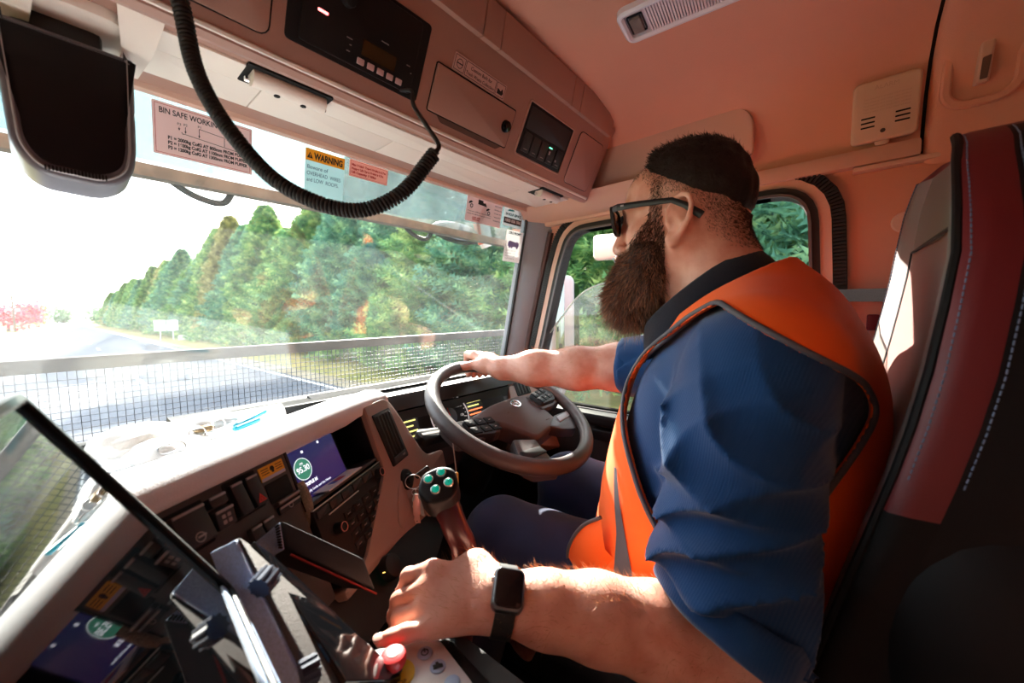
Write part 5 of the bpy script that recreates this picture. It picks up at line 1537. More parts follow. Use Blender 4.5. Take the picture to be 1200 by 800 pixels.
# ---- clothing -------------------------------------------------------------
def wr(P, s, ph=0.0):
    x, y, z = P[:, 0], P[:, 1], P[:, 2]
    u_ = x + .25 * np.sin(9 * y * s / 20 + ph) * .05; v_ = z + .04 * np.sin(14 * x + 11 * y + ph)
    return np.sin(s * v_ + 1.7 * np.sin(.45 * s * y + ph) + ph) * .5 + np.sin(s * .63 * (z * .8 + y * .6) + 2.1 * np.sin(.3 * s * u_) + ph * 2) * .5
def ridge(w_): return 1 - np.abs(w_) ** .8 * 1.6
tor_c = torso + [('c', hm(0, .13, 1.13), hm(0, .105, 1.06), .072, .085, .03)]
def torso_sd(P): return evalp(P, tor_c)
EL2 = tuple(V(SHL).lerp(V(ELL), .86)); ER2 = tuple(V(SHR).lerp(V(ELR), .80))
sleeveL = [('c', (.565, .070, 1.025), (.520, .082, .93), .072, .080, .05), ('c', (.520, .082, .93), (.500, .084, .80), .080, .078, .04), ('c', (.500, .084, .80), (.488, .086, .69), .078, .074, .04)]
sleeveR = [('c', (.90, .085, 1.02), (.905, .24, .985), .080, .076, .05), ('c', (.905, .24, .985), (.895, .395, .962), .076, .066, .04)]
def shirt_sd(P):
    P = A_(P)
    d = np.minimum(torso_sd(P) - .009, evalp(P, arms[:1] + arms[5:6], evalp(P, torso)) - .0065)
    sl = evalp(P, sleeveL)
    ax = V(ELL) - V(SHL)
    t = np.clip(((P - A_(SHL)) @ A_(ax)) / ax.length_squared, 0, 1.2)
    # diagonal folds that gather towards the rolled cuff
    f1 = ridge(np.sin(52 * (P[:, 2] + .55 * (P[:, 1] - .06) - .25 * P[:, 0]) + 1.6 * np.sin(19 * P[:, 1] + 7 * P[:, 0]) + .8 * np.sin(37 * P[:, 2])))
    f2 = ridge(np.sin(38 * (P[:, 2] - .8 * (P[:, 1] - .06)) + 2.0 * np.sin(14 * P[:, 2] + 11 * P[:, 1])))
    sl = sl - (.008 + .012 * t) * f1 * (.3 + .7 * t) - .010 * f2 * (1 - .45 * t) + .003
    sr = evalp(P, sleeveR) - .004 * wr(P, 60, 2.)
    d = smin(d, sl, .03); d = smin(d, sr, .035)
    # cuffs
    cl = (P - A_((.480, .085, .738))) @ A_(V((-.42, .41, -.81)).normalized())
    d = np.where((P[:, 0] < .60) & (P[:, 2] < .86), smax(d, cl, .006), d)
    cr_ = (P - A_((.898, .385, .965))) @ A_(V((-.1, 1.0, -.05)).normalized())
    d = np.where((P[:, 0] > .78) & (P[:, 1] > .25), smax(d, cr_, .006), d)
    nk = np.minimum((P - A_(hm(0, .13, 1.128))) @ A_(V((0, .55, .83)).normalized()), .100 - np.abs(P[:, 0] - HX))       # neck opening
    return np.maximum(d, np.maximum(nk, .66 - P[:, 2]))
def clothmat(name, c, stripes=0.0, rough=.85, sheen=.25, bump=.35, bscale=800, var=.08):
    m = mat(name, c, rough, bump=bump, bscale=bscale, var=var, vscale=14, sheen=sheen, spec=.25)
    if stripes:
        t = m.node_tree; b = t.nodes['Principled BSDF']
        tc = t.nodes.new('ShaderNodeTexCoord'); wv = t.nodes.new('ShaderNodeTexWave'); wv.inputs['Scale'].default_value = stripes; wv.bands_direction = 'DIAGONAL'
        mp = t.nodes.new('ShaderNodeMapping'); mp.inputs['Scale'].default_value = (.35, 1.3, .22)
        t.links.new(tc.outputs['Object'], mp.inputs[0]); t.links.new(mp.outputs[0], wv.inputs['Vector'])
        bp = t.nodes.new('ShaderNodeBump'); bp.inputs['Strength'].default_value = .22; bp.inputs['Distance'].default_value = .0008
        t.links.new(wv.outputs[1], bp.inputs['Height']); t.links.new(bp.outputs[0], b.inputs['Normal'])
    return m
M_shirt = clothmat('navy_shirt', srgb(7, 58, 106), 150)
M_vest = clothmat('orange_hi_vis', (1.0, .135, .010, 1), 0, .7, .1, .2, 900, .04)
M_denim = clothmat('dark_denim', srgb(30, 40, 74), 0, .9, .2, .4, 900, .15)
M_navy = clothmat('navy_collar', srgb(14, 18, 32), 0, .9, .15)
M_grey = mat('reflective_grey', srgb(92, 92, 98), .35, bump=.1)
M_pipe = mat('grey_piping', srgb(84, 82, 88), .6, bump=.3, bscale=900)
shirt = sdf_obj('shirt', shirt_sd, (.38, -.12, .58), (1.03, .48, 1.20), .0042, M_shirt, man, 1)
# rolled cuffs
def cuff(c, axis, r1, r2, w_, seed):
    ax = V(axis).normalized(); fr0 = Fr(c, ax.orthogonal(), ax.cross(ax.orthogonal())); rgc = random.Random(seed)
    rings = []
    for k, (a, rr) in enumerate(((-w_, -.004), (-w_ * .8, .006), (-w_ * .2, .009), (w_ * .3, .007), (w_ * .42, .000), (w_ * .30, -.010), (-w_ * .3, -.012))):
        rings.append([V(c) + ax * (a + .003 * math.sin(3 * t + k)) + (fr0.u * math.cos(t) * r1 + fr0.v * math.sin(t) * r2) * (1 + rr / r1 + .025 * math.sin(4 * t + seed) + .012 * math.sin(9 * t + k)) for t in np.linspace(0, 2 * PI, 48, endpoint=False)])
    return MB().loft(rings, caps=False).build('rolled_cuff', M_shirt, shirt, smooth=180)
cuff((.482, .083, .742), (-.42, .41, -.81), .078, .076, .034, 1)
cuff((.898, .378, .966), (-.1, 1, -.05), .064, .064, .03, 2)
# vest : shell over the torso with arm holes, neck opening and hem
AH = [(.107, 1.108), (.162, 1.079), (.223, 1.039), (.254, 1.003), (.264, .972), (.250, .925), (.222, .880), (.185, .825), (.14, .785), (.08, .785), (.03, .83), (-.005, .90), (-.031, .948), (-.042, .975), (-.037, 1.000), (-.020, 1.026), (.018, 1.053), (.065, 1.082)]
AHs = [(p.x, p.y) for p in bez([V((y, z, 0)) for y, z in AH + AH[:1]], 4)[:-1]]
def vest_base(P):
    d = torso_sd(P)
    y, z = P[:, 1], P[:, 2]
    d = d - .004 * wr(P, 34, 1.) * np.clip((.95 - z) * 5, .25, 1) - .006 * np.clip((.72 - z) * 8, 0, 1)
    flare = np.clip((.76 - z) / .15, 0, 1) ** 1.5 * np.clip((y - .15) / .1, 0, 1)
    return d - .075 * flare
def vest_cut(P):
    y, z = P[:, 1], P[:, 2]
    ah = poly_sd(y, z, AHs)
    xl = P[:, 0] - (HX - .08); xr = (HX + .08) - P[:, 0]
    hole = np.minimum(np.maximum(ah, xl), np.maximum(ah, xr))                 # inside either arm hole
    nk = np.minimum((P - A_(hm(0, .125, 1.130))) @ A_(V((0, .52, .85)).normalized()), .135 - np.abs(P[:, 0] - HX))
    vn = np.maximum(np.abs(P[:, 0] - HX) - (.012 + .30 * np.clip(z - .86, 0, 1)), .10 - y)
    hem = .612 - z
    return np.maximum(np.maximum(-hole, nk), np.maximum(hem, -vn))
def vest_sd(P):
    P = A_(P)
    return np.maximum(np.abs(vest_base(P) - .0225) - .0042, vest_cut(P))
vest = sdf_obj('hi_vis_vest', vest_sd, (.46, -.13, .58), (1.0, .42, 1.20), .0036, M_vest, man, 2)
# reflective tape, tapering down the front, and piping along the arm hole
from mathutils.bvhtree import BVHTree
vb = BVHTree.FromPolygons([v.co for v in vest.data.vertices], [tuple(p.vertices) for p in vest.data.polygons])
def on_vest(y, z, x0=.30, off=.001):
    h = vb.ray_cast(V((x0, y, z)), V((1, 0, 0)))
    return (h[0] + h[1].normalized() * off) if h[0] is not None and h[0].x < HX else None
tape_edges = ([(.256, .850), (.250, .80), (.243, .75), (.238, .694), (.236, .63)], [(.249, .850), (.236, .80), (.220, .75), (.202, .704), (.196, .64)])
mb = MB(); rows = []
for k in range(25):
    t = k / 24 * 4; i = min(3, int(t)); s_ = t - i
    row_ = []
    a0, b0 = [V((*e_[i], 0)).lerp(V((*e_[i + 1], 0)), s_) for e_ in tape_edges]
    for j in range(5):
        q = a0.lerp(b0, j / 4); p = on_vest(q.x, q.y, off=.0022)
        row_.append(p)
    if all(p is not None for p in row_): rows.append(row_)
if len(rows) > 2: mb.loft(rows, closed=False, caps=False).build('reflective_tape', M_grey, vest, smooth=180)
pp = []
for y, z in [(p.x, p.y) for p in bez([V((y, z, 0)) for y, z in offset(AH, .004) + offset(AH, .004)[:1]], 8)[:-1]]:
    p = on_vest(y, z, off=.001)
    if p is None: p = on_vest(y + (.1 - y) * -.02, z + .0, off=.001)
    if p is not None: pp.append(p)
for _ in range(2): pp = [(pp[i - 1] + pp[i] * 2 + pp[(i + 1) % len(pp)]) / 4 for i in range(len(pp))]
MB().tube(pp, .0036, 8, True).build('armhole_piping', M_pipe, vest, smooth=180)
# loose front corner of the vest lying over the thigh, with its piped edge
mb = MB()
fl_ = [[(0.56, 0.28, 0.757), (0.56, 0.309, 0.735), (0.56, 0.329, 0.709), (0.56, 0.342, 0.68), (0.56, 0.345, 0.656), (0.56, 0.34, 0.631)], [(0.545, 0.26, 0.722), (0.545, 0.269, 0.709), (0.545, 0.275, 0.698), (0.545, 0.278, 0.685), (0.545, 0.278, 0.673), (0.545, 0.275, 0.657)], [(0.535, 0.223, 0.714), (0.535, 0.223, 0.709), (0.535, 0.223, 0.703), (0.535, 0.223, 0.698), (0.535, 0.223, 0.69), (0.535, 0.223, 0.673)]]
rows = []
for k in range(7):
    t = k / 6 * 2; i = min(1, int(t)); s_ = t - i
    rows.append([V(a).lerp(V(b), s_) + V((-.010 * math.sin(PI * k / 6), 0, .004 * math.sin(2 * PI * k / 6))) for a, b in zip(fl_[i], fl_[i + 1])])
mb.loft(rows, closed=False, caps=False).build('vest_flap', M_vest, vest, smooth=180)
MB().tube(bez(fl_[0], 5), .0034, 8).build('flap_piping', M_pipe, vest, smooth=180)
# trousers
def body_low(P): return evalp(P, legs, evalp(P, torso))
def jeans_sd(P):
    P = A_(P)
    d = np.minimum(evalp(P, [torso[3]] + legs[:4]) - .011, body_low(P) - .007) - .003 * wr(P, 48, .4)
    return np.maximum(np.maximum(d, np.where(P[:, 1] < .16, P[:, 2] - .70, -1)), .13 - P[:, 2])
sdf_obj('trousers', jeans_sd, (.48, -.15, .10), (1.0, .78, .76), .0055, M_denim, man, 1)
for x in (.60, .865):
    mb = MB()
    mb.loft([[V((x + .052 * w2 * math.cos(t), y + .02 * math.sin(t) * 0, z0 + hh * .5 + hh * .5 * math.sin(t))) for t in np.linspace(0, 2 * PI, 16, endpoint=False)] for y, w2, z0, hh in ((.59, .6, .004, .10), (.61, .85, .002, .14), (.70, .9, .002, .13), (.76, 1.0, .002, .10), (.83, .95, .002, .085), (.875, .5, .01, .05))])
    mb.build('boot', M_rubber, man, smooth=60)
# collar: folded stand collar round the neck
mb = MB(); rings = []
def collar_ring(rx, ry, cx, cy, cz, tilt, lift):
    R_ = []
    for t in np.linspace(0, 2 * PI, 56):
        a = PI / 2 + t                                   # starts at the front, runs round the back
        ux, uy = math.cos(a) * rx, math.sin(a) * ry
        R_.append(V((HX + cx + ux, cy + uy * math.cos(tilt), cz - uy * math.sin(tilt) + lift * (1 - math.sin(a)) * .5)))
    return R_
tl = math.radians(38)
for rx, ry, cy, cz in ((.082, .100, .172, 1.105), (.0805, .104, .180, 1.128), (.0815, .108, .1815, 1.136), (.086, .112, .180, 1.134), (.098, .122, .172, 1.112), (.109, .130, .164, 1.092), (.108, .129, .162, 1.086), (.095, .117, .170, 1.10)):
    rings.append([p for p in collar_ring(rx, ry, 0, cy, cz, tl, 0)])
mb.loft(rings, closed=False, caps=False).build('collar', M_navy, shirt, smooth=180)
mb = MB(); mb.tube(collar_ring(.1135, .134, 0, .160, 1.085, tl, 0)[3:-3], .0034, 8).build('neck_piping', M_pipe, vest, smooth=180)

# ---- hair and beard -------------------------------------------------------
hb = BVHTree.FromPolygons([V(p) for p in bv], [tuple(q) for q in bf])
def hair_region(P):
    x, y, z = P[:, 0] - HX, P[:, 1], P[:, 2]
    line = np.interp(y, [.08, .10, .13, .18, .215, .245, .262, .275, .30], [1.205, 1.232, 1.270, 1.298, 1.320, 1.340, 1.362, 1.384, 1.43]).astype(np.float32)
    return z - line
def hairlen(P):
    z = P[:, 2]; r = hair_region(P)
    return np.clip(r / .035, 0, 1)
def hair_sd(P):
    P = A_(P)
    hd = evalp(P, head[:2])
    t = hairlen(P)
    top = np.clip((P[:, 2] - 1.33) / .05, 0, 1)
    q = .005 * t + .010 * t * top
    n_ = .0018 * np.sin(190 * P[:, 0] + 2 * np.sin(90 * P[:, 1])) * np.sin(120 * P[:, 1] + 60 * P[:, 2])
    return np.maximum(hd - q - n_ * t, -hair_region(P) - .002)
M_hair = mat('dark_brown_hair', srgb(30, 20, 17), .55, bump=.6, bscale=260, spec=.3)
hair = sdf_obj('hair', hair_sd, (.62, .06, 1.18), (.84, .33, 1.44), .0032, M_hair, man, 1, margin=2.6)
def strands(name, roots, dirs, L, wdt, m, parent, curl=.15, seed=3, segs=3):
    rg_ = np.random.default_rng(seed); n = len(roots)
    sd = np.cross(dirs, rg_.normal(0, 1, (n, 3))); sd /= np.linalg.norm(sd, axis=1)[:, None] + 1e-9
    bend = rg_.normal(0, 1, (n, 3)) * curl
    vs = []
    for k in range(segs):
        t = k / segs
        c = roots + dirs * (L * t)[:, None] + bend * (L * t * t)[:, None]
        wk = wdt * (1 - .55 * t)
        vs += [c - sd * wk, c + sd * wk]
    vs.append(roots + dirs * L[:, None] + bend * L[:, None])
    K = 2 * segs + 1
    Vv = np.stack(vs, 1).reshape(-1, 3)
    base = np.arange(n) * K
    tri = []
    for k in range(segs - 1):
        tri += [np.stack([base + 2 * k, base + 2 * k + 1, base + 2 * k + 3], 1), np.stack([base + 2 * k, base + 2 * k + 3, base + 2 * k + 2], 1)]
    tri.append(np.stack([base + 2 * segs - 2, base + 2 * segs - 1, base + 2 * segs], 1))
    o = link(name, np_mesh(name, Vv, np.concatenate(tri)), m, parent, 0)
    o['kind'] = 'stuff'
    return o
def sample_mesh(v, f, n, rg_):
    tri = np.concatenate([f[:, :3], f[:, [0, 2, 3]]]) if f.shape[1] == 4 else f
    a, b, c = v[tri[:, 0]], v[tri[:, 1]], v[tri[:, 2]]
    nn = np.cross(b - a, c - a); ar = np.linalg.norm(nn, axis=1) + 1e-15
    i = rg_.choice(len(tri), n, p=ar / ar.sum()); u_, w_ = rg_.random(n), rg_.random(n)
    fl = u_ + w_ > 1; u_[fl], w_[fl] = 1 - u_[fl], 1 - w_[fl]
    return a[i] + (b - a)[i] * u_[:, None] + (c - a)[i] * w_[:, None], nn[i] / ar[i][:, None]
rgh = np.random.default_rng(12)
hv = np.array([v.co for v in hair.data.vertices]); hf = np.array([tuple(p.vertices) for p in hair.data.polygons if len(p.vertices) == 4])
p_, n_ = sample_mesh(hv, hf, 9000, rgh)
keep = n_[:, 2] * 0 + hair_region(p_) > .002
p_, n_ = p_[keep], n_[keep]
d_ = n_ * .35 + np.array([0, .45, .10]) + rgh.normal(0, .16, p_.shape); d_ /= np.linalg.norm(d_, axis=1)[:, None]
topw = np.clip((p_[:, 2] - 1.32) / .06, 0, 1)
strands('hair_strands', p_ - n_ * .001, d_, .003 + .006 * topw * (.5 + rgh.random(len(p_))), .0005, M_hair, man, .2, 4)
# faded sides: short stubble on the skin
hs = (bv[:, 2] > 1.16)
fh = bf[hs[bf].all(1)]
p_, n_ = sample_mesh(bv, fh, 90000, rgh)
ear = (np.abs(p_[:, 0] - HX) > .0775) & (np.abs(p_[:, 1] - .195) < .034) & (np.abs(p_[:, 2] - 1.247) < .046)
r_ = hair_region(p_)
low = np.interp(p_[:, 1], [.09, .12, .15, .165, .20, .225, .26], [1.195, 1.20, 1.225, 1.275, 1.288, 1.283, 1.335])
fade = np.clip((p_[:, 2] - low) / (np.maximum(.010 - r_, 0) + np.maximum(p_[:, 2] - low, 0) + 1e-6), 0, 1)
keep = (r_ < .022) & (p_[:, 2] > low) & ~ear & (rgh.random(len(p_)) < .12 + .88 * fade)
pf, nf = p_[keep], n_[keep]
d_ = nf * .55 + np.array([0, -.3, -.75]) + rgh.normal(0, .2, pf.shape); d_ /= np.linalg.norm(d_, axis=1)[:, None]
strands('faded_sides', pf, d_, .0035 + .003 * rgh.random(len(pf)), .00028, mat('brown_stubble', srgb(58, 38, 30), .6), man, .1, 5, 2)
# beard
bcore = [('e', hm(0, .282, 1.162), (.056, .052, .056), .03), ('e', hm(0, .302, 1.130), (.053, .045, .048), .03), ('e', hm(0, .300, 1.108), (.040, .036, .032), .03),
         ('e', hm(.050, .252, 1.178), (.024, .036, .056), .02), ('e', hm(-.050, .252, 1.178), (.024, .036, .056), .02),
         ('c', hm(-.032, .300, 1.196), hm(0, .319, 1.206), .010, .009, .008), ('c', hm(.032, .300, 1.196), hm(0, .319, 1.206), .010, .009, .008)]
M_beard0 = mat('beard_core', srgb(48, 27, 20), .8)
beard = sdf_obj('beard', lambda P: evalp(A_(P), bcore) + .002 * np.sin(150 * P[:, 0] + 3 * np.sin(60 * P[:, 1])) * np.sin(110 * P[:, 2] + 70 * P[:, 1]), (.62, .19, 1.02), (.84, .38, 1.29), .0036, M_beard0, man, 1)
cv = np.array([v.co for v in beard.data.vertices]); cf = np.array([tuple(p.vertices) for p in beard.data.polygons if len(p.vertices) == 4])
p_, n_ = sample_mesh(cv, cf, 15000, rgh)
body_d = body_sdf(p_)
keep = body_d > -.003
p_, n_ = p_[keep], n_[keep]
dn = np.clip((1.25 - p_[:, 2]) / .17, 0, 1)
d_ = n_ * (.75 - .15 * dn)[:, None] + np.stack([0 * dn, .16 * dn, -.55 - .35 * dn], 1) + rgh.normal(0, .26, p_.shape); d_ /= np.linalg.norm(d_, axis=1)[:, None]
L_ = (.005 + .020 * dn ** 1.1) * (.6 + .7 * rgh.random(len(p_)))
half = rgh.random(len(p_)) < .55
MB1 = mat('beard_brown', srgb(104, 78, 64), .5, spec=.4); MB2 = mat('beard_ginger', srgb(172, 120, 90), .5, spec=.4)
strands('beard_strands', p_[half], d_[half], L_[half], .00042, MB1, man, .28, 6)
strands('beard_strands', p_[~half], d_[~half], L_[~half] * 1.05, .00038, MB2, man, .30, 7)
# sideburns grown straight from the skin
p_, n_ = sample_mesh(bv, fh, 60000, rgh)
front = np.interp(p_[:, 2], [1.16, 1.20, 1.235, 1.26, 1.285, 1.32], [.315, .300, .268, .247, .238, .236])
back_ = np.interp(p_[:, 2], [1.15, 1.19, 1.225, 1.25, 1.29, 1.32], [.222, .216, .214, .218, .218, .220])
keep = (p_[:, 1] < front) & (p_[:, 1] > back_) & (p_[:, 2] > 1.13) & (p_[:, 2] < 1.325) & (np.abs(p_[:, 0] - HX) > .035)
keep &= rgh.random(len(p_)) < np.clip((1.34 - p_[:, 2]) / .05, 0, 1)
p_, n_ = p_[keep], n_[keep]
dn = np.clip((1.30 - p_[:, 2]) / .10, 0, 1)
d_ = n_ * .55 + np.array([0, .12, -.75]) + rgh.normal(0, .22, p_.shape); d_ /= np.linalg.norm(d_, axis=1)[:, None]
strands('sideburn_hair', p_, d_, (.005 + .012 * dn) * (.6 + .6 * rgh.random(len(p_))), .00038, mat('sideburn_brown', srgb(84, 54, 40), .55), man, .2, 15)
# hairs on the forearms
def armhair(v0, v1, n, seed):
    rg_ = np.random.default_rng(seed)
    lo_, hi_ = np.minimum(v0, v1) - .06, np.maximum(v0, v1) + .06
    ins_ = ((bv > lo_) & (bv < hi_)).all(1); ff = bf[ins_[bf].all(1)]
    p, nn = sample_mesh(bv, ff, n, rg_)
    ax = (np.array(v1) - np.array(v0)); ax /= np.linalg.norm(ax)
    t = (p - np.array(v0)) @ ax
    up_ = nn[:, 2] > -.25
    p, nn = p[up_], nn[up_]
    d = nn * .55 + ax * .8 + rg_.normal(0, .3, p.shape); d /= np.linalg.norm(d, axis=1)[:, None]
    return p, d
p1_, d1_ = armhair(np.array(ELL), np.array(LWp[0]) + np.array([-.01, .015, 0]), 5200, 8)
strands('arm_hair', p1_, d1_, .006 + .007 * rgh.random(len(p1_)), .00016, mat('golden_hair', srgb(196, 138, 92), .45, spec=.5), man, .3, 9)
p1_, d1_ = armhair(np.array(ELR) + np.array([-.03, .08, 0]), np.array(RWp), 2200, 10)
strands('arm_hair', p1_, d1_, .006 + .006 * rgh.random(len(p1_)), .00018, MATS['golden_hair'], man, .3, 11)
# fingernails
def nail(F, m3up, parent=man):
    for k in ('I', 'M', 'R', 'P'):
        if k not in F: continue
        a, b = V(F[k][2]), V(F[k][3]); ax = (b - a).normalized()
        up = V(m3up); up = (up - ax * up.dot(ax)).normalized()
        f = Fr(b + up * .0056 + ax * .001, ax, up.cross(ax))
        if f.n.dot(up) < 0: f = Fr(b + up * .0056 + ax * .001, ax, ax.cross(up))
        MB().slab(f, rrect(-.0055, .0060, -.0046, .0046, .004), -.002, .0012, .0008).build('fingernail', mat('nail', srgb(224, 176, 160), .3), parent)
nail({'P': LF['P']}, (-.25, -.1, 1)); nail({k: LF[k] for k in 'IMR'}, (-1, .3, .2)); nail(RF, tuple(-en))

# ---- sunglasses (worn) ----------------------------------------------------
sun_g = thing('sunglasses', 'black thick-framed sunglasses worn by the driver, reddish lenses', 'sunglasses', hm(0, .315, 1.275))
M_frame = mat('matt_black_frame', srgb(24, 23, 25), .4)
for sg in (-1, 1):
    f = Fr(hm(sg * .034, .3175, 1.270), (1, -sg * .20, 0), (0, .10, 1))
    lens = rpoly([(-.027, .020), (.029, .022), (.027, -.008), (.014, -.022), (-.012, -.021), (-.025, -.006)], .010) if sg > 0 else rpoly([(.027, .020), (-.029, .022), (-.027, -.008), (-.014, -.022), (.012, -.021), (.025, -.006)], .010)
    MB().ring(f, lens, -.0005, .0045, -.003, .003, .001).build('frame_rim', M_frame, sun_g)
    MB().slab(f, lens, -.001, .001).build('lens', mat('brown_lens', srgb(46, 18, 14), .05, spec=.8), sun_g)
    mb = MB()
    mb.tube([V(hm(sg * .066, .309, 1.288)), V(hm(sg * .079, .295, 1.286)), V(hm(sg * .0835, .25, 1.283)), V(hm(sg * .0845, .20, 1.279)), V(hm(sg * .0835, .180, 1.268)), V(hm(sg * .0825, .155, 1.248))], [(.0060, .0022), (.0060, .0022), (.0052, .002), (.0045, .002), (.0050, .0022), (.0062, .0026)], 10, flat=(0, 0, 1))
    mb.build('temple_arm', M_frame, sun_g)
    MB().box(V(hm(sg * .0815, .285, 1.2865)), (.002, .006, .003)).build('metal_badge', M_steel, sun_g)
mb = MB(); mb.tube([V(hm(-.010, .321, 1.277)), V(hm(0, .325, 1.279)), V(hm(.010, .321, 1.277))], .0032, 8); mb.build('bridge', M_frame, sun_g)

# ---- wrist watch ----------------------------------------------------------
wt = thing('smart_watch', 'black square smart watch on a black band round the driver\'s left wrist', 'watch', (.318, .285, .785))
wc = V(LWp[0]).lerp(V(LWp[1]), .12); wax = (V(LWp[1]) - V(LWp[0])).normalized()
wup = V((-.38, -.42, .82)); wup = (wup - wax * wup.dot(wax)).normalized(); wsd = wax.cross(wup)
FWt = Fr(wc + wup * .0345, wax, wup.cross(wax))
mb = MB(); rings = []
for t in np.linspace(0, 2 * PI, 49):
    c = wup * math.cos(t) + wsd * math.sin(t); r0 = .0345 + .0012 * abs(math.sin(t))
    rings.append([wc + c * r0 - wax * .0115, wc + c * (r0 + .0022) - wax * .0110, wc + c * (r0 + .0022) + wax * .0110, wc + c * r0 + wax * .0115])
mb.loft(rings, caps=False).build('band', M_rubber, wt, smooth=50)
cs = MB().slab(FWt, rrect(-.018, .018, -.022, .022, .008, 6), -.004, .0085, .004, rings=4).build('case', mat('dark_steel', (.16, .16, .17), .3, .9), wt, smooth=40)
MB().slab(FWt, rrect(-.0155, .0155, -.0195, .0195, .006, 6), .006, .0098, .002).build('display', mat('watch_glass', srgb(16, 16, 20), .06), wt)
mb = MB(); mb.cyl(FWt(-.0175, .008, .003), FWt(-.0205, .008, .003), .0032, .0030, 14, .0006); mb.build('crown', M_steel, cs)
mb = MB(); mb.box(wc + wsd * -.037 + wup * -.004, (.012, .010, .004), None, .001); mb.build('buckle', M_chrome, wt)

# ================================================================ STICKERS ON THE WINDSCREEN
def ws_sticker(name, x0, x1, y0, y1, label, m):
    t = thing(name, label, 'sticker', FW((x0 + x1) / 2, (y0 + y1) / 2, .001))
    MB().slab(FW, rrect(x0, x1, y0, y1, .002), 0.0004, 0.0010).build('backing', m, t)
    return t
FW1 = FW.sub(0, 0, .0011)
def vinyl(name, c):
    if name in MATS: return MATS[name]
    m = mat(name, c, .6); t = m.node_tree; b = t.nodes['Principled BSDF']
    tl = t.nodes.new('ShaderNodeBsdfTranslucent'); tl.inputs[0].default_value = c
    mx = t.nodes.new('ShaderNodeMixShader'); mx.inputs[0].default_value = .55
    t.links.new(b.outputs[0], mx.inputs[1]); t.links.new(tl.outputs[0], mx.inputs[2]); t.links.new(mx.outputs[0], t.nodes['Material Output'].inputs[0])
    return m
M_pink = vinyl('dusty_pink_sticker', srgb(232, 200, 196))
M_red = mat('red_ink', srgb(176, 40, 40), .6)
def box_outline(mb, x0, x1, y0, y1, w_=.0010): mb.ring(FW1, rrect(x0, x1, y0, y1, .0005), -w_, 0, 0, .0002)
def seg(mb, a, b, w_=.0008, fr=None):
    a, b = V((*a, 0)), V((*b, 0)); d = (b - a).normalized(); q = V((-d.y, d.x, 0)) * w_ / 2
    mb.slab(fr or FW1, [((a - q).x, (a - q).y), ((b - q).x, (b - q).y), ((b + q).x, (b + q).y), ((a + q).x, (a + q).y)], 0, .0003)
st = ws_sticker('load_sticker', .1145, .2500, .4285, .5075, 'pink load sticker reading bin safe working load beside the mirror', M_pink)
mb = MB(); box_outline(mb, .1175, .2470, .4315, .5045, .0007); mb.build('border', M_red, st)
text(FW1, 'BIN SAFE WORKING LOAD', .1225, .4915, .0085, M_ink, st, w=.0003, bold=.0002, maxw=.108)
for i, s_ in enumerate(('P1 = 2000kg CofG AT 800mm FROM BUFFER', 'P2 = 1600kg CofG AT 1100mm FROM BUFFER', 'P3 = 1200kg CofG AT 1300mm FROM BUFFER')):
    text(FW1, s_, .1325, .4545 - i * .0075, .0052, M_ink, st, w=.0003, bold=.0003, sx=.96, maxw=.110)
mb = MB()
for a, b in (((.152, .468), (.228, .462)), ((.152, .4665), (.150, .470)), ((.228, .462), (.228, .4665)), ((.173, .482), (.208, .479)), ((.208, .479), (.208, .4645)), ((.173, .482), (.173, .4680)), ((.155, .479), (.155, .4695)), ((.147, .477), (.147, .472))): seg(mb, a, b)
for x, y in ((.173, .4685), (.155, .4695), (.147, .472)): mb.slab(FW1, [(x - .0014, y + .003), (x + .0014, y + .003), (x, y - .0005)][::-1], 0, .0003)
mb.build('diagram', M_ink, st)
for s_, x, y in (('P3', .1445, .4795), ('P2', .1525, .4805), ('P1', .1710, .4835)): text(FW1, s_, x, y, .0038, M_ink, st, w=.0003)
st = ws_sticker('warning_sticker', .343, .4245, .4175, .5065, 'pale sticker with orange warning heading about overhead wires', vinyl('pale_aqua_sticker', srgb(220, 236, 236)))
MB().slab(FW1, rrect(.3435, .424, .4835, .5060, .001), -.0002, .0002).build('heading_band', mat('warning_orange', srgb(240, 166, 30), .55), st)
text(FW1, 'WARNING', .3600, .4880, .0128, M_ink, st, w=.0005, bold=.0006, sx=.92, maxw=.060)
mb = MB(); mb.slab(FW1, [(.3460, .4880), (.3575, .4880), (.35175, .5000)], .0002, .0005); mb.build('hazard_triangle', M_ink, st)
mb = MB(); mb.slab(FW1, rrect(.3511, .3524, .4918, .4965, .0003), .0005, .0007); mb.build('exclamation_bar', MATS['warning_orange'], st)
mb = MB(); mb.slab(FW1, rrect(.3511, .3524, .4893, .4906, .0003), .0005, .0007); mb.build('exclamation_dot', MATS['warning_orange'], st)
M_blueink = mat('slate_blue_ink', srgb(72, 92, 112), .6)
for i, s_ in enumerate(('Beware of', 'OVERHEAD  WIRES', 'and LOW  ROOFS.')): text(FW1, s_, .3465, .4680 - i * .0125, .0078, M_blueink, st, w=.0003, sx=.95, maxw=(.042, .070, .066)[i])
st = ws_sticker('height_sticker', .4350, .5300, .4755, .5110, 'small red-bordered sticker with lift heights right of the warning sticker', vinyl('salmon_sticker', srgb(240, 184, 172)))
mb = MB(); box_outline(mb, .4375, .5275, .4780, .5085, .0006); mb.build('border', M_red, st)
for i, s_ in enumerate(('Max Vehicle Travel Height is 3.8m', 'Hopper Lift Open Height is 4.7m', 'Lift Capacity 1600kg')): text(FW1, s_, .4400, .4985 - i * .0078, .0048, M_red, st, w=.0003, bold=.0003, sx=.93, maxw=(.084, .078, .060)[i])
st = ws_sticker('vehicle_sticker', .7920, .9480, .4420, .5150, 'pink sticker with black truck pictures at top right of the screen', M_pink)
mb = MB()
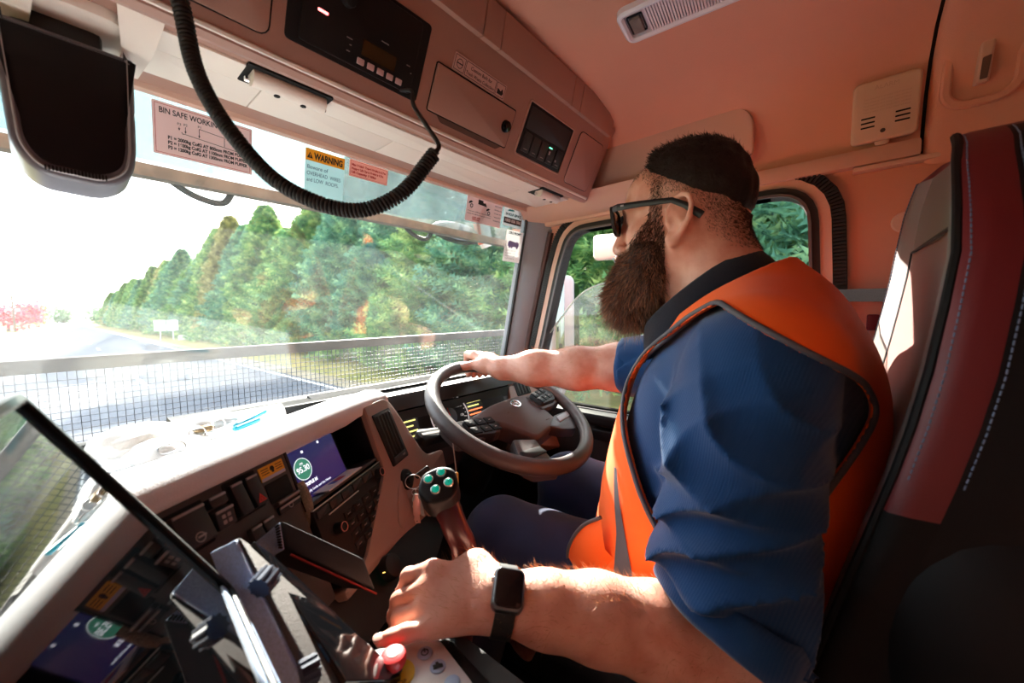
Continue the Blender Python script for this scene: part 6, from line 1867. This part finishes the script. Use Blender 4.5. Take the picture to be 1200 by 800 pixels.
for cx, cy in ((.812, .487), (.888, .478)):
    mb.ring(FW1, [(cx + .006 * math.cos(t), cy + .006 * math.sin(t)) for t in np.linspace(0, 2 * PI, 16, endpoint=False)], -.0025, 0, 0, .0003)
    mb.slab(FW1, rpoly([(cx - .012, cy + .004), (cx - .002, cy + .008), (cx + .004, cy + .012), (cx - .004, cy + .014), (cx - .012, cy + .010)], .001), 0, .0003)
mb.slab(FW1, rpoly([(.838, .496), (.862, .495), (.876, .494), (.870, .504), (.860, .503), (.858, .509), (.838, .510)], .001), 0, .0003)
o = mb.build('truck_pictograms', M_ink, st)
for i in range(5): text(FW1, ('AXLE LOADS', 'Check wheel nuts daily', 'Tyre pressure 120 psi', 'Torque 600 Nm', 'Re-torque after 50 km')[i], .912, .503 - i * .011, .0036, M_ink, st, w=.0003, sx=.7, maxw=.034)
for i in range(2): text(FW1, ('LOAD AND', 'TYRE CHART')[i], .820, .453 - i * .006, .0045, M_red, st, w=.0003, bold=.0003, maxw=.034)
for i in range(2): text(FW1, ('Front axle 6500 kg   Rear 13000 kg', 'Keep this label in view at all times')[i], .798, .470 - i * .007, .0034, M_ink, st, w=.0003, maxw=.10)
st = ws_sticker('phone_sticker', .9580, 1.0560, .4560, .5170, 'white service sticker with a black phone number band in the screen corner', vinyl('near_white_sticker', srgb(238, 232, 230)))
MB().slab(FW1, rrect(.9620, 1.0520, .4640, .4830, .001), -.0002, .0002).build('number_band', mat('maroon_black_ink', srgb(54, 26, 26), .6), st)
text(FW1, '1800 006 586', 1.007, .4695, .0098, M_white, st, 'CENTER', w=.0005, bold=.0005, sx=.95, maxw=.080)
text(FW1, '24 HOUR SERVICE', 1.007, .4900, .0080, M_ink, st, 'CENTER', w=.0003, bold=.0004, sx=.82, maxw=.080)
mb = MB(); mb.slab(FW1, rpoly([(.975, .503), (1.010, .506), (1.004, .511), (.980, .509)], .002), 0, .0003); mb.build('teal_swoosh', mat('teal_ink', srgb(60, 150, 150), .5), st)
st = ws_sticker('permit_sticker', .9850, 1.0760, .3400, .4460, 'white permit sheet with a blue truck picture under the service sticker', vinyl('near_white_sticker', srgb(238, 232, 230)))
text(FW1, 'ZERO PROMPT', 1.030, .4330, .0082, M_ink, st, 'CENTER', w=.0003, bold=.0004, sx=.95, maxw=.070)
mb = MB(); mb.slab(FW1, rpoly([(1.000, .392), (1.054, .392), (1.060, .398), (1.058, .406), (1.046, .412), (1.042, .408), (1.006, .411), (1.000, .404)], .002), 0, .0003)
for x in (1.010, 1.022, 1.050): mb.slab(FW1, [(x + .005 * math.cos(t), .391 + .005 * math.sin(t)) for t in np.linspace(0, 2 * PI, 12, endpoint=False)], .0001, .0004)
mb.build('truck_picture', mat('lilac_ink', srgb(140, 136, 190), .6), st)
for i in range(4): text(FW1, ('DATE 04 / 21', 'UNIT 12', 'CHECKED', 'VALID 12 MONTHS')[i], .994, .376 - i * .009, .0040, MATS['grey_print'], st, w=.0003, maxw=.05)

# ================================================================ MIRROR / CAMERA POD AT THE TOP LEFT
pod = thing('overhead_display', 'dark rounded display housing hanging from the header at top left', 'display', (.025, .68, 1.35))
FPd = Fr((.024, .655, 1.33), (1, .02, 0), (0, .10, 1))
out_ = rpoly([(-.052, .085), (.056, .085), (.050, -.035), (.044, -.062), (.022, -.079), (-.030, -.076), (-.046, -.050)], [.004, .004, .05, .02, .02, .02, .05], 6)
out_ = [(x * .98, y) for x, y in out_]
MB().slab(FPd, out_, -.045, .004, .006, rings=3).build('housing', mat('grey_pod_shell', srgb(92, 90, 96), .35), pod)
inn = offset(out_, -.0075)
MB().ring(FPd, inn, 0, .0025, .002, .0055, .001).build('lit_bevel_ring', mat('satin_grey', srgb(150, 148, 150), .35), pod)  # pale grey ring paints the light caught by the bevel
MB().slab(FPd, [(x, y + .003) for x, y in offset(out_, -.009)], .002, .0052, .002).build('display_glass', mat('dark_violet_glass', srgb(9, 7, 11), .45, spec=.25), pod)
for i in range(18):
    x = -.024 + i * .0026
    MB().slab(FPd, rrect(x, x + .0013, -.0715 - .0004 * (i - 9) * .1, -.0660, .0003), .003, .0062).build('grille_slot', M_hole, pod)
mb = MB(); mb.box((.02, .705, 1.43), (.07, .05, .05), None, .01); mb.build('mount', M_dark, pod)

# ================================================================ TABLET AND DEVICES IN THE FOREGROUND
FTb = Fr((-.020, .386, 1.046), (.474, -.068, -.878), (.068, .997, -.041))
tb = thing('mounted_tablet', 'dark-framed tablet monitor in the near left corner reflecting the wire guard', 'tablet', (.03, .34, .95))
MB().slab(FTb, rrect(-.007, .201, -.27, .007, .008), -.016, .0, 0.0).build('case', M_black, tb)
MB().slab(FTb, rrect(-.001, .195, -.264, .001, .003), .0, .0012).build('screen_glass', mat('screen_glass_black', srgb(7, 8, 10), .03, spec=.45), tb)
MB().ring(FTb, rrect(-.001, .195, -.264, .001, .003), 0.0, .0075, -.004, .0050, .0015).build('frame', M_black, tb)
mb = MB(); mb.slab(FTb, rrect(.1875, .1945, -.262, -.001, .001), .0012, .0024, .0006); mb.build('inner_edge', mat('blue_grey_plastic', srgb(150, 168, 196), .45), tb)
mb = MB(); mb.slab(FTb, rrect(.2030, .2110, -.262, .002, .003), -.018, .0035, .002); mb.build('side_rail', MATS['blue_grey_plastic'], tb)
mb = MB(); mb.tube([FTb(.11, -.10, -.015), FTb(.11, -.10, -.06), V((-.02, .44, .80)), V((-.10, .55, .80))], .012, 10); mb.build('mount_arm', M_black, tb)
def hexa(name, A, B, C, D, E, F, Gv, H, m, parent, bev=.0028):
    mb = MB(); mb.add([V(p) for p in (A, B, C, D, E, F, Gv, H)], [(0, 1, 2, 3), (7, 6, 5, 4), (0, 4, 5, 1), (1, 5, 6, 2), (2, 6, 7, 3), (3, 7, 4, 0)])
    me = bpy.data.meshes.new(name); me.from_pydata(mb.v, [], mb.f)
    bm = bmesh.new(); bm.from_mesh(me); bmesh.ops.recalc_face_normals(bm, faces=bm.faces[:])
    bmesh.ops.bevel(bm, geom=bm.edges[:], offset=bev, segments=3, affect='EDGES', profile=.5)
    bm.to_mesh(me); bm.free()
    return link(name, me, m, parent, 50)
M_skylit = mat('sky_lit_speckle', srgb(170, 194, 232), .6, bump=.5, bscale=900, var=.15, vscale=500)  # blue sky light put into the colour of the near faces
d1 = thing('data_terminal', 'thick terminal case with sky light painted on its edge standing right of the tablet', 'terminal', (.11, .36, .80))
hexa('case', (0.072, 0.413, 0.893), (0.09, 0.394, 0.906), (0.114, 0.299, 0.801), (0.085, 0.333, 0.802), (0.11, 0.466, 0.858), (0.124, 0.448, 0.848), (0.204, 0.314, 0.72), (0.176, 0.347, 0.716), mat('dark_speckled_plastic', srgb(66, 60, 58), .6, bump=.5, bscale=900, var=.2, vscale=500), d1)
hexa('sky_lit_edge', (0.0709, 0.4095, 0.8939), (0.0861, 0.3934, 0.9047), (0.1056, 0.3052, 0.8032), (0.0842, 0.3302, 0.8039), (0.0748, 0.4121, 0.8922), (0.09, 0.396, 0.903), (0.1096, 0.3077, 0.8015), (0.0882, 0.3328, 0.8022), M_skylit, d1, .0012)
hexa('screen_face', (0.1025, 0.4016, 0.8928), (0.1366, 0.3042, 0.7894), (0.2029, 0.3164, 0.7291), (0.1292, 0.4412, 0.8488), (0.0962, 0.4035, 0.8882), (0.1304, 0.3061, 0.7847), (0.1966, 0.3182, 0.7245), (0.123, 0.4431, 0.8442), M_gloss, d1, .0012)
for a_, b_ in (((0.092, 0.357, 0.874), (0.104, 0.366, 0.876)), ((0.104, 0.312, 0.815), (0.117, 0.311, 0.814))):
    a_, b_ = V(a_), V(b_); mb = MB()
    mb.tube([a_, b_], [.0085, .0085], 18); kb_ = mb.build('clamp_knob', mat('dark_blue_knob', srgb(52, 62, 84), .5), d1)
    ax_ = (b_ - a_).normalized(); u_ = ax_.orthogonal().normalized(); w_ = ax_.cross(u_)
    for k in range(10):
        t = 2 * PI * k / 10; c_ = u_ * math.cos(t) * .0088 + w_ * math.sin(t) * .0088
        mb = MB(); mb.tube([a_ + c_, b_ + c_], .0012, 6); mb.build('knob_rib', mat('dark_blue_knob', srgb(52, 62, 84), .5), kb_)
d2 = thing('handset_box', 'small black ribbed box with a painted red reflection on its edge between terminal and radio stack', 'box', (.15, .42, .84))
hexa('case', (0.123, 0.481, 0.851), (0.144, 0.459, 0.875), (0.145, 0.453, 0.842), (0.13, 0.47, 0.829), (0.198, 0.465, 0.814), (0.224, 0.431, 0.798), (0.231, 0.419, 0.758), (0.206, 0.45, 0.761), M_dark, d2)
hexa('sky_lit_end', (0.1219, 0.4776, 0.8511), (0.1408, 0.4578, 0.8727), (0.1417, 0.4524, 0.843), (0.1282, 0.4677, 0.8313), (0.1239, 0.4792, 0.8509), (0.1428, 0.4594, 0.8725), (0.1437, 0.454, 0.8428), (0.1302, 0.4693, 0.8311), M_skylit, d2, .0008)  # plate carries the painted sky light on the box's left end
for k in range(9):
    t = .06 + k * .105
    a_ = V((0.1408, 0.4578, 0.8727)).lerp(V((0.1417, 0.4524, 0.843)), t); b_ = a_.lerp(V((0.1219, 0.4776, 0.8511)), .14); n_f = V((-0.7684, -0.6333, 0.0919))
    mb = MB(); mb.tube([a_ + n_f * .0005, b_ + n_f * .0005], .0011, 6); mb.build('rib', M_black, d2)
mb = MB(); mb.tube([V((0.145, 0.453, 0.842)).lerp(V((0.231, 0.419, 0.758)), .05) + V((-.002, -.003, -.001)), V((0.231, 0.419, 0.758)) + V((-.002, -.003, -.001))], .0013, 6); mb.build('edge_reflection', mat('red_reflection', srgb(150, 40, 30), .4), d2)  # red line paints a reflection along the lower edge
# ================================================================ JOYSTICK LEVER, CONTROL BOX, LANYARD, PHONE ARM
lv = thing('lever', 'black lever head with four green push buttons on a maroon stem', 'lever', (.33, .40, .60))
fo = V((.318, .406, .866)); nrm = (V((0, 0, 1.1)) - fo).normalized() * .55 + V((0, 0, 1)) * .60 + V((-.15, 0, 0)); nrm.normalize()
fu = V((.80, -.60, .0)); fu = (fu - nrm * fu.dot(nrm)).normalized()
FLv = Fr(fo, fu, nrm.cross(fu))
mb = MB(); mb.slab(FLv, rpoly([(-.027, -.004), (-.020, .022), (.006, .030), (.027, .022), (.031, -.004), (.020, -.024), (-.012, -.026)], .010, 5), -.040, 0.0, .005, rings=3); hd_ = mb.build('head', M_black, lv, smooth=40)
for x, y in ((-.010, .009), (.008, .016), (.017, -.001), (-.001, -.008)):
    mb = MB(); mb.cyl(FLv(x, y, -.002), FLv(x, y, .004), .0080, .0072, 24, .0012); bz = mb.build('button_ring', M_chrome, hd_)
    mb = MB(); mb.sphere((0, 0, 0), (.0056, .0056, .0030), 18, 8, Matrix(((FLv.u.x, FLv.v.x, FLv.n.x), (FLv.u.y, FLv.v.y, FLv.n.y), (FLv.u.z, FLv.v.z, FLv.n.z)))); mb.v = [tuple(V(p) + FLv(x, y, .0042)) for p in mb.v]; mb.build('green_button', mat('green_button', srgb(16, 110, 88), .25, emit=(.0, .25, .17), estr=.25), hd_)
mb = MB(); mb.tube(bez([FLv(.004, .002, -.030), V((.338, .392, .800)), V((.348, .385, .760)), V((.352, .395, .66)), V((.345, .42, .52))], 6), [.019] * 4 + [.018] * 21, 16); mb.build('stem', mat('maroon_lever', srgb(66, 24, 26), .3), lv)
mb = MB(); mb.tube([V((.345, .42, .56)), V((.345, .42, .50))], [.03, .07], 18); mb.build('boot', M_rubber, lv)
ly = thing('lanyard', 'thin cord with a yellow tag hanging below the indicator stalk', 'lanyard', (.515, .60, .825))
mb = MB(); mb.tube(bez([V((.535, .650, .828)), V((.522, .610, .832)), V((.515, .596, .815)), V((.517, .592, .770))], 5), .0014, 6); mb.build('cord', mat('pale_cord', srgb(170, 160, 150), .7), ly)
mb = MB(); mb.slab(Fr((.517, .592, .735), (.75, -.65, 0), (0, 0, 1)), rrect(-.0045, .0045, -.036, .032, .004), -.001, .001, .0004); mb.build('tag', mat('yellow_tag', srgb(206, 160, 40), .5), ly)
cbx = thing('control_box', 'black control box with white keypad panel under the driver\'s left hand', 'control box', (.26, .36, .60))
FCb = Fr((.229, .318, .732), (.88, -.47, .0), (.47, .88, .0))
MB().slab(FCb, rpoly([(-.075, .036), (.022, .036), (.060, -.060), (.070, -.15), (-.10, -.15)], .012), -.10, 0.0, .006).build('case', M_black, cbx)
MB().slab(FCb, rpoly([(-.026, .031), (.014, .025), (.038, -.047), (.052, -.12), (-.060, -.12), (-.040, -.017)], .008), 0, .0022, .0015).build('keypad', mat('pale_keypad', srgb(206, 200, 200), .45), cbx)
M_bicon = mat('pale_blue_key', srgb(160, 180, 212), .5)
def disc(x, y, r, n=22): return [(x + r * math.cos(t), y + r * math.sin(t)) for t in np.linspace(0, 2 * PI, n, endpoint=False)]
for x, y in ((-.001, .004), (.009, -.017), (.019, -.040), (-.020, -.042), (-.012, -.066), (.027, -.064)):
    MB().slab(FCb, disc(x, y, .0082), .002, .0034, .0008).build('key', M_bicon, cbx)
mb = MB(); mb.ring(FCb, disc(-.001, .004, .0042), -.001, 0, .0034, .0038); mb.slab(FCb, rrect(-.0016, -.0004, .004, .0092, .0003), .0034, .0039); mb.build('power_symbol', M_ink, cbx)
mb = MB(); mb.slab(FCb, rpoly([(.004, -.020), (.014, -.0205), (.014, -.0165), (.0105, -.0150), (.0100, -.0125), (.0070, -.0125), (.0070, -.0150), (.004, -.0145)], .0006), .0034, .0038); mb.build('lorry_symbol', M_ink, cbx)
es = thing('emergency_stop', 'red mushroom emergency stop button on a yellow disc by the keypad', 'button', tuple(FCb(-.036, -.004)))
MB().slab(FCb, disc(-.030, -.010, .0165, 28), .0022, .0040, .0008).build('yellow_disc', mat('yellow_disc', srgb(222, 196, 40), .5), es)
text(FCb, 'STOP', -.030, -.0235, .0042, M_ink, es, 'CENTER', w=.0042)
mb = MB(); mb.cyl(FCb(-.034, -.006, .003), FCb(-.034, -.006, .014), .0085, None, 22); mb.build('collar', M_dark, es)
mb = MB(); mb.cyl(FCb(-.034, -.006, .013), FCb(-.034, -.006, .024), .0125, .0130, 28, .004); hd2 = mb.build('mushroom_head', mat('red_button', srgb(196, 40, 44), .35), es)
mb = MB(); mb.slab(FCb, disc(-.034, -.006, .006, 20), .0236, .0246, .0005); mb.build('cap_disc', mat('pale_pink_cap', srgb(232, 208, 204), .4), hd2)
mb = MB(); mb.box((.25, .30, .33), (.20, .30, .62), None, .02); mb.build('pedestal', M_black, cbx)
# speckled grey gooseneck phone arm in front of the stack
gk = thing('gooseneck_holder', 'speckled grey curved phone arm with a small clamp before the stack', 'phone holder', (.20, .54, .80))
M_spk = mat('speckled_grey', srgb(150, 140, 122), .8, bump=.8, bscale=600, var=.3, vscale=600)
pts_ = bez([V(p) for p in ((.190, .540, .876), (.1945, .531, .856), (.195, .528, .836), (.190, .532, .812), (.180, .542, .792), (.172, .554, .780))], 6)
mb = MB(); mb.tube(pts_, [(.0042, .0095)] * len(pts_), 12, flat=(.6, .8, .0)); mb.build('gooseneck', M_spk, gk)
fc_ = Fr((.211, .529, .822), (.866, -.5, 0), (0, 0, 1))
mb = MB(); mb.slab(fc_, rpoly([(-.010, .004), (.006, .016), (.008, -.014), (-.004, -.016)], .003), -.004, .003, .002); mb.build('clamp', M_spk, gk)

# ================================================================ CLUTTER ON THE DASH TOP
def crumple(name, c, r, seed, m, label, cat, amp=.22, n=44, mm=26):
    rg_ = np.random.default_rng(seed); mb = MB(); mb.sphere((0, 0, 0), (1, 1, 1), n, mm)
    K = rg_.normal(0, 3.2, (9, 3)); ph = rg_.random(9) * 6.28
    vs = []
    for p in mb.v:
        q = np.array(p); h = sum(abs(math.sin(float(K[i] @ q) + ph[i])) - .6 for i in range(9)) / 9
        s_ = 1 + amp * 2.2 * h
        z_ = q[2] * s_
        vs.append((c[0] + r[0] * q[0] * s_, c[1] + r[1] * q[1] * s_, c[2] + r[2] * max(z_, -.55)))
    mb.v = vs
    o = mb.build(name, m, None, smooth=40)
    return tag(o, label, cat)
M_cl = mat('white_cotton', srgb(236, 234, 228), .9, bump=.4, bscale=300)
M_tis = mat('white_paper', srgb(240, 238, 234), .8)
crumple('folded_rag', (.062, .765, .925), (.052, .055, .022), 2, M_cl, 'white crumpled rag heaped nearest the tablet on the dash', 'rag')
crumple('paper_towel', (.088, .690, .918), (.045, .050, .018), 5, M_tis, 'white scrunched paper towel in front of the rag', 'paper')
crumple('plastic_bag', (.140, .775, .920), (.048, .045, .022), 9, mat('white_plastic_film', srgb(238, 240, 240), .25), 'glossy white plastic bag scrunched in the middle of the dash', 'bag', .3)
rl = thing('paper_roll', 'pale roll of paper lying at the right end of the clutter', 'paper roll', (.215, .80, .915))
mb = MB(); mb.tube([V((.175, .795, .914)), V((.262, .800, .914))], [.020, .020], 22); mb.build('roll', M_tis, rl)
bk = thing('notepad', 'thin white notepad lying along the front of the dash top', 'notepad', (.20, .70, .915))
mb = MB(); mb.slab(Fr((.185, .700, .914), (.86, .51, .02), (-.5, .86, 0)), rrect(-.075, .070, -.022, .022, .003), 0, .006, .001); mb.build('pages', M_tis, bk)
for k, (x, y, r_, tl_, lb) in enumerate(((.130, .722, .013, .5, 'loose steel wire loop on the white bag'), (.118, .700, .010, .9, 'small steel ring beside the paper towel'), (.168, .752, .012, .3, 'steel ring lying behind the notepad'), (.083, .650, .014, .4, 'larger steel ring nearest the dash edge'), (.150, .735, .009, 1.1, 'tiny bright ring between bag and notepad'))):
    f_ = Fr((x, y, .932), (1, .2, 0), (0, math.cos(tl_), math.sin(tl_)))
    o = MB().tube([f_(r_ * math.cos(t), r_ * .8 * math.sin(t), .002 * math.sin(3 * t)) for t in np.linspace(0, 2 * PI, 24, endpoint=False)], .0012, 6, True).build('wire_ring', M_steel, None)
    tag(o, lb, 'ring', 'metal rings among the dash clutter')
crumple('brown_wrapper', (.128, .712, .934), (.012, .010, .006), 14, mat('brown_foil', srgb(150, 130, 100), .35, .4), 'small brown foil wrapper on the white clutter', 'wrapper', .35, 20, 12)
for k, (a, b, lb) in enumerate((((.170, .716, .929), (.222, .752, .936), 'teal plastic pen lying on top, upper of the pair'), ((.166, .704, .927), (.205, .728, .929), 'teal plastic pen lying below the other one'))):
    pn = thing('pen', lb, 'pen', a, 'teal pens on the dash')
    a, b = V(a), V(b)
    mb = MB(); mb.tube([a, a.lerp(b, .92), b], [.0042, .0042, .0015], 12); mb.build('barrel', mat('teal_plastic', srgb(20, 150, 176), .35), pn)
    mb = MB(); mb.tube([a - (b - a).normalized() * .004, a], [.0030, .0042], 12); mb.build('cap', mat('teal_plastic', srgb(20, 150, 176), .35), pn)

# ================================================================ ROOF FITTINGS
lp = thing('roof_lamp', 'white framed roof lamp with ribbed clear lens and grey switch', 'lamp', (.74, .22, 1.645))
FLp = Fr((.726, .322, 1.6435), (.10, -.995, .0), (-.995, -.10, .0))        # u along the lamp, n down
if FLp.n.z > 0: FLp = Fr((.726, .322, 1.6435), (.10, -.995, .0), (.995, .10, .0))
sd_ = -1 if FLp.n.z > 0 else 1
MB().ring(FLp, rrect(0, .26, -.045, .045, .018, 6), -.012, 0.0, -.01, .012 * sd_, .004).build('frame', mat('white_lamp_frame', srgb(228, 230, 240), .25, coat=.4), lp)
MB().slab(FLp, rrect(.004, .256, -.040, .040, .015), -.01, .003 * sd_).build('reflector', mat('lamp_reflector', srgb(196, 186, 192), .3, .5), lp)
for i in range(40):
    x = .048 + i * .0048
    o = MB().slab(FLp, [(x, -.032), (x + .0030, -.032), (x + .0030, .032), (x, .032)], .003 * sd_, .0085 * sd_).build('lens_rib', mat('clear_ribbed_lens', srgb(226, 214, 220), .15, spec=.7), lp)
MB().slab(FLp, rrect(.018, .038, -.022, .018, .003), .002 * sd_, .010 * sd_, .002).build('switch', mat('grey_lamp_switch', srgb(124, 112, 104), .5), lp)
MB().ring(FLp, rrect(.014, .042, -.026, .022, .003), -.002, .0, .002 * sd_, .006 * sd_).build('switch_slot', M_ink, lp)
# wall-mounted alarm box
FX = Fr((1.094, 0, 1.500), (0, -1, 0), (-.22, 0, .975))       # leaning with the roof liner, n into the cab
if FX.n.x > 0: FX = Fr((1.094, 0, 1.500), (0, -1, 0), (-.22, 0, .975))
def into(fr): return 1 if fr.n.x < 0 else -1
k_ = into(FX)
al = thing('alarm_box', 'square beige box with two sets of slots on the roof side panel', 'speaker box', (1.09, -.075, 1.505))
MB().slab(FX, rrect(.024, .122, -.058, .056, .010, 5), -.02 * k_, .014 * k_, .005, rings=3).build('case', mat('beige_box', srgb(206, 180, 160), .5), al)
M_slot = M_hole
for gx in (.038, .088):
    for j in range(3):
        y = -.030 + j * .0085
        MB().slab(FX, rrect(gx, gx + .021, y, y + .0030, .001), .012 * k_, .0146 * k_).build('slot', M_slot, al)
mb = MB(); mb.cyl(FX(.0715, -.0400, .012 * k_), FX(.0715, -.0400, .0155 * k_), .0055, None, 18); o = mb.build('button_rim', mat('beige_box', srgb(206, 180, 160), .5), al)
mb = MB(); mb.cyl(FX(.0715, -.0400, .012 * k_), FX(.0715, -.0400, .0160 * k_), .0040, None, 16); mb.build('button_hole', M_brown, al)
MB().slab(FX, rpoly([(.060, -.058), (.084, -.058), (.081, -.066), (.063, -.066)], .002), -.004 * k_, .008 * k_, .001).build('latch_tab', mat('beige_box', srgb(206, 180, 160), .5), al)
if k_ > 0:
    text(FX, 'ALARM', .073, .038, .008, mat('beige_emboss', srgb(190, 164, 146), .5), al, 'CENTER', w=.0143)
    for j in range(5): text(FX, 'Test weekly and keep clear of dust', .040, .022 - j * .006, .0035, mat('beige_emboss', srgb(190, 164, 146), .5), al, w=.0143)
# coat hook in its dish
hk = thing('coat_hook', 'small beige coat hook in a shallow dish behind the seat', 'hook', (1.07, -.195, 1.53))
FH = Fr((1.071, -.195, 1.530), (0, -1, 0), (-.22, 0, .975)); k2 = into(FH)
MB().ring(FH, rrect(-.040, .040, -.060, .060, .025, 6), -.004, .010, -.012 * k2, .006 * k2, .003).build('dish_rim', M_trim, hk)
mb = MB(); mb.slab(FH, rpoly([(-.009, .036), (.009, .038), (.006, -.036), (-.010, -.036)], .003), -.01 * k2, .016 * k2, .004); o = mb.build('hook_body', M_trimhard, hk)
MB().slab(FH, rpoly([(-.005, .004), (.005, .006), (.003, -.030), (-.006, -.030)], .002), .010 * k2, .0166 * k2).build('hook_throat', mat('deep_taupe', srgb(92, 70, 60), .7), hk)
# folded side visor over the door
vz = thing('side_visor', 'flat beige sun visor folded against the wall above the door', 'sun visor', (1.09, .40, 1.51))
FV = Fr((1.108, 0, 1.428), (0, 1, 0), (-.20, 0, .98)); k3 = into(FV)
MB().slab(FV, rpoly([(.150, .045), (.150, .130), (.176, .158), (.50, .172), (.655, .060), (.655, .0), (.176, .020)], [.02, .03, .02, .03, .02, .02, .02], 5), .001 * k3, .016 * k3, .006).build('visor_board', M_trimhard, vz)
mb = MB(); mb.tube([FV(.18, .168, .006 * k3), FV(.50, .182, .006 * k3)], .004, 8); mb.build('gap_shade_rod', M_dark, vz)  # dark rod painted in for the shade in the gap above the visor
# small round plug on the rear side panel
mb = MB(); mb.cyl((1.130, -.115, 1.276), (1.122, -.115, 1.276), .022, .020, 24, .003); tag(mb.build('panel_plug', M_trimhard, None), 'small round beige plug on the rear side panel by the seat', 'plug')
